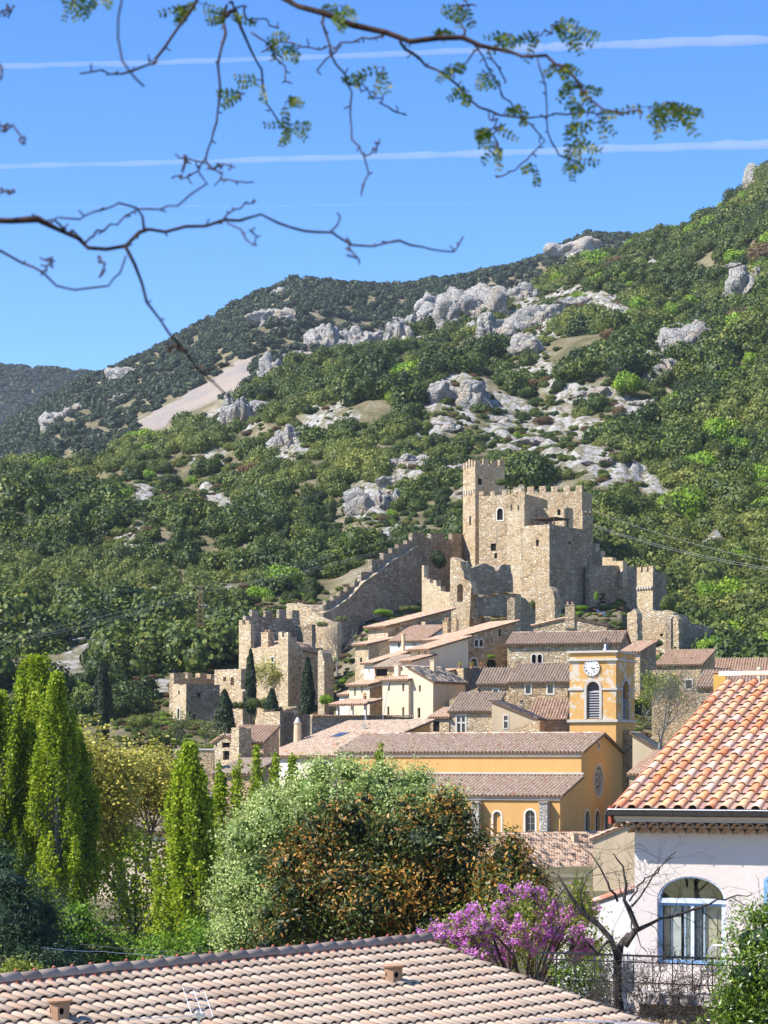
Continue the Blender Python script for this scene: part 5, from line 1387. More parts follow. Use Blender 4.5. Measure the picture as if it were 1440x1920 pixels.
# mid belt broken by the arches
m = MB()
g_ = .28
m.box(-wt - .12, ua - g_, -.12, -.002, zm0, zm1); m.box(ub + g_, .12, -.12, -.002, zm0, zm1)
m.box(.002, .12, -.001, sa - g_, zm0, zm1); m.box(.002, .12, sb + g_, dt + .12, zm0, zm1)
m.build('middle_belt', MATS['dressed_stone'], tower)
def arch_trim(fn, hole, cx, wdt, name):
    mb = MB(); n = len(hole)
    zlo = hole[0][1]
    out = arch_poly(hole[0][0] - .24, hole[1][0] + .24, zlo, max(h_[1] for h_ in hole) + .24, (n - 3))
    for i in range(1, n - 0):
        a, b = hole[i], hole[(i + 1) % n] if i + 1 < n else hole[0]; c, d = out[i], out[(i + 1) % n] if i + 1 < n else out[0]
        mb.add([fn(a[0], a[1], -.09), fn(c[0], c[1], -.09), fn(d[0], d[1], -.09), fn(b[0], b[1], -.09)], [(0, 1, 2, 3)])
        mb.add([fn(c[0], c[1], -.09), fn(c[0], c[1], .01), fn(d[0], d[1], .01), fn(d[0], d[1], -.09)], [(0, 1, 2, 3)])
        mb.add([fn(a[0], a[1], -.09), fn(a[0], a[1], .01), fn(b[0], b[1], .01), fn(b[0], b[1], -.09)], [(0, 3, 2, 1)])
    return mb.build(name, MATS['dressed_stone'], tower)
for fn, hole in ((fF, archF), (fS, archS)):
    arch_trim(fn, hole, 0, 0, 'arch_surround')
    m = MB(); u0, u1 = hole[0][0], hole[1][0]; z0 = hole[0][1]; z1 = max(q[1] for q in hole)
    face_holes(m, hole, [], lambda u, w: fn(u, w, .42)); op = m.build('belfry_opening', MATS['louvre_wood'], tower)
    k = z0 + .12; zmid = z1 - (u1 - u0) * .75
    while k < zmid:
        m = MB(); P = [fn(u0 + .05, k - .05, .1), fn(u1 - .05, k - .05, .1), fn(u1 - .05, k + .12, .33), fn(u0 + .05, k + .12, .33), fn(u0 + .05, k - .015, .1), fn(u1 - .05, k - .015, .1), fn(u1 - .05, k + .155, .33), fn(u0 + .05, k + .155, .33)]
        m.add(P, [(0, 3, 2, 1), (4, 5, 6, 7), (0, 1, 5, 4), (1, 2, 6, 5), (2, 3, 7, 6), (3, 0, 4, 7)]); m.build('louvre', MATS['bleached_wood'], op); k += .24
# clock
cu, cz = TW.front(1110, 1252); cz -= zt0; cr = 15.3 / F * 207
m = MB(); m.v = []; n = 36
P = [(cu + cr * math.cos(2 * math.pi * k / n), -.13, cz + cr * math.sin(2 * math.pi * k / n)) for k in range(n)]
m.add(P, [tuple(range(n))], 0); m.add(P + [(p_[0], -.0, p_[2]) for p_ in P], [(k, (k + 1) % n, n + (k + 1) % n, n + k) for k in range(n)], 1)
clock = m.build('clock_face', [MATS['clock_white'], MATS['dressed_stone']], tower)
m = MB()
for k in range(36):
    a0, a1 = 2 * math.pi * k / n, 2 * math.pi * (k + 1) / n
    m.add([(cu + r_ * math.cos(a), y_, cz + r_ * math.sin(a)) for y_ in (-.16,) for r_, a in ((cr * .97, a0), (cr * 1.06, a0), (cr * 1.06, a1), (cr * .97, a1))], [(0, 1, 2, 3)])
m.build('clock_rim', MATS['dressed_stone'], clock)
NUM = ['XII', 'I', 'II', 'III', 'IV', 'V', 'VI', 'VII', 'VIII', 'IX', 'X', 'XI']
m = MB()
def stroke(mb, p, q, w, cen, rot, y=-.142):
    (x0, z0), (x1, z1) = p, q; d = Vector((x1 - x0, z1 - z0)); d.normalize(); nn = Vector((-d.y, d.x)) * w / 2
    pts = [(x0 + nn.x, z0 + nn.y), (x0 - nn.x, z0 - nn.y), (x1 - nn.x, z1 - nn.y), (x1 + nn.x, z1 + nn.y)]
    c, s = math.cos(rot), math.sin(rot)
    mb.add([(cen[0] + a * c - b * s, y, cen[1] + a * s + b * c) for a, b in pts], [(0, 1, 2, 3)])
for i, num in enumerate(NUM):
    an = math.pi / 2 - i * math.pi / 6; cen = (cu + cr * .78 * math.cos(an), cz + cr * .78 * math.sin(an)); rot = an - math.pi / 2
    hh = cr * .13; wch = {'I': .05, 'V': .1, 'X': .1}; tot = sum(wch[c] for c in num) * cr * 1.25; xx = -tot / 2
    for c in num:
        w_ = wch[c] * cr * 1.25; lw = cr * .035
        if c == 'I': stroke(m, (xx + w_ / 2, -hh), (xx + w_ / 2, hh), lw, cen, rot)
        elif c == 'V': stroke(m, (xx, hh), (xx + w_ / 2, -hh), lw, cen, rot); stroke(m, (xx + w_, hh), (xx + w_ / 2, -hh), lw * .7, cen, rot)
        else: stroke(m, (xx, hh), (xx + w_, -hh), lw, cen, rot); stroke(m, (xx + w_, hh), (xx, -hh), lw * .7, cen, rot)
        xx += w_
m.build('numerals', MATS['clock_black'], clock)
for an, ln, w_, nm in ((-16, .52, .09, 'hour_hand'), (-52, .78, .06, 'minute_hand')):
    m = MB(); a = R(an); stroke(m, (-cr * .12, 0), (cr * ln, 0), cr * w_, (cu, cz), a, -.165); stroke(m, (cr * ln * .55, 0), (cr * ln * .72, 0), cr * w_ * 1.8, (cu, cz), a, -.168); m.build(nm, MATS['clock_black'], clock)
bl = empty('bell', TW.world(-wt * .38, dt * .4, zt0 + ztop - .05), 0, 'small metal bell hanging in an iron frame on top of the clock tower', 'bell')
m = MB(); m.lathe([(.40, .25), (.36, .32), (.27, .5), (.24, .75), (.17, .88), (.05, .95)], (0, 0, 0), 14); m.build('bell_body', MATS['bronze'], bl, smooth=True)
m = MB()
for sx in (-1, 1): m.tube([(sx * .5, 0, 0), (sx * .5, 0, .7), (sx * .32, 0, 1.2), (0, 0, 1.42)], .035, 5)
m.tube([(0, 0, .9), (0, 0, 1.55)], .04, 5); m.build('bell_frame', MATS['wrought_iron'], bl)
m = MB(); m.tube([(1.0, .3, 0), (1.0, .3, 3.6)], .02, 4); m.tube([(.6, .3, 2.2), (1.4, .3, 2.2)], .015, 4); m.build('lightning_rod', MATS['wrought_iron'], bl)

# ================================================================== annex before the church
AN = Frame(1055, 182, -28)
zea2 = AN.front(1055, 1644)[1]; zba = zea2 - 6.5
annex = empty('annex_house', (AN.C.x, AN.C.y, zba), R(28), 'low house with a broad tile roof and green shutters in front of the church', 'house')
X1 = 13.0; s_ = .30; W_ = 10.2; zz = zea2 - zba
mb = MB(); w = Wall(lambda u, v, d: (u, d, v), rect_poly(0, X1, 0, zz), mb, 0)
for wd in ((1076, 1652, 1090, 1690, 'sv'), (1150, 1656, 1157, 1672, 'v'), (1160, 1656, 1178, 1690, 'sg')):
    q0 = AN.front(wd[0], wd[3]); q1 = AN.front(wd[2], wd[3]); z1 = AN.front(wd[0], wd[1])[1]
    make_window(annex, w, q0[0], q1[0], q0[1] - zba, z1 - zba, wd[4])
w.close(); mb.build('wall', MATS['tan_plaster'], annex)
m = MB(); m.add([(0, 0, 0), (0, 0, zz), (0, W_, zz + s_ * W_), (0, W_, 0)], [(0, 1, 2, 3)]); m.add([(X1, 0, 0), (X1, 0, zz), (X1, W_, zz + s_ * W_), (X1, W_, 0), (0, W_, 0), (0, W_, zz + s_ * W_)], [(0, 3, 2, 1), (3, 4, 5, 2)]); m.build('side_wall', MATS['cream_plaster'], annex)
roof_plane(annex, (-.4, -.45, zz - .45 * s_ + .08), (X1 + .3, -.45, zz - .45 * s_ + .08), (X1 + .3, W_, zz + s_ * W_ + .08), (-.4, W_, zz + s_ * W_ + .08), 'warm_roof_tile', .26)
ridge_line(annex, (-.4, W_, zz + s_ * W_ + .16), (X1 + .3, W_, zz + s_ * W_ + .16), 'old_roof_tile')
x_, z_ = AN.front(1078, 1592, 7.6); chimney(annex, x_, 7.6, z_ - zba - .5, .5, .45, 1.75, 'tan_plaster', 0)
x_, z_ = AN.front(1096, 1574, 9.0); m = MB(); m.add([(x_ - .3, 8.6, zz + s_ * 8.6 + .25), (x_ + .3, 8.6, zz + s_ * 8.6 + .25), (x_ + .3, 9.4, zz + s_ * 9.4 + .25), (x_ - .3, 9.4, zz + s_ * 9.4 + .25)], [(0, 1, 2, 3)]); m.build('skylight', MATS['dark_glass'], annex)
lz = zz + s_ * 2.4 - .5
lo = empty('lower_annex', AN.world(0, 2.2, zba), R(28), 'lower tiled wing at the left of the annex roof, half hidden by the magnolia', 'house')
m = MB(); m.box(-9, -.02, 0, 7.2, 0, lz); m.build('wall', MATS['tan_plaster'], lo)
roof_plane(lo, (-9.3, -.4, lz - .1), (-.42, -.4, lz - .1), (-.42, 7.6, lz + 2.2), (-9.3, 7.6, lz + 2.2), 'warm_roof_tile', .26)
house('tan_gable_house', 'tan rendered gable wall rising behind the left corner of the near white house', 150, 12, 1112, 1260, 1268, 1512, 1660, 'monox', -.42, 'tan_plaster', roof='warm_roof_tile', W=6, z_extra=4, o=.25)
house('hidden_house', 'pale house front glimpsed through the yellow green plane tree', 142, 14, 150, 330, 345, 1560, 1900, 'mono', .3, 'cream_plaster', roof='grey_roof_tile', W=8,
      win=[(205, 1590, 214, 1612, 'g'), (245, 1640, 255, 1665, 'sg'), (285, 1590, 295, 1612, 'b'), (185, 1700, 200, 1740, 'd'), (300, 1700, 312, 1735, 'g')], z_extra=0)
gw = wall_run('garden_wall', 'white garden wall with a sloping tile cap left of the near white house', (1040, 66), (1200, 58), [(1040, 1716), (1192, 1664), (1200, 1661)], 1820, .3, 'garden_wall_plaster')
ff = gw['f']; A0 = ff.front(1040, 1716); A1 = ff.front(1200, 1661); n = int((A1[0] - A0[0]) / .2)
for k in range(n):
    q = k / n; m = MB(); x = A0[0] + (A1[0] - A0[0]) * q; z = A0[1] + (A1[1] - A0[1]) * q - gw['zb']
    vs = []
    for yy in (-.12, .42):
        for j in range(5):
            an = math.pi * j / 4; vs.append((x + .1 - .1 * math.cos(an), yy, z + .01 + .08 * math.sin(an)))
    m.add(vs, [(j, j + 1, j + 6, j + 5) for j in range(4)] + [(0, 1, 2, 3, 4)]); m.build('coping_tile', MATS['pink_ridge_tile'], gw['root'])

# ================================================================== near white house
WH = Frame(1190, 46, 22.3)
zwb = -9.2
wh = empty('white_house', (WH.C.x, WH.C.y, zwb), -R(22.3), 'near white rendered house with a mottled orange tile roof and an arched blue framed window', 'house')
XE = 9.5; s_w = .30
zg_top = WH.front(1300, 1520, -.43)[1] - zwb        # eave height
zwall = WH.front(1300, 1556)[1] - zwb
yov = .43; xov = .36
mb = MB(); w = Wall(lambda u, v, d: (u, d, v), [(0, 0), (XE, 0), (XE, zg_top - .06), (0, zg_top - .06)], mb, 0, .3)
x0, zs0 = WH.front(1232, 1806); x1, _ = WH.front(1361, 1806); zt_ = WH.front(1297, 1645)[1] - zwb; zsill = zs0 - zwb; ztr = WH.front(1297, 1690)[1] - zwb
hole = [(x0, zsill), (x1, zsill)]; cx = (x0 + x1) / 2; rx = (x1 - x0) / 2
for k in range(17):
    a = math.pi * k / 16; hole.append((cx + rx * math.cos(a), ztr + .02 + (zt_ - ztr) * math.sin(a)))
w.holes.append(hole); w.close(); mb.build('wall', MATS['house_plaster'], wh)
m = MB(); m.add([(0, 0, 0), (0, 0, zg_top - .06), (0, 8, zg_top - .06), (0, 8, 0)], [(0, 1, 2, 3)]); m.add([(0, 8, 0), (0, 8, zg_top - .06), (XE, 8, zg_top - .06), (XE, 8, 0), (XE, 0, 0), (XE, 0, zg_top - .06)], [(0, 1, 2, 3), (3, 2, 5, 4)]); m.build('rear_wall', MATS['house_plaster'], wh)
mid_ = (x0 + x1) / 2
# room behind the window
m = MB(); fl_ = zsill - .6; ce = zt_ + .25
m.add([(.12, .31, fl_), (x1 + 2, .31, fl_), (x1 + 2, 4.5, fl_), (.12, 4.5, fl_), (.12, .31, ce), (x1 + 2, .31, ce), (x1 + 2, 4.5, ce), (.12, 4.5, ce)], [(0, 1, 2, 3), (7, 6, 5, 4), (2, 6, 7, 3), (1, 5, 6, 2), (0, 3, 7, 4)])
m.build('room', MATS['interior_wall'], wh)
m = MB(); m.box(x0 + .1, x0 + .75, 1.6, 1.75, fl_, ce - .6); m.box(x1 - .35, x1 + .3, 1.2, 1.4, fl_, ce - .3); m.build('inner_partition', MATS['house_plaster'], wh)
for a0, a1, yy, mt in ((x0 + .08, x0 + .2, .26, 'tan_plaster'), (x0 + .22, x0 + .44, .25, 'white_plaster'), (mid_ - .19, mid_ - .06, .23, 'curtain'), (mid_ + .05, mid_ + .17, .23, 'curtain'), (mid_ + .24, x1 - .24, .26, 'cream_plaster'), (x1 - .23, x1 - .1, .27, 'tan_plaster')):
    m = MB(); n_ = 8
    P_ = [(a0 + (a1 - a0) * k / n_, yy + (.02 * math.sin(k * 2.1) if mt == 'curtain' else 0), z_) for z_ in (fl_ + .05, ztr - .02) for k in range(n_ + 1)]
    m.add(P_, [(k, k + 1, n_ + 2 + k, n_ + 1 + k) for k in range(n_)]); m.build('curtain', MATS[mt], wh)
m = MB(); m.box(x0 + .8, x0 + 1.3, 4.3, 4.45, fl_ + 1.2, fl_ + 2.3); m.build('inner_doorway', MATS['dark_glass'], wh)
wf = MB(); ft = .075; yf0, yf1 = .1, .18
def fbox(a0, a1, b0, b1, mm, y0=yf0, y1=yf1): wf.box(a0, a1, y0, y1, b0, b1, mm)
fbox(x0, x0 + ft, zsill, ztr - .045, 1); fbox(x1 - ft * 1.5, x1, zsill, ztr - .045, 0)
fbox(x0, x1, ztr - .045, ztr + .05, 0, .06, .2)
fbox(x0 + ft, x1 - ft * 1.5, ztr - .10, ztr - .046, 1); fbox(x0 + ft, x1 - ft * 1.5, zsill, zsill + .07, 1)
mid = x0 + (x1 - x0) * .5
fbox(mid - .035, mid + .03, zsill + .07, ztr - .10, 0); fbox(x0 + (x1 - x0) * .36, x0 + (x1 - x0) * .385, zsill + .07, ztr - .1, 0, .2, .26); fbox(x0 + (x1 - x0) * .64, x0 + (x1 - x0) * .665, zsill + .07, ztr - .1, 0, .2, .26)
for k in range(16):                                  # arched head of the frame
    a0_, a1_ = math.pi * k / 16, math.pi * (k + 1) / 16
    for (r0, r1, yy0, yy1) in ((1.0, .93, .02, .2),):
        P = []
        for yy in (yy0, yy1):
            for rr, aa in ((r1, a0_), (r0, a0_), (r0, a1_), (r1, a1_)):
                P.append((cx + rx * rr * math.cos(aa), yy, ztr + .05 + (zt_ - ztr - .03) * rr * math.sin(aa)))
        wf.add(P, [(0, 3, 2, 1), (4, 5, 6, 7), (0, 1, 5, 4), (1, 2, 6, 5), (2, 3, 7, 6), (3, 0, 4, 7)], 0)
win = wf.build('window', [MATS['pale_blue_paint'], MATS['blue_paint']], wh)
for nm, a0, a1, b0, b1 in (('pane', x0 + ft, mid - .035, zsill + .07, ztr - .1), ('pane', mid + .03, x1 - ft * 1.5, zsill + .07, ztr - .1)):
    m = MB(); m.add([(a0, .14, b0), (a1, .14, b0), (a1, .14, b1), (a0, .14, b1)], [(0, 1, 2, 3)]); m.build(nm, MATS['window_glass'], win)
fan = [(cx - rx * .93, ztr + .05), (cx + rx * .93, ztr + .05)] + [(cx + rx * .93 * math.cos(math.pi * k / 14), ztr + .06 + (zt_ - ztr - .03) * .93 * math.sin(math.pi * k / 14)) for k in range(15)]
m = MB(); face_holes(m, fan, [], lambda u, v: (u, .14, v)); m.build('fanlight', MATS['window_glass'], win)
xs_, zs_ = WH.front(1436, 1725); m = MB(); zs2 = WH.front(1436, 1648)[1]
m.box(xs_ - .03, xs_ + .7, -.07, -.02, zs_ - zwb, zs2 - zwb)
for k in range(3): m.box(xs_ + .02, xs_ + .65, -.1, -.07, zs_ - zwb + .2 + k * .3, zs_ - zwb + .28 + k * .3)
m.build('blue_shutter', MATS['blue_paint'], wh)
# roof
ze_w = zg_top
mb = MB(); Wr = 9.2
lo_ = Vector((-xov, -yov, ze_w)); hi_z = ze_w + s_w * (Wr + yov)
mb.add([(-xov, -yov, ze_w), (XE, -yov, ze_w), (XE, Wr, hi_z), (-xov, Wr, hi_z), (-xov, -yov, ze_w - .1), (XE, -yov, ze_w - .1), (XE, Wr, hi_z - .1), (-xov, Wr, hi_z - .1)], [(0, 1, 2, 3), (7, 6, 5, 4), (0, 4, 5, 1), (1, 5, 6, 2), (2, 6, 7, 3), (3, 7, 4, 0)])
mb.add([(-xov + .1, Wr + .003, hi_z - .1), (XE, Wr + .003, hi_z - .1), (XE, Wr + 8, hi_z - 2.6), (-xov + .1, Wr + 8, hi_z - 2.6)], [(0, 3, 2, 1)])
rf = mb.build('roof', MATS['channel_tile'], wh)
PIT = .318; NRW = 19; ang = math.atan(s_w); slen = (Wr + yov) / math.cos(ang); rowl = slen / NRW
def barrel(name, r0, r1, ln, th, mat, n=8, flat=1.0):
    m = MB(); vs = []
    for (yy, rr) in ((0, r0), (ln, r1)):
        for j in range(n + 1):
            a = math.pi * j / n; vs.append((-rr * math.cos(a), yy, rr * flat * math.sin(a)))
        for j in range(n + 1):
            a = math.pi * j / n; vs.append((-(rr - th) * math.cos(a), yy, (rr - th) * flat * math.sin(a)))
    N = n + 1
    fs = []
    for j in range(n):
        fs.append((j, j + 1, 2 * N + j + 1, 2 * N + j)); fs.append((N + j, 3 * N + j, 3 * N + j + 1, N + j + 1)); fs.append((j, N + j, N + j + 1, j + 1))
    m.add(vs, fs, 0, .5)
    o = m.build(name, mat, None, smooth=False); me = o.data; bpy.data.objects.remove(o)
    sm = np.zeros(len(me.polygons), bool); sm[0::3] = True; sm[1::3] = True; me.polygons.foreach_set('use_smooth', sm)
    return me
tile_me = barrel('roof_tile', .105, .085, rowl * 1.16, .014, MATS['mottled_canal_tile'], 8, .82)
for c in range(14):
    for r_i in range(NRW):
        px_, py_ = WH.px(-xov + .13 + c * PIT, -yov + r_i * rowl * math.cos(ang), zwb + ze_w + s_w * r_i * rowl * math.cos(ang))
        if px_ > 1475: continue
        o = bpy.data.objects.new('roof_tile', tile_me); link(o, rf)
        y = -yov - .07 + r_i * rowl * math.cos(ang)
        o.location = (-xov + .12 + c * PIT + rnd.uniform(-.008, .008), y, ze_w + s_w * (y + yov) + .055 + rnd.uniform(0, .008))
        o.rotation_euler = (ang - .045 + rnd.uniform(-.01, .01), 0, rnd.uniform(-.02, .02))
# channels between the covers
m = MB()
for c in range(-1, 29):
    xc_ = -xov + .12 + (c + .5) * PIT
    if c < 0: continue
    for r_i in range(NRW):
        ya = -yov - .04 + r_i * rowl * math.cos(ang); yb_ = ya + rowl * math.cos(ang); vs = []
        for yy, dz in ((ya, .035), (yb_, .0)):
            for j in range(5):
                a = math.pi * j / 4; vs.append((xc_ - .115 * math.cos(a), yy, ze_w + s_w * (yy + yov) + .075 - .06 * math.sin(a) + dz))
        m.add(vs, [(j, j + 5, j + 6, j + 1) for j in range(4)])
    if c >= 13:       # covers beyond the frame, joined
        pass
q = m.build('channel_tiles', MATS['channel_tile'], rf); q['kind'] = 'stuff'
m = MB()
for c in range(14, 29):
    for r_i in range(NRW):
        y = -yov - .07 + r_i * rowl * math.cos(ang); vs = []
        for yy, rr, dz in ((y, .105, .03), (y + rowl * 1.1, .085, 0)):
            for j in range(5):
                a = math.pi * j / 4; vs.append((-xov + .12 + c * PIT - rr * math.cos(a), yy, ze_w + s_w * (yy + yov) + .055 + rr * .82 * math.sin(a) + dz))
        m.add(vs, [(j, j + 1, j + 6, j + 5) for j in range(4)])
q = m.build('tile_field', MATS['warm_roof_tile'], rf); q['kind'] = 'stuff'
# ridge
rid_me = barrel('ridge_tile', .15, .14, .60, .02, MATS['pink_ridge_tile'], 8, .8)
for k in range(9):
    o = bpy.data.objects.new('ridge_tile', rid_me); link(o, rf)
    o.rotation_euler = (0, 0, -R(90)); o.location = (-xov - .12 + k * .56, Wr + .02, hi_z + .17 + (k % 2) * .004)
# verge tiles along the left rake
vg = MB(); vg.box(-xov - .06, -xov - .003, -yov - .05, -yov + .25, ze_w - .28, ze_w + .08); vg.build('verge_end', MATS['red_clay'], rf)
m = MB(); P = []
for yy in (-yov, Wr): 
    zz_ = ze_w + s_w * (yy + yov); P += [(-xov - .05, yy, zz_ - .2), (-xov - .004, yy, zz_ - .2), (-xov - .004, yy, zz_ + .03), (-xov - .05, yy, zz_ + .03)]
m.add(P, [(0, 3, 2, 1), (4, 5, 6, 7), (0, 1, 5, 4), (1, 2, 6, 5), (2, 3, 7, 6), (3, 0, 4, 7)]); m.build('verge_board', MATS['red_clay'], rf)
# gutter
m = MB(); m.box(-xov - .02, XE, -yov - .2, -yov - .185, ze_w - .10, ze_w + .01, 0); m.box(-xov - .02, XE, -yov - .185, -yov - .07, ze_w - .12, ze_w - .105, 0); m.box(-xov - .02, XE, -yov - .07, -yov - .055, ze_w - .12, ze_w + .01, 0)
m.box(-xov - .035, -xov - .021, -yov - .2, -yov - .055, ze_w - .12, ze_w + .01, 0)
for k in range(12): m.box(.35 + k * .6, .37 + k * .6, -yov - .208, -yov - .201, ze_w - .125, ze_w + .012, 0)
m.build('gutter', MATS['zinc'], wh)
m = MB(); m.tube([(-xov - .03, -yov - .2, ze_w + .015), (XE, -yov - .2, ze_w + .015)], .014, 5); m.build('gutter_lip', MATS['aluminium'], wh)
# plaster soffit and double row of eave tiles
zg1 = WH.front(1300, 1546, -.40)[1] - zwb; zg2 = WH.front(1300, 1556, -.22)[1] - zwb
m = MB(); m.add([(-xov + .06, -yov - .04, ze_w - .12), (XE, -yov - .04, ze_w - .12), (XE, -.42, zg1 + .085), (-.42 + .1, -.42, zg1 + .085), (-xov + .06, .5, ze_w - .13), (-.25, .5, zg1 + .085)], [(0, 3, 2, 1), (0, 4, 5, 3)])
m.box(-.30, XE, -.38, -.003, zg1 + .04, zg1 + .084); m.box(-.16, XE, -.22, -.003, zg2 + .035, zg1 - .03)
m.build('soffit', MATS['house_plaster'], wh)
gen_me = barrel('eave_tile', .118, .105, .42, .02, MATS['chimney_clay'], 7, .95)
for k in range(28):
    for row, (xo, yo_, zz_) in enumerate(((-.33, -.45, zg1 - .072), (-.20, -.27, zg2 - .075))):
        x_ = xo + .12 + k * .244 + (.122 if row else 0)
        if WH.px(x_, 0, 0)[0] > 1470: continue
        o = bpy.data.objects.new('eave_tile', gen_me); link(o, wh); o.location = (x_, yo_, zz_)
# balcony with railing
zr_t = WH.front(1280, 1794, -1.5)[1] - zwb; zr_b = WH.front(1280, 1846, -1.5)[1] - zwb
rl = empty('balcony_railing', WH.world(0, -1.5, zwb), -R(22.3), 'thin wrought iron balcony railing with scrolls in front of the arched window', 'railing')
m = MB(); m.box(-1.6, 5.5, -.025, .025, zr_t - .03, zr_t + .01); m.build('handrail', MATS['wrought_iron'], rl)
for zz_ in (zr_t - .14, zr_b):
    m = MB(); m.box(-1.6, 5.5, -.012, .012, zz_ - .012, zz_ + .012); m.build('rail', MATS['wrought_iron'], rl)
for k in range(18):
    m = MB(); x_ = -1.6 + k * .4; m.box(x_ - .01, x_ + .01, -.011, .011, zr_b - .1, zr_t - .035); m.build('baluster', MATS['wrought_iron'], rl)
    m = MB(); pts = []
    for j in range(16):
        a = j * .5; rr = .015 + .006 * j; pts.append((x_ + .2 + rr * math.cos(a), 0, (zr_b + zr_t) / 2 + .05 + rr * math.sin(a)))
    m.tube(pts, .006, 4); m.build('scroll', MATS['wrought_iron'], rl)
bs = empty('balcony', WH.world(0, -1.6, zwb), -R(22.3), 'pale balcony slab under the railing, hidden by brambles', 'balcony')
m = MB(); m.box(.3, XE, 0, 1.55, zr_b - .4, zr_b - .2); m.build('slab', MATS['house_plaster'], bs)
m = MB(); m.box(.5, XE, .2, 1.4, 0, zr_b - .42); m.build('support_wall', MATS['tan_plaster'], bs)
cx_, cz_ = WH.front(1338, 1840, -.9)
chr_ = empty('garden_chair', WH.world(cx_, -.9, zwb + zr_b - .2), -R(30), 'metal garden chair on the balcony right of the window', 'chair')
m = MB(); m.box(-.2, .2, -.2, .2, .42, .45); m.build('seat', MATS['steel'], chr_)
m = MB(); m.tube([(-.2, .2, .42), (-.2, .24, .8), (-.1, .25, .92), (.1, .25, .92), (.2, .24, .8), (.2, .2, .42)], .016, 5)
for x_ in (-.1, 0, .1): m.tube([(x_, .2, .44), (x_, .25, .9)], .008, 4)
m.build('backrest', MATS['steel'], chr_)
for sx in (-.18, .18):
    for sy in (-.18, .18):
        m = MB(); m.tube([(sx, sy, .42), (sx * 1.1, sy * 1.1, 0)], .014, 5); m.build('leg', MATS['steel'], chr_)

# ================================================================== near tiled roof at the bottom
FR = Frame(0, 35.3, -50)
zR = -3.61
xend = FR.front(801, 1768)[0]
near = empty('foreground_house', (FR.C.x, FR.C.y, -9.0), R(50), 'near house of which only the broad pale brown tile roof shows along the bottom', 'house')
sl = .235; angf = math.atan(sl); zl_ = zR + 9.0
mb = MB(); XM = -9.0
mb.add([(XM, 0, zl_), (xend + .02, 0, zl_), (xend + .02, -8, zl_ - 8 * sl), (XM, -8, zl_ - 8 * sl), (XM, 8, zl_ - 8 * sl), (xend + .02, 8, zl_ - 8 * sl)], [(0, 3, 2, 1), (0, 1, 5, 4)])
rfn = mb.build('roof', MATS['pale_concrete_tile_field'], near)
mb = MB(); mb.add([(xend - .1, -7.6, 0), (xend - .1, 7.6, 0), (xend - .1, 7.6, zl_ - 7.6 * sl - .03), (xend - .1, 0, zl_ - .03), (xend - .1, -7.6, zl_ - 7.6 * sl - .03), (XM, -7.6, 0), (XM, -7.6, zl_ - 7.6 * sl - .03)], [(0, 1, 2, 3, 4), (0, 4, 6, 5)])
mb.build('wall', MATS['cream_plaster'], near)
TP = .237; TR = .42
def near_tile():
    m = MB(); prof = [(-.012, .012), (0, .0)]
    n = 7; wA = .165; hA = .052
    top = [(wA / 2 - wA / 2 * math.cos(math.pi * j / n), .012 + hA * math.sin(math.pi * j / n)) for j in range(n + 1)] + [(TP * .82, .014), (TP + .006, .018)]
    bot = [(x, z - .013) for x, z in top]
    vs = []; N = len(top)
    for y, dz in ((0, .048), (TR * 1.12, .0)):
        vs += [(x, y, z + dz) for x, z in top]
    vs += [(x, 0, z + .048) for x, z in bot]; vs += [(x, TR * .5, z + .02) for x, z in bot]
    fs = []
    for j in range(N - 1):
        fs.append((j, j + 1, N + j + 1, N + j)); fs.append((j, 2 * N + j, 2 * N + j + 1, j + 1))
    m.add(vs, fs, 0, .5)
    o = m.build('roof_tile', MATS['pale_concrete_tile'], None); me = o.data; bpy.data.objects.remove(o)
    sm = np.zeros(len(me.polygons), bool); sm[0::2] = True; me.polygons.foreach_set('use_smooth', sm)
    return me
ntile = near_tile()
cand = []
for c in range(75):
    for r_i in range(18):
        x = xend - (c + 1) * TP; y = -(r_i + 1) * TR * math.cos(angf) - .05
        z = zl_ + sl * y
        px_, py_ = FR.px(x, y, z - 9.0)
        vis_ = -30 < px_ < 1240 and py_ < 1945
        cand.append((vis_, FR.world(x, y).y, x, y, z))
cv = sorted([c for c in cand if c[0]], key=lambda q: q[1])
single = set(id(c) for c in cv[:298])
nv = np.array([v.co[:] for v in ntile.vertices]); nq = np.array([p.vertices[:] for p in ntile.polygons])
Vs = []; Qs = []; Ts = []; b = 0
Mr = np.array(Matrix.Rotation(angf, 3, 'X'))
for c in cand:
    loc = (c[2] + rnd.uniform(-.004, .004), c[3] + rnd.uniform(-.008, .008), c[4] + .012 + rnd.uniform(0, .004))
    if c[0] and id(c) in single:
        o = bpy.data.objects.new('roof_tile', ntile); link(o, rfn); o.location = loc; o.rotation_euler = (angf, 0, 0)
    elif c[0] or c[3] > -6.5:
        Vs.append(nv @ Mr.T + np.array(loc)); Qs.append(nq + b); b += len(nv); Ts.append(np.full(len(nq), rnd.random()))
me = np_mesh('tile_field', np.concatenate(Vs), np.concatenate(Qs), MATS['pale_concrete_tile_field'], tint=np.concatenate(Ts))
o = bpy.data.objects.new('tile_field', me); link(o, rfn); o['kind'] = 'stuff'
nrt = barrel('ridge_tile', .15, .132, .44, .016, MATS['ridge_cap_tile'], 8, .9)
nip = MB(); nip.lathe([(.03, 0), (.03, .02), (.012, .035)], (0, .03, .132), 6); o = nip.build('ridge_knob', MATS['red_clay'], None); knob = o.data; bpy.data.objects.remove(o)
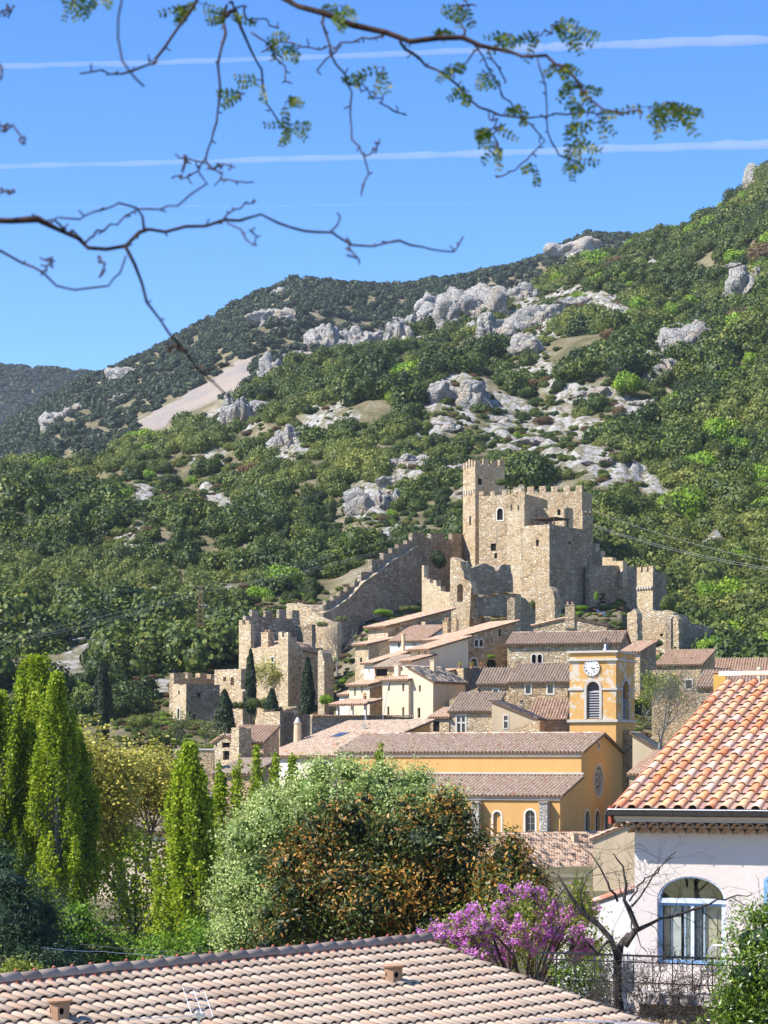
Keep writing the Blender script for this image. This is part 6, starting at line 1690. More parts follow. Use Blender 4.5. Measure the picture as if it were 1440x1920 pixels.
flm = MB(); flm.add([(-.07, -.14, .0), (.07, -.14, .0), (0, -.2, -.045), (-.07, -.10, .07), (.07, -.10, .07), (0, -.21, .0)], [(0, 2, 1), (3, 4, 5), (0, 3, 5, 2), (1, 2, 5, 4)]); o = flm.build('ridge_filler', MATS['red_clay'], None); fil = o.data; bpy.data.objects.remove(o)
k = 0; x = xend + .03
while x > XM + 5.5 and FR.px(x, 0, zR)[0] > -40:
    o = bpy.data.objects.new('ridge_tile', nrt); link(o, rfn); o.rotation_euler = (rnd.uniform(-.02, .02), rnd.uniform(-.015, .015), R(90)); o.location = (x, 0, zl_ + .075 + rnd.uniform(0, .01))
    # rotation turns the barrel so that it runs towards lower x
    kn = bpy.data.objects.new('ridge_knob', knob); link(kn, o); 
    x -= .40
k = 0; x = xend - .1
while FR.px(x, 0, zR)[0] > -40:
    o = bpy.data.objects.new('ridge_filler', fil); link(o, rfn); o.location = (x, 0, zl_ + .035); x -= TP
def vent(px_, py_, yv, label):
    x_, z_ = FR.front(px_, py_, yv)
    v = empty('roof_vent', FR.world(x_, yv, zR + sl * yv), R(20), label, 'vent')
    m = MB()
    for a in range(8):
        c_, s_ = math.cos(a * math.pi / 4), math.sin(a * math.pi / 4); hw = math.tan(math.pi / 8)
        r0_, r1_ = .125, .15
        face = [(-r0_ * hw, 0), (r0_ * hw, 0), (r1_ * hw, .30), (-r1_ * hw, .30)]; hl = [(.036 * math.cos(k_ * math.pi / 4), .19 + .055 * math.sin(k_ * math.pi / 4)) for k_ in range(8)]
        face_holes(m, face, [hl] if a % 2 == 0 else [], lambda u, w: (c_ * u - s_ * (-(r0_ + w * .083)), s_ * u + c_ * (-(r0_ + w * .083)), w))
    m.lathe([(.19, -.05), (.185, .02), (.13, .05)], (0, 0, 0), 16)
    m.box(-.15, .15, -.15, .15, -.12, .0)
    m.build('body', MATS['chimney_clay'], v)
    m = MB(); m.lathe([(.15, .30), (.19, .32), (.20, .35), (.18, .36)], (0, 0, 0), 16); m.build('cap', MATS['chimney_clay'], v)
    m = MB(); m.box(-.07, .07, -.07, .07, -.1, .29); m.build('dark_core', MATS['dark_hollow'], v)
vent(738, 1838, -2.0, 'square clay roof vent near the middle of the near roof')
# the left vent lies low on the slope
for yv in (-2.6,):
    x_, z_ = FR.front(112, 1912, yv)
yv = -1.0
for it in range(60):
    x_, z_ = FR.front(112, 1916, yv)
    if z_ > zR + sl * yv: break
    yv -= .05
vent(112, 1916, yv, 'square clay roof vent at the bottom left of the near roof')
yv = -.5
for it in range(90):
    x_, z_ = FR.front(738, 1846, yv)
    if z_ > zR + sl * yv: break
    yv -= .05
[setattr(o, 'location', FR.world(FR.front(738, 1846, yv)[0], yv, zR + sl * yv)) for o in bpy.data.objects if o.name == 'roof_vent']
# television aerial
an = empty('television_aerial', at(372, 1906, 34.6), 0, 'aluminium television aerial with a ladder shaped reflector on the near roof', 'aerial')
m = MB(); pxm = 34.6 / F
m.tube([(-.01, 0, .02), (-142 * pxm, -.5, .0)], .007, 5); m.build('boom', MATS['aluminium'], an)
for k in range(15):
    x_ = -(8 + k * 9.4) * pxm; y_ = -.5 * (-x_) / (142 * pxm); m = MB(); m.tube([(x_ + .03, y_ - .1, .0), (x_ - .03, y_ + .1, .02)], .0045, 4); m.build('director', MATS['aluminium'], an)
m = MB(); A_ = [Vector((-30 * pxm, .1, 52 * pxm)), Vector((10 * pxm, .1, 46 * pxm)), Vector((28 * pxm, -.1, 2 * pxm)), Vector((-12 * pxm, -.1, 8 * pxm))]
m.tube([A_[0], A_[3]], .006, 4); m.tube([A_[1], A_[2]], .006, 4); m.tube([(A_[0] + A_[1]) / 2, (A_[2] + A_[3]) / 2], .006, 4); m.build('reflector_frame', MATS['steel'], an)
for k in range(6):
    q = k / 5; m = MB(); m.tube([A_[0].lerp(A_[3], q), A_[1].lerp(A_[2], q)], .0055, 4); m.build('reflector_rod', MATS['aluminium'], an)
m = MB(); m.tube([(.0, 0, .1), (.02, 0, -.7)], .022, 6); m.box(-.03, .1, -.03, .03, -.02, .05); m.build('mast', MATS['steel'], an)
ab = empty('television_aerial', at(1200, 1914, 37.6), 0, 'second aerial boom lying at the bottom edge right of the near roof', 'aerial')
m = MB(); m.tube([(-1.7, 0, .03), (.3, -.3, -.02)], .014, 5)
m.build('boom', MATS['aluminium'], ab)
for k in range(13): m = MB(); x_ = -1.65 + k * .15; m.tube([(x_, -.08, .06), (x_ + .02, .08, -.05)], .007, 4); m.build('director', MATS['aluminium'], ab)
# ================================================================== plants
def grow(r, p, d, ln, rad, depth, segs=4, wob=.25, kids=(2, 3), spread=.7, shrink=.7, up=.12, paths=None, tips=None, minr=.004):
    paths = [] if paths is None else paths; tips = [] if tips is None else tips
    p = Vector(p); d = Vector(d).normalized(); pts = [p.copy()]; rs_ = [rad]
    for i in range(segs):
        d = (d + Vector((r.normal(), r.normal(), r.normal())) * wob * .5 + Vector((0, 0, up))).normalized()
        p = p + d * ln / segs; pts.append(p.copy()); rs_.append(rad * (1 - .42 * (i + 1) / segs))
        if depth > 0 and i >= 1 and r.uniform() < .6:
            k = Vector((r.normal(), r.normal(), r.normal() * .6)); k = (k - d * k.dot(d)).normalized()
            grow(r, p, d * math.cos(spread * 1.2) + k * math.sin(spread * 1.2), ln * shrink * r.uniform(.6, 1), rs_[-1] * .55, depth - 1, segs, wob, kids, spread, shrink, up, paths, tips)
    paths.append((pts, rs_, depth))
    if depth > 0:
        for _ in range(r.randint(kids[0], kids[1] + 1)):
            k = Vector((r.normal(), r.normal(), r.normal() * .6)); k = (k - d * k.dot(d)).normalized()
            a = spread * r.uniform(.5, 1.1)
            grow(r, p, d * math.cos(a) + k * math.sin(a), ln * shrink * r.uniform(.75, 1.15), rs_[-1] * .8, depth - 1, segs, wob, kids, spread, shrink, up, paths, tips)
    else:
        tips.append((p, d))
    return paths, tips
def wood(paths, name, mat, parent, maxn=6, thin=1.0):
    m = MB()
    for pts, rr, dp in paths:
        m.tube(pts, [max(.004, x * thin) for x in rr], maxn if dp > 2 else (4 if dp > 0 else 3), cap=False, t=.5)
    return m.build(name, MATS[mat], parent, smooth=True)
def leaf_obj(parent, C, size, mat, seed, name='crown', normals=None, aspect=.55, tint=None, spread=1.0):
    r = np.random.RandomState(seed)
    V, Q = quad_cloud(np.asarray(C), size, r, normals, spread, aspect)
    t = r.uniform(0, 1, len(C)) if tint is None else tint
    me = np_mesh(name, V, Q, MATS[mat], tint=np.clip(t, 0, 1))
    o = bpy.data.objects.new(name, me); link(o, parent); return o

def lumpy(x, y, z, rad, f=.62, sq=1.0):
    V, T = ICO3; n_ = fbm(V * 1.7 + np.array([x, y, z]), 3)
    return V * (rad * f * (1 + .25 * n_))[:, None] * np.array([1, 1, sq]) + np.array([x, y, z]), T
def lump_tree(name, label, Y, lumps, base_px, n, size, mat, bark_, cat='tree', seed=1, base_z=-9.0, aspect=.5, cluster=9, cl_r=.28, depth_jit=.5, mat2=None, core=.62, trunk=.3, tint_fn=None, squash=.9, inner=.25, lobes=.24):
    """lumps: (px, py, radius px) balls of foliage at their own distances"""
    r = np.random.RandomState(seed)
    c0 = at(base_px, HOR, Y); root = empty(name, (c0.x, Y, base_z), 0, label, cat)
    L = []
    for lx, ly, lr in lumps:
        rad = lr / F * Y; p = at(lx, ly, Y); L.append((p.x - c0.x, r.uniform(-1, 1) * depth_jit * rad * 1.6, p.z - base_z, rad))
        if r.uniform() < .7: L.append((p.x - c0.x + r.normal() * rad * .3, rad * r.uniform(.5, 1.6), p.z - base_z - rad * .1, rad * .95))
    L = np.array(L)
    wts = L[:, 3] ** 2; wts /= wts.sum(); nc = n // cluster
    k = r.choice(len(L), nc, p=wts)
    d = r.normal(size=(nc, 3)); d[:, 1] -= .25; d[:, 2] += .15; d /= np.linalg.norm(d, axis=1)[:, None]
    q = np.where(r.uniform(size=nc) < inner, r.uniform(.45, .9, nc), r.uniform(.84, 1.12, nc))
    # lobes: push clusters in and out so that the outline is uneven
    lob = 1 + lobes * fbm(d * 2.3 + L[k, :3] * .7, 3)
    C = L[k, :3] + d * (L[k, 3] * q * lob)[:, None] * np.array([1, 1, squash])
    CC = np.repeat(C, cluster, 0) + r.normal(size=(nc * cluster, 3)) * cl_r
    nn = np.repeat(d, cluster, 0) + r.normal(size=(nc * cluster, 3)) * .3 + np.array([0, 0, .35])
    tint = np.clip(np.repeat(r.uniform(-.22, .22, nc), cluster) + r.uniform(0.05, .95, nc * cluster), 0, 1)
    if tint_fn is not None: tint = tint_fn(r, CC, q.repeat(cluster), tint)
    leaf_obj(root, CC, size, mat, seed + 1, 'crown', nn, aspect, tint, .7)
    # trunk and limbs reaching into every ball
    m = MB(); zt = L[:, 2].min()
    m.tube([(0, .4, 0), (0, .35, zt * .5), (.1, .3, zt)], [trunk, trunk * .85, trunk * .7], 8)
    for (x, y, z, rad) in L[:: max(1, len(L) // 12)]:
        m.tube([(.05, .3, zt * .8), (x * .4, .3 + y * .4, zt * .8 + (z - zt * .8) * .5 + .2), (x, y, z)], [trunk * .45, trunk * .28, .03], 5)
    m.build('trunk', MATS[bark_], root)
    if mat2:
        m = MB()
        for (x, y, z, rad) in L:
            P, T = lumpy(x, y, z, rad, core, squash)
            m.add(P.tolist(), T.tolist(), 0, .05)
        m.build('inner_foliage', MATS[mat2], root)
    return root

def poplar(label, px_, top, w_px, Y, seed, n=26000, base_z=-9.0, mat='poplar_leaf', size=.075, strands=150, taper=1.0, bare=.12):
    r = np.random.RandomState(seed)
    c0 = at(px_, HOR, Y); H = (HOR - top) / F * Y - base_z; Rm = w_px / 2 / F * Y
    root = empty('lombardy_poplar', (c0.x, Y, base_z), 0, label, 'tree', None)
    m = MB(); m.tube([(0, 0, 0), (.05, 0, H * .4), (0, .05, H * .75), (0, 0, H * .97)], [.32, .2, .1, .02], 7)
    Cs = []; per = n // strands
    for k in range(strands):
        h0 = H * r.uniform(.04, .9) ** .9; a = r.uniform(0, 6.28)
        prof = lambda h: Rm * min(1, (h / (H * .25)) ** .6) * max(0.05, (1 - (h / H) ** 6)) ** .85
        ln = min(H * r.uniform(.12, .28), H - h0 + .5)
        rr = prof(min(H * .99, h0 + ln * .5)) * math.sqrt(r.uniform(.05, 1.0)) * (1 + .12 * r.normal())
        x, y = rr * math.cos(a), rr * math.sin(a)
        P = np.array([[x * .15, y * .15, h0 - ln * .25], [x * .8, y * .8, h0 + ln * .15], [x, y, h0 + ln * .5], [x * .97, y * .97, h0 + ln]])
        m.tube(P.tolist(), [.05, .03, .02, .006], 3, cap=False)
        t_ = r.uniform(.25, 1.0, per) ** .85 * 3; i = np.minimum(t_.astype(int), 2); f_ = (t_ - i)[:, None]
        C = P[i] * (1 - f_) + P[i + 1] * f_
        tp = (1.15 - t_ / 3) * .21 + .03
        C = C + r.normal(size=C.shape) * np.stack([tp, tp, tp * 1.4], 1)
        Cs.append(C)
    m.build('trunk', MATS['grey_bark'], root, smooth=True)
    C = np.concatenate(Cs); C = C[C[:, 2] > .3]
    leaf_obj(root, C, size, mat, seed + 3, 'crown', None, .8, np.clip(r.beta(2.2, 2.2, len(C)), 0, 1))
    return root

poplar('tallest poplar at the far left edge, bright green and feathery', 66, 1250, 138, 110, 3, 46000, strands=170)
poplar('tall poplar against the left edge, partly outside the picture', 0, 1318, 150, 108, 4, 34000, strands=130)
poplar('slender poplar directly right of the tallest one', 106, 1284, 100, 107, 5, 28000, strands=110)
poplar('darker shorter poplar at the right of the left hand group', 140, 1388, 84, 112, 6, 26000, strands=130)
poplar('round topped poplar standing alone between the plane tree and the silvery tree', 354, 1418, 108, 98, 7, 32000, strands=125)
for k, (px_, tp, w_, lab) in enumerate(((412, 1452, 26, 'slim young poplar tip beside the gate top'), (443, 1422, 30, 'slim poplar tip in front of the massive chimney'), (480, 1418, 34, 'tallest slim poplar tip, in front of the skylight roof'),
                                        (515, 1432, 34, 'slim poplar tip below the orange shutter'), (548, 1440, 30, 'last slim poplar tip at the left of the silvery tree'), (712, 1412, 16, 'single yellow green poplar tip in front of the ochre nave'))):
    poplar(lab, px_, tp, w_ * .8, 104, 20 + k, 4200, strands=26)

# plane tree
def skeleton_tree(name, label, px_, Y, base_z, base, H, rad, depth, bark_, seed, leaf=None, nleaf=0, lsize=.1, clr=.35, cat='tree', spread=.55, up=.10, shrink=.72, kids=(2, 3), wob=.3, thin=1.0, along=.0, tint=None, aspect=.8, sz_=1.0, sxy=1.0, lean=(0, 0)):
    r = np.random.RandomState(seed)
    c0 = at(px_, HOR, Y); root = empty(name, (c0.x, Y, base_z), 0, label, cat)
    paths, tips = grow(r, (0, 0, 0), (lean[0], lean[1], 1), H, rad, depth, 4, wob, kids, spread, shrink, up)
    wood(paths, 'trunk', bark_, root, thin=thin)
    if leaf:
        T = np.array([t[0][:] for t in tips]); mid = np.array([p[0][k][:] for p in paths if p[2] <= 1 for k in (1, 2, 3)])
        src = np.concatenate([T, mid]) if along else T
        k = r.randint(0, len(src), nleaf)
        C = src[k] + r.normal(size=(nleaf, 3)) * clr
        leaf_obj(root, C, lsize, leaf, seed + 9, 'crown', None, aspect, None if tint is None else tint(r, nleaf))
    root.scale = (sxy, sxy, sz_)
    return root
skeleton_tree('plane_tree', 'big plane tree in pale yellow new leaf, dark limbs showing, between the poplars', 236, 120, -9.0, None, 4.4, .40, 4, 'grey_bark', 15, 'plane_leaf', 22000, .115, .5, spread=.66, shrink=.84, up=.15, kids=(2, 3), along=1, sz_=.74)
skeleton_tree('plane_tree', 'second smaller plane tree with yellow leaves just right of the bigger one', 292, 126, -9.0, None, 4.2, .32, 4, 'grey_bark', 17, 'plane_leaf', 17000, .115, .5, spread=.55, shrink=.82, up=.2, kids=(2, 3), along=1, sz_=.74)
lump_tree('lime_bush', 'loose yellow green low foliage under the plane trees', 108, [(200, 1640, 44), (250, 1690, 50), (300, 1650, 40), (310, 1740, 50), (215, 1750, 50), (260, 1600, 36)], 250, 6000, .085, 'poplar_leaf', 'dark_bark', cat='bush', seed=18, cluster=8, cl_r=.35, aspect=.8, trunk=.1, inner=.6, lobes=.5)

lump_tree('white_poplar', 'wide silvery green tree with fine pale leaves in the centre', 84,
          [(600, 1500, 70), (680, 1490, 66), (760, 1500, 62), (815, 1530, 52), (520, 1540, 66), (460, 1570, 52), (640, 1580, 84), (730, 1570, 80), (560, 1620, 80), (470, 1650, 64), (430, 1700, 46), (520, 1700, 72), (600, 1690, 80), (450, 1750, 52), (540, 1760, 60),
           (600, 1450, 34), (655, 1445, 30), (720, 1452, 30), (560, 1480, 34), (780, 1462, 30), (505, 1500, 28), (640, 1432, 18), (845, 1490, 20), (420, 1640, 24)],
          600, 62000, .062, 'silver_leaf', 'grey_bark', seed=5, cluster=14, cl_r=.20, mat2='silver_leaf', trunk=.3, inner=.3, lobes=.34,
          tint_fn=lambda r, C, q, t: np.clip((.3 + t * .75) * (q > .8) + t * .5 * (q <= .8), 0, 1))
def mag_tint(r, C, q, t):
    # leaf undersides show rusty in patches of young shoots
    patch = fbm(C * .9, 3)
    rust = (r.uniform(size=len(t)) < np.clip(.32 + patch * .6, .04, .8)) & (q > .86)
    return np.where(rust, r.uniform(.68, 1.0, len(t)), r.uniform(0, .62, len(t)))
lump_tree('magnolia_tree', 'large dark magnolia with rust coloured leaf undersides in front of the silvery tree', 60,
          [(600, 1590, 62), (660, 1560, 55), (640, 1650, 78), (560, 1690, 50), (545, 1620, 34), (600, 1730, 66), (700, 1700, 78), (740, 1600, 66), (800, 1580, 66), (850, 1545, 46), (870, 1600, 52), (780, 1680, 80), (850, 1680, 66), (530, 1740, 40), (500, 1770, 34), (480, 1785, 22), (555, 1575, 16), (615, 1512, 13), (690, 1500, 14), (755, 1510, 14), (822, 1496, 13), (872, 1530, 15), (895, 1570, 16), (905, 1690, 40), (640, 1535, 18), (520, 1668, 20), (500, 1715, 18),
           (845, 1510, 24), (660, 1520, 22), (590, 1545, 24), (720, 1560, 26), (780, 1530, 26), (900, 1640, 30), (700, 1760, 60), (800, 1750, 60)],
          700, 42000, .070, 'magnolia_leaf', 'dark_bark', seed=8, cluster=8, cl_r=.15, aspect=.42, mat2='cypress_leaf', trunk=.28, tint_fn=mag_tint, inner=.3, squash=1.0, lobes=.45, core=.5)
lump_tree('magnolia_tree', 'smaller magnolia with orange brown leaves before the annex roof', 58,
          [(955, 1600, 30), (960, 1640, 42), (930, 1690, 44), (985, 1690, 40), (950, 1740, 56), (1000, 1730, 36), (958, 1575, 14), (1000, 1650, 26), (915, 1640, 26)],
          955, 9500, .075, 'magnolia_leaf', 'dark_bark', seed=9, cluster=8, cl_r=.14, aspect=.42, mat2='cypress_leaf', trunk=.16, tint_fn=lambda r, C, q, t: np.where((r.uniform(size=len(t)) < .5) & (q > .84), r.uniform(.66, 1.0, len(t)), r.uniform(.1, .64, len(t))), inner=.2, squash=1.0)
# pines at the left foot
lump_tree('pine_tree', 'dark blue green pine in the shade at the lower left corner', 78, [(20, 1660, 50), (40, 1720, 60), (0, 1760, 60), (70, 1760, 46), (110, 1800, 50), (60, 1810, 60), (0, 1620, 34)], 30, 20000, .10, 'pine_needle', 'dark_bark', seed=12, aspect=.18, mat2='cypress_leaf', cluster=12, cl_r=.2)
lump_tree('leafy_bush', 'small bright leaved bush poking above the near roof at the left', 46, [(30, 1832, 26), (62, 1838, 22), (5, 1838, 26)], 35, 1800, .05, 'spring_leaf', 'dark_bark', cat='bush', seed=13, cl_r=.12, aspect=.5)
lump_tree('dark_hedge', 'dark mass of evergreen shrubs under the poplars and plane trees', 92, [(120, 1775, 64), (210, 1815, 56), (310, 1810, 54), (400, 1790, 64), (150, 1730, 36)], 250, 16000, .09, 'fresh_green_leaf', 'dark_bark', cat='hedge', seed=14, mat2='cypress_leaf', cluster=10, cl_r=.3, tint_fn=lambda r, C, q, t: t * .5)
# laurel at the right foot
lump_tree('laurel_bush', 'glossy bright green laurel at the lower right corner', 40.5,
          [(1425, 1760, 52), (1400, 1830, 58), (1440, 1830, 60), (1385, 1890, 46), (1440, 1900, 70), (1428, 1720, 26), (1450, 1700, 30), (1395, 1775, 22), (1370, 1860, 24), (1415, 1940, 70)],
          1430, 9000, .05, 'laurel_leaf', 'dark_bark', cat='bush', seed=16, cluster=9, cl_r=.085, aspect=.34, mat2='cypress_leaf', trunk=.12, squash=1.0, core=.42, lobes=.35)

# redbud
rb = np.random.RandomState(31)
root = empty('redbud_tree', (at(985, HOR, 52).x, 52, -9.0), 0, 'judas tree covered in bright pink blossom behind the near roof', 'tree')
allp = []; BL = []; LV = []
STEMS = [(845, 1720), (835, 1785), (855, 1755), (1120, 1700), (1135, 1750), (900, 1690), (860, 1740), (880, 1700), (830, 1760), (905, 1745), (940, 1725), (980, 1700), (1000, 1745), (1020, 1680), (1040, 1730), (1070, 1690), (1060, 1750), (1000, 1790), (1060, 1800), (930, 1780), (870, 1775), (1030, 1660), (960, 1680), (1090, 1670)]
for (sx, sy) in STEMS:
    e = at(sx, sy, 52 + rb.uniform(-1.2, 1.2)) - Vector(root.location)
    b0 = Vector((rb.uniform(-.3, .3), rb.uniform(-.3, .3), 2.5))
    mid = b0.lerp(e, .55) + Vector((rb.normal() * .2, rb.normal() * .2, .25))
    allp.append(([Vector((0, 0, 0)), b0, mid, e], [.09, .06, .035, .01], 2))
    d = (e - mid).normalized()
    P, T = grow(rb, mid.lerp(e, .3), d, .56, .014, 2, 4, .35, (2, 3), .6, .72, .04)
    allp += P
    for pts, rr, dp in P:
        for k in range(len(pts) - 1):
            n_ = 30 if dp < 2 else 20
            for _ in range(n_):
                q = pts[k].lerp(pts[k + 1], rb.uniform()); (BL if rb.uniform() < .80 else LV).append((q + Vector((rb.normal(), rb.normal(), rb.normal())) * .045)[:])
wood(allp, 'trunk', 'dark_bark', root)
BL = np.array(BL); LV = np.array(LV)
den = fbm(BL * 1.1, 2) > -.25
leaf_obj(root, BL[den], .030, 'redbud_blossom', 33, 'blossom', None, .8)
leaf_obj(root, LV + rb.normal(size=LV.shape) * .09, .036, 'spring_leaf', 34, 'leaves', None, .7)
lump_tree('spring_shrub', 'loose yellow green shrub mixed with the pink blossom', 54.6, [(880, 1740, 40), (960, 1760, 46), (1040, 1800, 44), (1110, 1820, 40), (1120, 1770, 30), (1000, 1700, 34), (1090, 1730, 30)], 1000, 5000, .045, 'spring_leaf', 'dark_bark', cat='bush', seed=36, cluster=6, cl_r=.2, aspect=.6, trunk=.08, inner=.5)
lump_tree('apple_bush', 'green shrub with small white blossom at the right end of the near roof', 45.5, [(1060, 1830, 22), (1085, 1845, 24), (1110, 1838, 20), (1125, 1865, 22), (1095, 1815, 14)], 1100, 2400, .032, 'laurel_leaf', 'dark_bark', cat='bush', seed=37, cluster=6, cl_r=.1, aspect=.55, trunk=.05)
W_ = np.array([[rb.uniform(-.6, .6), rb.uniform(-.6, 0), rb.uniform(-.35, .35)] for _ in range(160)])
wb = empty('blossom_sprays', at(1095, 1838, 45.2), 0, 'sparse white blossom on the green shrub beside the bare tree', 'blossom'); leaf_obj(wb, W_, .028, 'white_blossom', 38, 'petals')

# the bare fruit tree and its brambles, traced limbs at their own distance
def traced(root, lines, Y, rad_scale, name, mat, seed, twigs=2, twl=.35, depth=1, jit=.15, along=True, sides=6):
    r = np.random.RandomState(seed); base = Vector(root.location); P = []
    for ln in lines:
        pts = []; rr = []
        off = r.uniform(-1, 1)
        for i, (x, y, rp) in enumerate(ln):
            dY = off * jit * (i / max(1, len(ln) - 1)) + r.uniform(-1, 1) * jit * .1
            p = at(x, y, Y + dY); pts.append(p - base); rr.append(rp / F * Y * rad_scale)
        # smooth, slightly crooked line
        q = []; qr = []
        for i in range(len(pts) - 1):
            a, b = pts[i], pts[i + 1]; n = max(1, min(6, int((b - a).length / (rr[i] * 5 + .02))))
            for k in range(n):
                t = k / n; w = (b - a).length * .035
                q.append(a.lerp(b, t) + (Vector((r.normal(), r.normal(), r.normal())) * w if (k or i) else Vector())); qr.append((rr[i] * (1 - t) + rr[i + 1] * t) * (1 + .14 * r.normal() * .7))
        q.append(pts[-1]); qr.append(rr[-1]); P.append((q, qr, 3))
        if twigs:
            for i in range(1, len(q)):
                for _ in range(twigs):
                    if r.uniform() < .55:
                        d = Vector((r.normal(), r.normal() * .5, r.normal())).normalized()
                        pp, tt = grow(r, q[i], d, twl * r.uniform(.35, 1.2), max(.003, qr[i] * .28), depth, 3, .5, (1, 2), .7, .7, .02); P += pp
    m = MB()
    for pts, rr, dp in P: m.tube(pts, [max(.0028, x) for x in rr], sides if dp == 3 else 3, cap=(dp == 3), t=.5)
    return m.build(name, MATS[mat], root, smooth=True), P
bt = empty('bare_fruit_tree', at(1165, 1905, 43.5), 0, 'dark crooked bare tree with lichened limbs in front of the white house corner', 'tree')
LN = [[(1165, 1925, 16), (1160, 1870, 15), (1158, 1810, 13), (1164, 1770, 11), (1180, 1752, 10)],
      [(1160, 1800, 11), (1145, 1760, 10), (1118, 1730, 9), (1090, 1708, 8), (1072, 1682, 7), (1060, 1664, 5), (1046, 1640, 3)],
      [(1172, 1775, 10), (1188, 1748, 10), (1194, 1738, 9), (1180, 1705, 7), (1170, 1688, 6), (1172, 1660, 4), (1168, 1625, 3), (1150, 1600, 2)],
      [(1190, 1746, 7), (1215, 1735, 6), (1240, 1720, 5.5), (1275, 1714, 5), (1310, 1702, 4), (1345, 1688, 3), (1372, 1682, 2.2), (1410, 1677, 1.4)],
      [(1184, 1700, 4), (1200, 1680, 3), (1220, 1650, 2.4), (1250, 1612, 1.8), (1268, 1596, 1.2)], [(1180, 1690, 3), (1205, 1655, 2.4), (1232, 1630, 1.8), (1262, 1606, 1.2)],
      [(1158, 1690, 4), (1140, 1655, 3), (1120, 1620, 2), (1108, 1600, 1.4)], [(1060, 1664, 3), (1040, 1690, 2), (1050, 1740, 1.5)], [(1145, 1760, 5), (1120, 1790, 4), (1095, 1760, 3), (1080, 1735, 2)],
      [(1100, 1716, 4), (1088, 1680, 2.4), (1100, 1640, 1.6), (1130, 1618, 1.2)], [(1372, 1682, 2), (1400, 1700, 1.4), (1425, 1722, 1)], [(1310, 1702, 2), (1340, 1730, 1.4), (1352, 1752, 1)]]
traced(bt, LN, 43.5, .62, 'trunk', 'lichen_bark', 51, 2, .5, 1, .5)
br = empty('bramble_thicket', at(1250, 1900, 43.0), 0, 'tangle of grey leafless twigs below the balcony', 'thicket')
r9 = np.random.RandomState(77); P = []
for k in range(125):
    s = at(r9.uniform(1085, 1345), r9.uniform(1850, 1935), 43 + r9.uniform(-1, 1)) - Vector(br.location)
    d = Vector((r9.normal() * .7, r9.normal() * .4, abs(r9.normal()) + .25))
    pp, tt = grow(r9, s, d, r9.uniform(.35, .75), .010, 2, 4, .8, (1, 3), .8, .7, .0); P += pp
wood(P, 'twigs', 'lichen_bark', br); br['kind'] = 'stuff'; br.children[0]['kind'] = 'stuff'

# cypresses, bare trees and shrubs of the village
def cypress(px_, top, bot, w_px, Y, seed, label):
    r = np.random.RandomState(seed); c0 = at(px_, bot, Y); H = (bot - top) / F * Y; Rm = w_px / 2 / F * Y
    root = empty('cypress_tree', (c0.x, Y, c0.z - .5), 0, label, 'tree')
    n = 4200; h = r.uniform(0, 1, n) ** .85; a = r.uniform(0, 6.28, n)
    prof = np.clip(h / .12, 0, 1) ** .5 * (1 - h ** 2.0) ** .75 + .03
    lob = 1 + .22 * fbm(np.stack([np.cos(a) * 2, np.sin(a) * 2, h * H * .9 + seed], 1), 3)
    rr = Rm * prof * lob * np.where(r.uniform(size=n) < .75, r.uniform(.85, 1.08, n), r.uniform(.3, .9, n))
    C = np.stack([rr * np.cos(a), rr * np.sin(a), h * H + .3], 1)
    nn = np.stack([np.cos(a), np.sin(a), np.full(n, .8)], 1)
    leaf_obj(root, C, .17, 'cypress_leaf', seed, 'crown', nn, .45, np.clip(r.beta(2, 2.5, n), 0, 1), .6)
    m = MB(); m.tube([(0, 0, -1), (0, 0, H * .9)], [.14, .03], 6); m.build('trunk', MATS['dark_bark'], root)
    m = MB(); m.lathe([(Rm * .5, .6), (Rm * .75, H * .25), (Rm * .6, H * .6), (Rm * .2, H * .9)], (0, 0, 0), 9); m.build('inner_foliage', MATS['cypress_leaf'], root)
cypress(470, 1214, 1335, 21, 250, 1, 'slim tall cypress in front of the sunlit face of the crenellated house')
cypress(577, 1230, 1338, 25, 248, 2, 'broad dark cypress before the shaded side of the crenellated house')
cypress(510, 1288, 1368, 30, 240, 3, 'short cone shaped cypress below the little bare tree')
cypress(421, 1290, 1372, 36, 244, 4, 'bushy wide cypress beside the low left tower')
cypress(193, 1278, 1390, 22, 240, 5, 'lone dark cypress on the open slope at the left')
cypress(192, 1236, 1330, 34, 262, 6, 'dark rounded conifer behind the lone cypress')
skeleton_tree('bare_tree', 'fan shaped leafless grey tree on the rocks right of the crenellated house', 632, 268, at(632, 1268, 268).z, None, 1.9, .16, 5, 'grey_bark', 61, spread=.55, up=.12, shrink=.86, kids=(2, 3), thin=1.0)
skeleton_tree('bare_tree', 'large leafless grey tree right of the clock tower', 1236, 200, at(1236, 1405, 200).z - .6, None, 2.3, .17, 5, 'grey_bark', 62, spread=.6, up=.1, shrink=.84, kids=(2, 3), thin=1.0, leaf='olive_scrub_leaf', nleaf=900, lsize=.08, clr=.3)
skeleton_tree('budding_tree', 'small tree with pale yellow buds against the crenellated house', 524, 252, at(524, 1335, 252).z, None, 1.7, .1, 4, 'grey_bark', 63, spread=.5, up=.14, shrink=.85, leaf='plane_leaf', nleaf=2200, lsize=.09, clr=.3)
skeleton_tree('budding_tree', 'yellow green budding tree right beside the clock tower', 1212, 205, at(1212, 1345, 205).z, None, 1.3, .1, 4, 'grey_bark', 64, spread=.55, up=.14, shrink=.85, leaf='spring_leaf', nleaf=3200, lsize=.09, clr=.35)
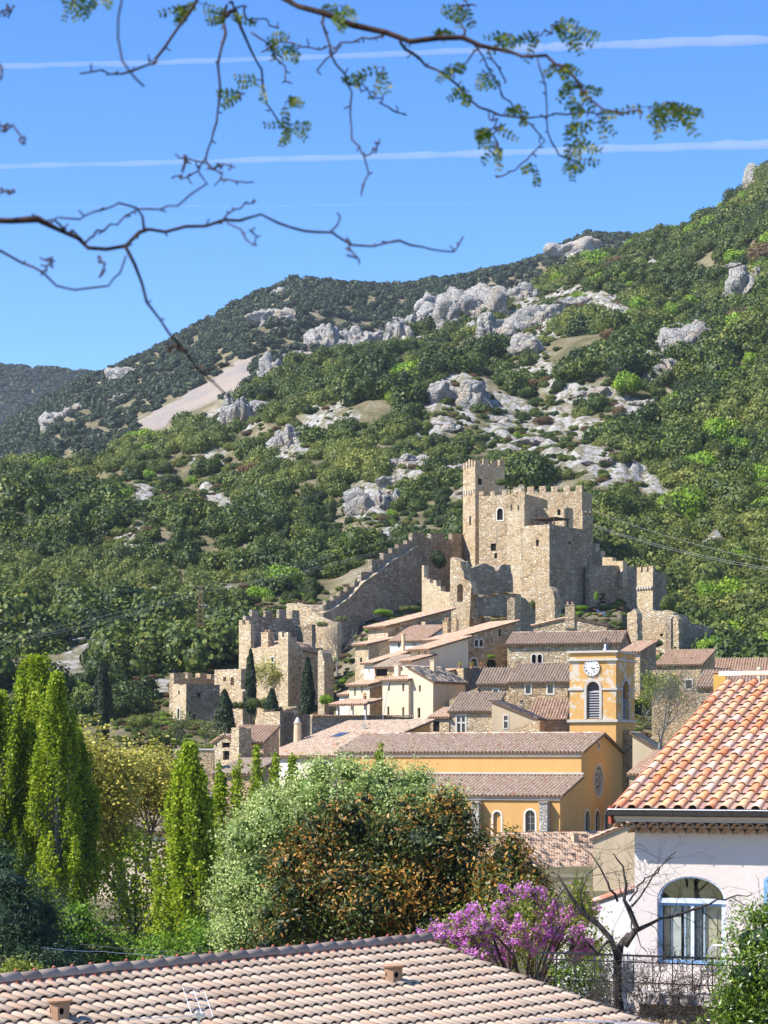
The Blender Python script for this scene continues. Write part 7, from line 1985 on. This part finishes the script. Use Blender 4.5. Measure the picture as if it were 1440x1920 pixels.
for k, (px_, py_, lab) in enumerate(((345, 1392, 'grey leafless shrub under the low left tower'), (385, 1388, 'twiggy grey shrub between the left tower and the massive chimney'), (330, 1378, 'small grey shrub at the foot of the left tower'))):
    skeleton_tree('bare_shrub', lab, px_, 236, at(px_, py_ + 8, 236).z, None, .9, .07, 4, 'grey_bark', 65 + k, spread=.75, up=.08, shrink=.85, leaf='olive_scrub_leaf', nleaf=500, lsize=.09, clr=.3, cat='shrub')
SHR = [(1325, 1215, 60, 50, 232 + 50, 7, 'fan leaved green bush below the shaded ruin'), (485, 1318, 40, 30, 246, 5, 'green shrub between two cypresses'), (445, 1322, 26, 20, 247, 5, 'small shrub right of the wide cypress'), (640, 1160, 26, 16, 286, 5, 'grassy shrub under the ledge of the rampart'),
       (770, 1140, 40, 16, 300, 5, 'grassy shrub left of the narrow stepped wall'), (720, 1148, 40, 16, 296, 7, 'bright grass tuft on the slope below the rampart'), (820, 1050, 40, 40, 325, 0, 'dark bush in the courtyard by the rampart'), (605, 1170, 24, 14, 284, 5, 'shrub at the corner below the rampart'),
       (922, 1231, 22, 8, 243, 7, 'ivy hanging over the dark gate on the terrace'), (1225, 1208, 44, 20, 290, 1, 'dark ivy below the ruined wall'), (1252, 1130, 34, 44, 318, 5, 'silvery bush right of the gate tower'), (940, 905, 30, 16, 330, 1, 'green bush at the foot of the upper keep'),
       (612, 1312, 30, 26, 244, 7, 'green climber beside the little porch'), (640, 1318, 24, 16, 240, 5, 'small shrub under the little porch'), (1080, 1140, 50, 12, 306, 7, 'grass strip below the big bastion'), (1118, 1118, 10, 24, 318, 7, 'bright climber by the dark door of the bastion'),
       (1000, 1135, 20, 30, 302, 5, 'dry shrub on the ruin below the bastion'), (300, 1380, 60, 36, 236, 5, 'olive bush below the low left tower'), (262, 1352, 50, 36, 240, 5, 'round olive bush on the left slope'), (230, 1330, 40, 30, 246, 1, 'dark bush right of the lone cypress')]
for cx, cy, w, h, Y, mk, lab in SHR:
    o = bpy.data.objects.new('shrub', MESHES[mk]); link(o); p = at(cx, cy + h * .3, Y); s = w * Y / F / 1.9
    o.location = p; o.scale = (s, s, s * h / w * 1.3); o.rotation_euler = (0, 0, rnd.uniform(0, 6)); tag(o, lab, 'shrub')
# flower pots
for px_, py_, mt, lab in ((862, 1250, 'flag_yellow', 'yellow flower pot at the left end of the terrace wall'), (884, 1251, 'flag_yellow', 'orange flower pots in the middle of the terrace wall'), (902, 1251, 'flag_red', 'red flower pots at the right of the terrace wall'), (684, 1308, 'flag_red', 'red flower pot on the brown house porch')):
    q = empty('flower_pot', at(px_, py_ + 3, 240.2 if px_ > 700 else 231), 0, lab, 'flower pot'); m = MB(); m.lathe([(.14, 0), (.2, .3), (.22, .32)], (0, 0, 0), 8); m.build('pot', MATS['chimney_clay'], q)
    leaf_obj(q, NR.normal(size=(60, 3)) * .14 + np.array([0, 0, .45]), .06, 'spring_leaf', 5, 'plant'); m = MB()
    for _ in range(14): x, y, z = NR.normal(size=3) * .13; m.box(x - .03, x + .03, y - .03, y + .03, .45 + z, .51 + z)
    m.build('flowers', MATS[mt], q)
tp = empty('tarpaulin', at(1127, 1150, 300), 0, 'crumpled blue tarpaulin on the slope below the castle side wall', 'tarpaulin')
m = MB(); V = [(-.6 + i * .25, (j - 1) * .4, .35 - i * .14 + (j - 1) * .12 + ((i * 7 + j * 3) % 5) * .06) for i in range(6) for j in range(3)]
m.add(V, [(i * 3 + j, (i + 1) * 3 + j, (i + 1) * 3 + j + 1, i * 3 + j + 1) for i in range(5) for j in range(2)]); m.build('sheet', MATS['tarpaulin'], tp)

# pylon and cables
py_ = empty('lattice_pylon', at(376, 1185, 300), 0, 'thin rusty lattice pylon on the slope carrying the cables', 'pylon')
Hp = (1185 - 1100) / F * 300; m = MB()
for sx in (-1, 1):
    for sy in (-1, 1): m.tube([(sx * .55, sy * .55, -1), (sx * .12, sy * .12, Hp)], .05, 4)
m.build('legs', MATS['timber'], py_); m = MB()
for k in range(9):
    z0, z1 = Hp * k / 9, Hp * (k + 1) / 9; w0, w1 = .55 - .43 * k / 9, .55 - .43 * (k + 1) / 9
    m.tube([(-w0, -w0, z0), (w1, -w1, z1)], .025, 3); m.tube([(w0, -w0, z0), (-w1, -w1, z1)], .025, 3); m.tube([(-w0, w0, z0), (w1, w1, z1)], .025, 3)
m.build('bracing', MATS['timber'], py_)
m = MB(); m.tube([(-.45, 0, Hp), (.45, 0, Hp)], .03, 4); m.build('crossarm', MATS['timber'], py_)
def cable(label, pts, rad=.02, mat='cable_grey'):
    W = [at(*p) for p in pts]; root = W[0]
    m = MB(); Q = []
    for i in range(len(W) - 1):
        a, b = W[i], W[i + 1]; sag = (b - a).length * .012
        for k in range(12): t = k / 12; Q.append(a.lerp(b, t) - root - Vector((0, 0, sag * 4 * t * (1 - t))))
    Q.append(W[-1] - root); m.tube(Q, rad, 4); o = m.build('overhead_cable', MATS[mat]); o.location = root
    tag(o, label, 'cable')
cable('upper thin cable crossing the left slope up to the keep', [(-10, 1196, 250), (375, 1100, 300), (868, 968, 350)])
cable('middle cable of the pair below the upper one on the left slope', [(-10, 1204, 250), (375, 1108, 300), (868, 985, 350)])
cable('lowest cable of the left slope, close under the middle one', [(-10, 1208, 250), (375, 1112, 300), (860, 992, 348)])
cable('upper cable running from the castle to the right edge', [(1112, 958, 345), (1450, 1054, 300)])
cable('middle cable running from the castle to the right edge', [(1112, 984, 345), (1450, 1066, 300)])
cable('lower cable running from the castle to the right edge', [(1112, 987, 345), (1450, 1070, 300)])
cable('bluish wire strung behind the near roof ridge', [(80, 1776, 62), (190, 1784, 60), (480, 1796, 58)], .006, 'wire_blue')
cable('dark wire just below the bluish one', [(150, 1770, 60), (470, 1790, 58)], .008, 'wrought_iron')
cable('dark service wire from the annex towards the bare tree', [(1020, 1642, 60), (1060, 1648, 60), (1186, 1628, 58)], .008, 'wrought_iron')
ao = empty('house_aerial', at(438 + 280, 1360, 228), 0, 'thin leaning aerial mast in front of the cream houses', 'aerial'); m = MB(); m.tube([(-.1, 0, 0), (.6, 0, 4.4)], .035, 4); m.tube([(.6, 0, 4.4), (-1.8, 0, 3.7)], .015, 3); m.build('mast', MATS['steel'], ao)

# ================================================================== overhanging branches, near the camera
Yb = 7.6
b1 = empty('overhanging_branch', at(560, -40, Yb), 0, 'long thin branch reaching in from the top, with tufts of young pinnate leaves', 'branch')
TOP = [[(505, -20, 11), (560, 10, 10), (610, 22, 10), (660, 44, 10), (720, 66, 9), (770, 76, 9), (820, 72, 8), (870, 68, 8), (905, 84, 7), (940, 92, 6), (1000, 104, 5), (1025, 104, 5)],
       [(1025, 104, 4.5), (1060, 130, 4), (1085, 160, 3.5), (1110, 190, 3.2), (1130, 206, 3), (1165, 212, 3), (1205, 210, 2.6)],
       [(750, 78, 5), (775, 100, 4.5), (800, 122, 4.5), (835, 138, 4.5), (860, 160, 4), (880, 190, 4), (920, 212, 3.6), (960, 222, 3.4), (1010, 222, 3), (1060, 214, 3), (1105, 214, 2.6), (1180, 210, 2.4)],
       [(425, 10, 5), (420, 40, 5), (422, 60, 4.6), (410, 120, 4), (412, 165, 3.8), (408, 215, 3.6), (396, 262, 3.2), (384, 300, 2.8), (372, 320, 2.4)],
       [(425, 30, 7), (440, 20, 8), (450, 50, 5), (470, 95, 4), (490, 130, 3.4), (495, 165, 3), (500, 195, 2.8), (515, 220, 2.4), (532, 240, 2)],
       [(375, -10, 5), (355, 30, 4.6), (320, 70, 4.2), (295, 110, 4), (280, 122, 3.6), (250, 132, 3.4), (228, 144, 3.2), (190, 132, 2.6), (150, 138, 1.6)],
       [(608, 20, 4), (612, 60, 3.6), (622, 100, 3.4), (645, 140, 3.2), (660, 175, 3), (656, 220, 3), (664, 265, 2.8), (682, 292, 2.6), (690, 325, 2.4), (678, 360, 1.8)],
       [(682, 292, 2.2), (700, 282, 2), (710, 268, 1.4)], [(640, 145, 2.6), (680, 165, 2.2), (720, 195, 2), (762, 216, 1.4)], [(720, 66, 3.6), (680, 72, 3), (640, 84, 2.8), (600, 92, 2.4), (560, 86, 2), (525, 78, 1.8), (490, 98, 1.4)],
       [(640, 84, 2.4), (610, 112, 2), (594, 132, 1.4)], [(870, 68, 3.4), (868, 40, 3.2), (876, 10, 3), (868, -10, 2.6)],
       [(890, 84, 3), (905, 112, 2.6), (925, 145, 2.4), (945, 180, 2.2), (975, 215, 2.2), (1002, 242, 2), (1020, 262, 2), (1000, 290, 1.8), (965, 318, 1.6), (930, 332, 1.2)],
       [(915, 92, 2.6), (935, 125, 2.2), (948, 152, 1.6)], [(1008, 108, 2.6), (1016, 145, 2.4), (1026, 200, 2.2), (1024, 250, 2), (1050, 290, 1.6), (1086, 308, 1.2)],
       [(930, 85, 3), (970, 76, 2.6), (1010, 66, 2.2), (1050, 48, 1.8)], [(905, 84, 2.4), (875, 118, 2), (850, 135, 1.6)], [(930, 215, 1.8), (935, 245, 1.5), (930, 285, 1.2)],
       [(470, 60, 3), (500, 80, 2.4), (520, 110, 2), (535, 125, 1.8), (530, 155, 1.2)], [(384, 305, 2), (350, 296, 1.6), (336, 296, 1)], [(384, 305, 2), (400, 312, 1.8), (440, 314, 1.2)], [(392, 312, 2), (420, 334, 1.6), (460, 342, 1)],
       [(372, 320, 2), (350, 330, 1.6), (322, 334, 1)], [(350, 296, 1.4), (340, 320, 1)], [(430, 5, 4), (470, 35, 3), (520, 50, 2)], [(1085, 160, 2), (1070, 140, 1.6), (1040, 130, 1.2)]]
_, P1 = traced(b1, TOP, Yb, .60, 'wood', 'branch_bark', 91, 1, .028, 0, .6)
b2 = empty('overhanging_branch', at(-60, 400, 6.8), 0, 'leafless forked branch reaching in from the left edge', 'branch')
LEFT = [[(-40, 412, 11), (20, 414, 10), (70, 414, 10), (110, 432, 9), (150, 448, 8.5), (165, 464, 8), (200, 468, 7.5), (235, 460, 7), (260, 436, 6.5), (280, 428, 6), (310, 436, 5.5), (350, 430, 5.5), (385, 424, 5), (420, 412, 5), (450, 412, 4.6), (490, 404, 4.4), (520, 416, 4.2), (570, 436, 4.2), (620, 434, 4), (660, 458, 3.8), (700, 460, 3.4), (750, 450, 3.2), (790, 466, 3), (850, 472, 2.6), (868, 444, 1.8)],
        [(235, 462, 6), (252, 495, 5.4), (268, 530, 5), (276, 565, 4.6), (300, 598, 4.2), (318, 625, 4), (345, 655, 3.6), (372, 690, 3.2), (398, 716, 2.6), (430, 745, 1.8)],
        [(-30, 465, 4), (0, 468, 4), (40, 495, 3.8), (80, 510, 3.6), (105, 536, 3.4), (140, 542, 3.2), (205, 538, 3), (225, 510, 2.8), (236, 480, 2.6)],
        [(270, 430, 4), (266, 405, 3.8), (255, 390, 3.6), (225, 380, 3.2), (190, 395, 3), (150, 412, 2.6), (110, 408, 2)], [(258, 392, 3), (300, 392, 2.8), (330, 384, 2.6), (360, 364, 2.2), (388, 345, 1.8), (374, 325, 1.4)],
        [(160, 455, 4), (180, 436, 3.4), (220, 418, 3), (252, 396, 2.8)], [(405, 418, 3), (430, 400, 2.8), (460, 384, 2.4), (476, 374, 1.6)], [(425, 418, 2.6), (450, 432, 2.2), (462, 450, 2), (478, 460, 1.8), (480, 440, 1.6), (468, 432, 1.2)],
        [(620, 434, 2.4), (632, 420, 2), (638, 406, 1.4)], [(80, 508, 2), (92, 498, 1.8), (98, 482, 1.2)], [(660, 460, 2), (650, 478, 1.4)], [(150, 445, 3), (110, 420, 2.4), (60, 412, 2)], [(186, 480, 2), (196, 495, 1.8), (186, 520, 1.4)],
        [(-20, 100, 4), (2, 120, 4), (0, 150, 3)], [(-20, 225, 2.6), (20, 240, 2.4), (48, 262, 1.6)], [(-20, 352, 3), (8, 358, 2.6), (28, 360, 1.8)], [(-20, 20, 3), (8, 26, 2.4), (20, 24, 1.6)], [(398, 716, 2), (372, 690, 2), (405, 686, 1.4), (425, 684, 1)], [(345, 655, 3), (325, 650, 2.4), (318, 662, 1.6)]]
traced(b2, LEFT, 6.8, .60, 'wood', 'branch_bark', 92, 1, .022, 0, .5)
b3 = empty('hanging_twig', at(225, -10, 6.0), 0, 'single very thin twig curving down near the top left', 'twig')
traced(b3, [[(228, -20, 1.6), (222, 30, 1.5), (220, 70, 1.4), (230, 115, 1.2), (255, 148, 1), (270, 162, .7)]], 6.0, .8, 'wood', 'branch_bark', 93, 0)
# young pinnate leaves
def sprig(pts_px, Y, n_leaf, seed, length=40, fan=360, a0=0):
    r = np.random.RandomState(seed); base = Vector(b1.location)
    for (x, y) in pts_px:
        for s in range(n_leaf):
            m = MB()
            a = R(a0 + r.uniform(-fan / 2, fan / 2)); ln = length * r.uniform(.55, 1.1) / F * Y
            o = at(x, y, Y + r.uniform(-.12, .12)) - base
            d = Vector((math.cos(a), r.uniform(-.5, .5), -abs(math.sin(a)) * .8 + .15 * math.sin(a))).normalized(); side = d.cross(Vector((0, 1, .2))).normalized()
            m.tube([o, o + d * ln * .5 + Vector((0, 0, ln * .06)), o + d * ln], [.0016, .0012, .0008], 3, 0)
            for j in range(5):
                c = o + d * ln * (.25 + .19 * j)
                for sg in (-1, 1):
                    ld = (d * .55 + side * sg + Vector((0, r.uniform(-.4, .4), r.uniform(-.2, .1)))).normalized(); L_ = r.uniform(.013, .023) * (1 if j < 4 else .8); w = d.cross(ld).normalized().cross(ld).normalized() * L_ * .26
                    m.add([c, c + ld * L_ * .35 + w, c + ld * L_ * .8 + w * .8, c + ld * L_, c + ld * L_ * .8 - w * .8, c + ld * L_ * .35 - w], [(0, 1, 2, 3, 4, 5)], 1)
            m.build('leaf', [MATS['branch_bark'], MATS['locust_leaf']], b1)
for i, (x, y, n_, ln, a0, fan) in enumerate([(1215, 200, 5, 60, 200, 360), (1250, 190, 8, 62, -30, 200), (1275, 200, 6, 60, -60, 160), (1040, 40, 5, 56, -20, 220), (1075, 50, 5, 50, 0, 200), (870, 8, 5, 50, 0, 360), (460, 175, 4, 56, 220, 90), (545, 232, 6, 52, -50, 260),
        (490, 150, 3, 46, 250, 200), (500, 70, 3, 50, 30, 120), (620, 25, 4, 50, 20, 160), (430, 30, 5, 50, 90, 300), (640, 10, 4, 44, 30, 300), (350, 10, 5, 48, 220, 220), (372, 5, 3, 44, -60, 200), (130, -8, 5, 50, 240, 200), (185, -4, 3, 46, -60, 160), (720, 125, 4, 56, 220, 160),
        (690, 140, 2, 50, 230, 90), (560, 90, 3, 44, 200, 200), (925, 240, 5, 50, 260, 180), (935, 268, 4, 46, 260, 180), (1060, 235, 5, 56, -60, 200), (1080, 265, 4, 50, -40, 200), (1120, 215, 4, 60, -50, 160), (1075, 300, 4, 44, -60, 160), (1050, 120, 5, 46, 40, 240), (1070, 150, 4, 44, 0, 240),
        (1090, 165, 4, 44, 0, 200), (1010, 60, 4, 56, 170, 160), (960, 64, 4, 50, 170, 160), (905, 130, 3, 44, 230, 200), (985, 200, 3, 44, 240, 200), (880, 170, 3, 40, 240, 120), (1005, 310, 2, 40, 240, 90), (535, 190, 3, 40, -60, 160), (810, 60, 3, 40, 90, 200), (845, 120, 3, 40, 240, 200), (1095, 195, 3, 44, 200, 200)]):
    sprig([(x, y)], Yb + (i % 5 - 2) * .09, n_, 200 + i, ln, fan, a0)

# ================================================================== vapour trails in the sky
ct = bpy.data.materials.new('vapour_trail'); ct.use_nodes = True; ct.node_tree.nodes.clear(); MATS['vapour_trail'] = ct
vs_ = ct.node_tree.nodes.new('ShaderNodeVolumeScatter'); vs_.inputs['Density'].default_value = .0023; vs_.inputs['Color'].default_value = (1, 1, 1, 1)
vo_ = ct.node_tree.nodes.new('ShaderNodeOutputMaterial'); ct.node_tree.links.new(vs_.outputs[0], vo_.inputs['Volume'])
for lab, pts in (('upper vapour trail crossing the sky, brightest at the right', [(-300, 127, 5), (0, 124, 5.5), (300, 117, 5), (700, 103, 5.5), (1000, 90, 8), (1200, 82, 9), (1440, 74, 10), (1900, 58, 11)]),
                 ('middle vapour trail crossing the sky', [(-300, 318, 3.5), (0, 312, 4.5), (400, 302, 5.5), (800, 291, 6.5), (1100, 281, 7.5), (1440, 270, 8.5), (1900, 256, 9)]),
                 ('faint lowest vapour trail at the left', [(-200, 389, 1.0), (400, 387, 1.6), (800, 383, 1.4), (1100, 380, .5)])):
    Yc = 42000.0; m = MB(); r_ = np.random.RandomState(len(lab))
    Wp = [at(x, y, Yc) for x, y, d_ in pts]; base = Wp[0]; P_ = []; Rr = []
    for i in range(len(Wp) - 1):
        for k in range(9):
            q = k / 9; P_.append(Wp[i].lerp(Wp[i + 1], q) - base + Vector((0, 0, r_.normal() * 5))); Rr.append((pts[i][2] + (pts[i + 1][2] - pts[i][2]) * q) / F * Yc * (1 + .13 * r_.normal()))
    P_.append(Wp[-1] - base); Rr.append(pts[-1][2] / F * Yc)
    m.tube(P_, Rr, 12, 0, .5, cap=True)
    o = m.build('vapour_trail', MATS['vapour_trail']); o.location = base; tag(o, lab, 'vapour trail')
# ================================================================== the air
m = MB(); m.box(-16000, 16000, -40, 12100, -10.5, 360)
hz = m.build('haze', []) if False else None
me = bpy.data.meshes.new('haze'); me.from_pydata(m.v, [], m.f); ho = bpy.data.objects.new('haze', me); link(ho); ho['kind'] = 'stuff'
hm = bpy.data.materials.new('haze_air'); hm.use_nodes = True; hm.node_tree.nodes.clear()
pv = hm.node_tree.nodes.new('ShaderNodeVolumePrincipled'); pv.inputs['Density'].default_value = .00007; pv.inputs['Color'].default_value = (.80, .88, 1, 1); pv.inputs['Anisotropy'].default_value = .2
om = hm.node_tree.nodes.new('ShaderNodeOutputMaterial'); hm.node_tree.links.new(pv.outputs[0], om.inputs['Volume']); me.materials.append(hm)
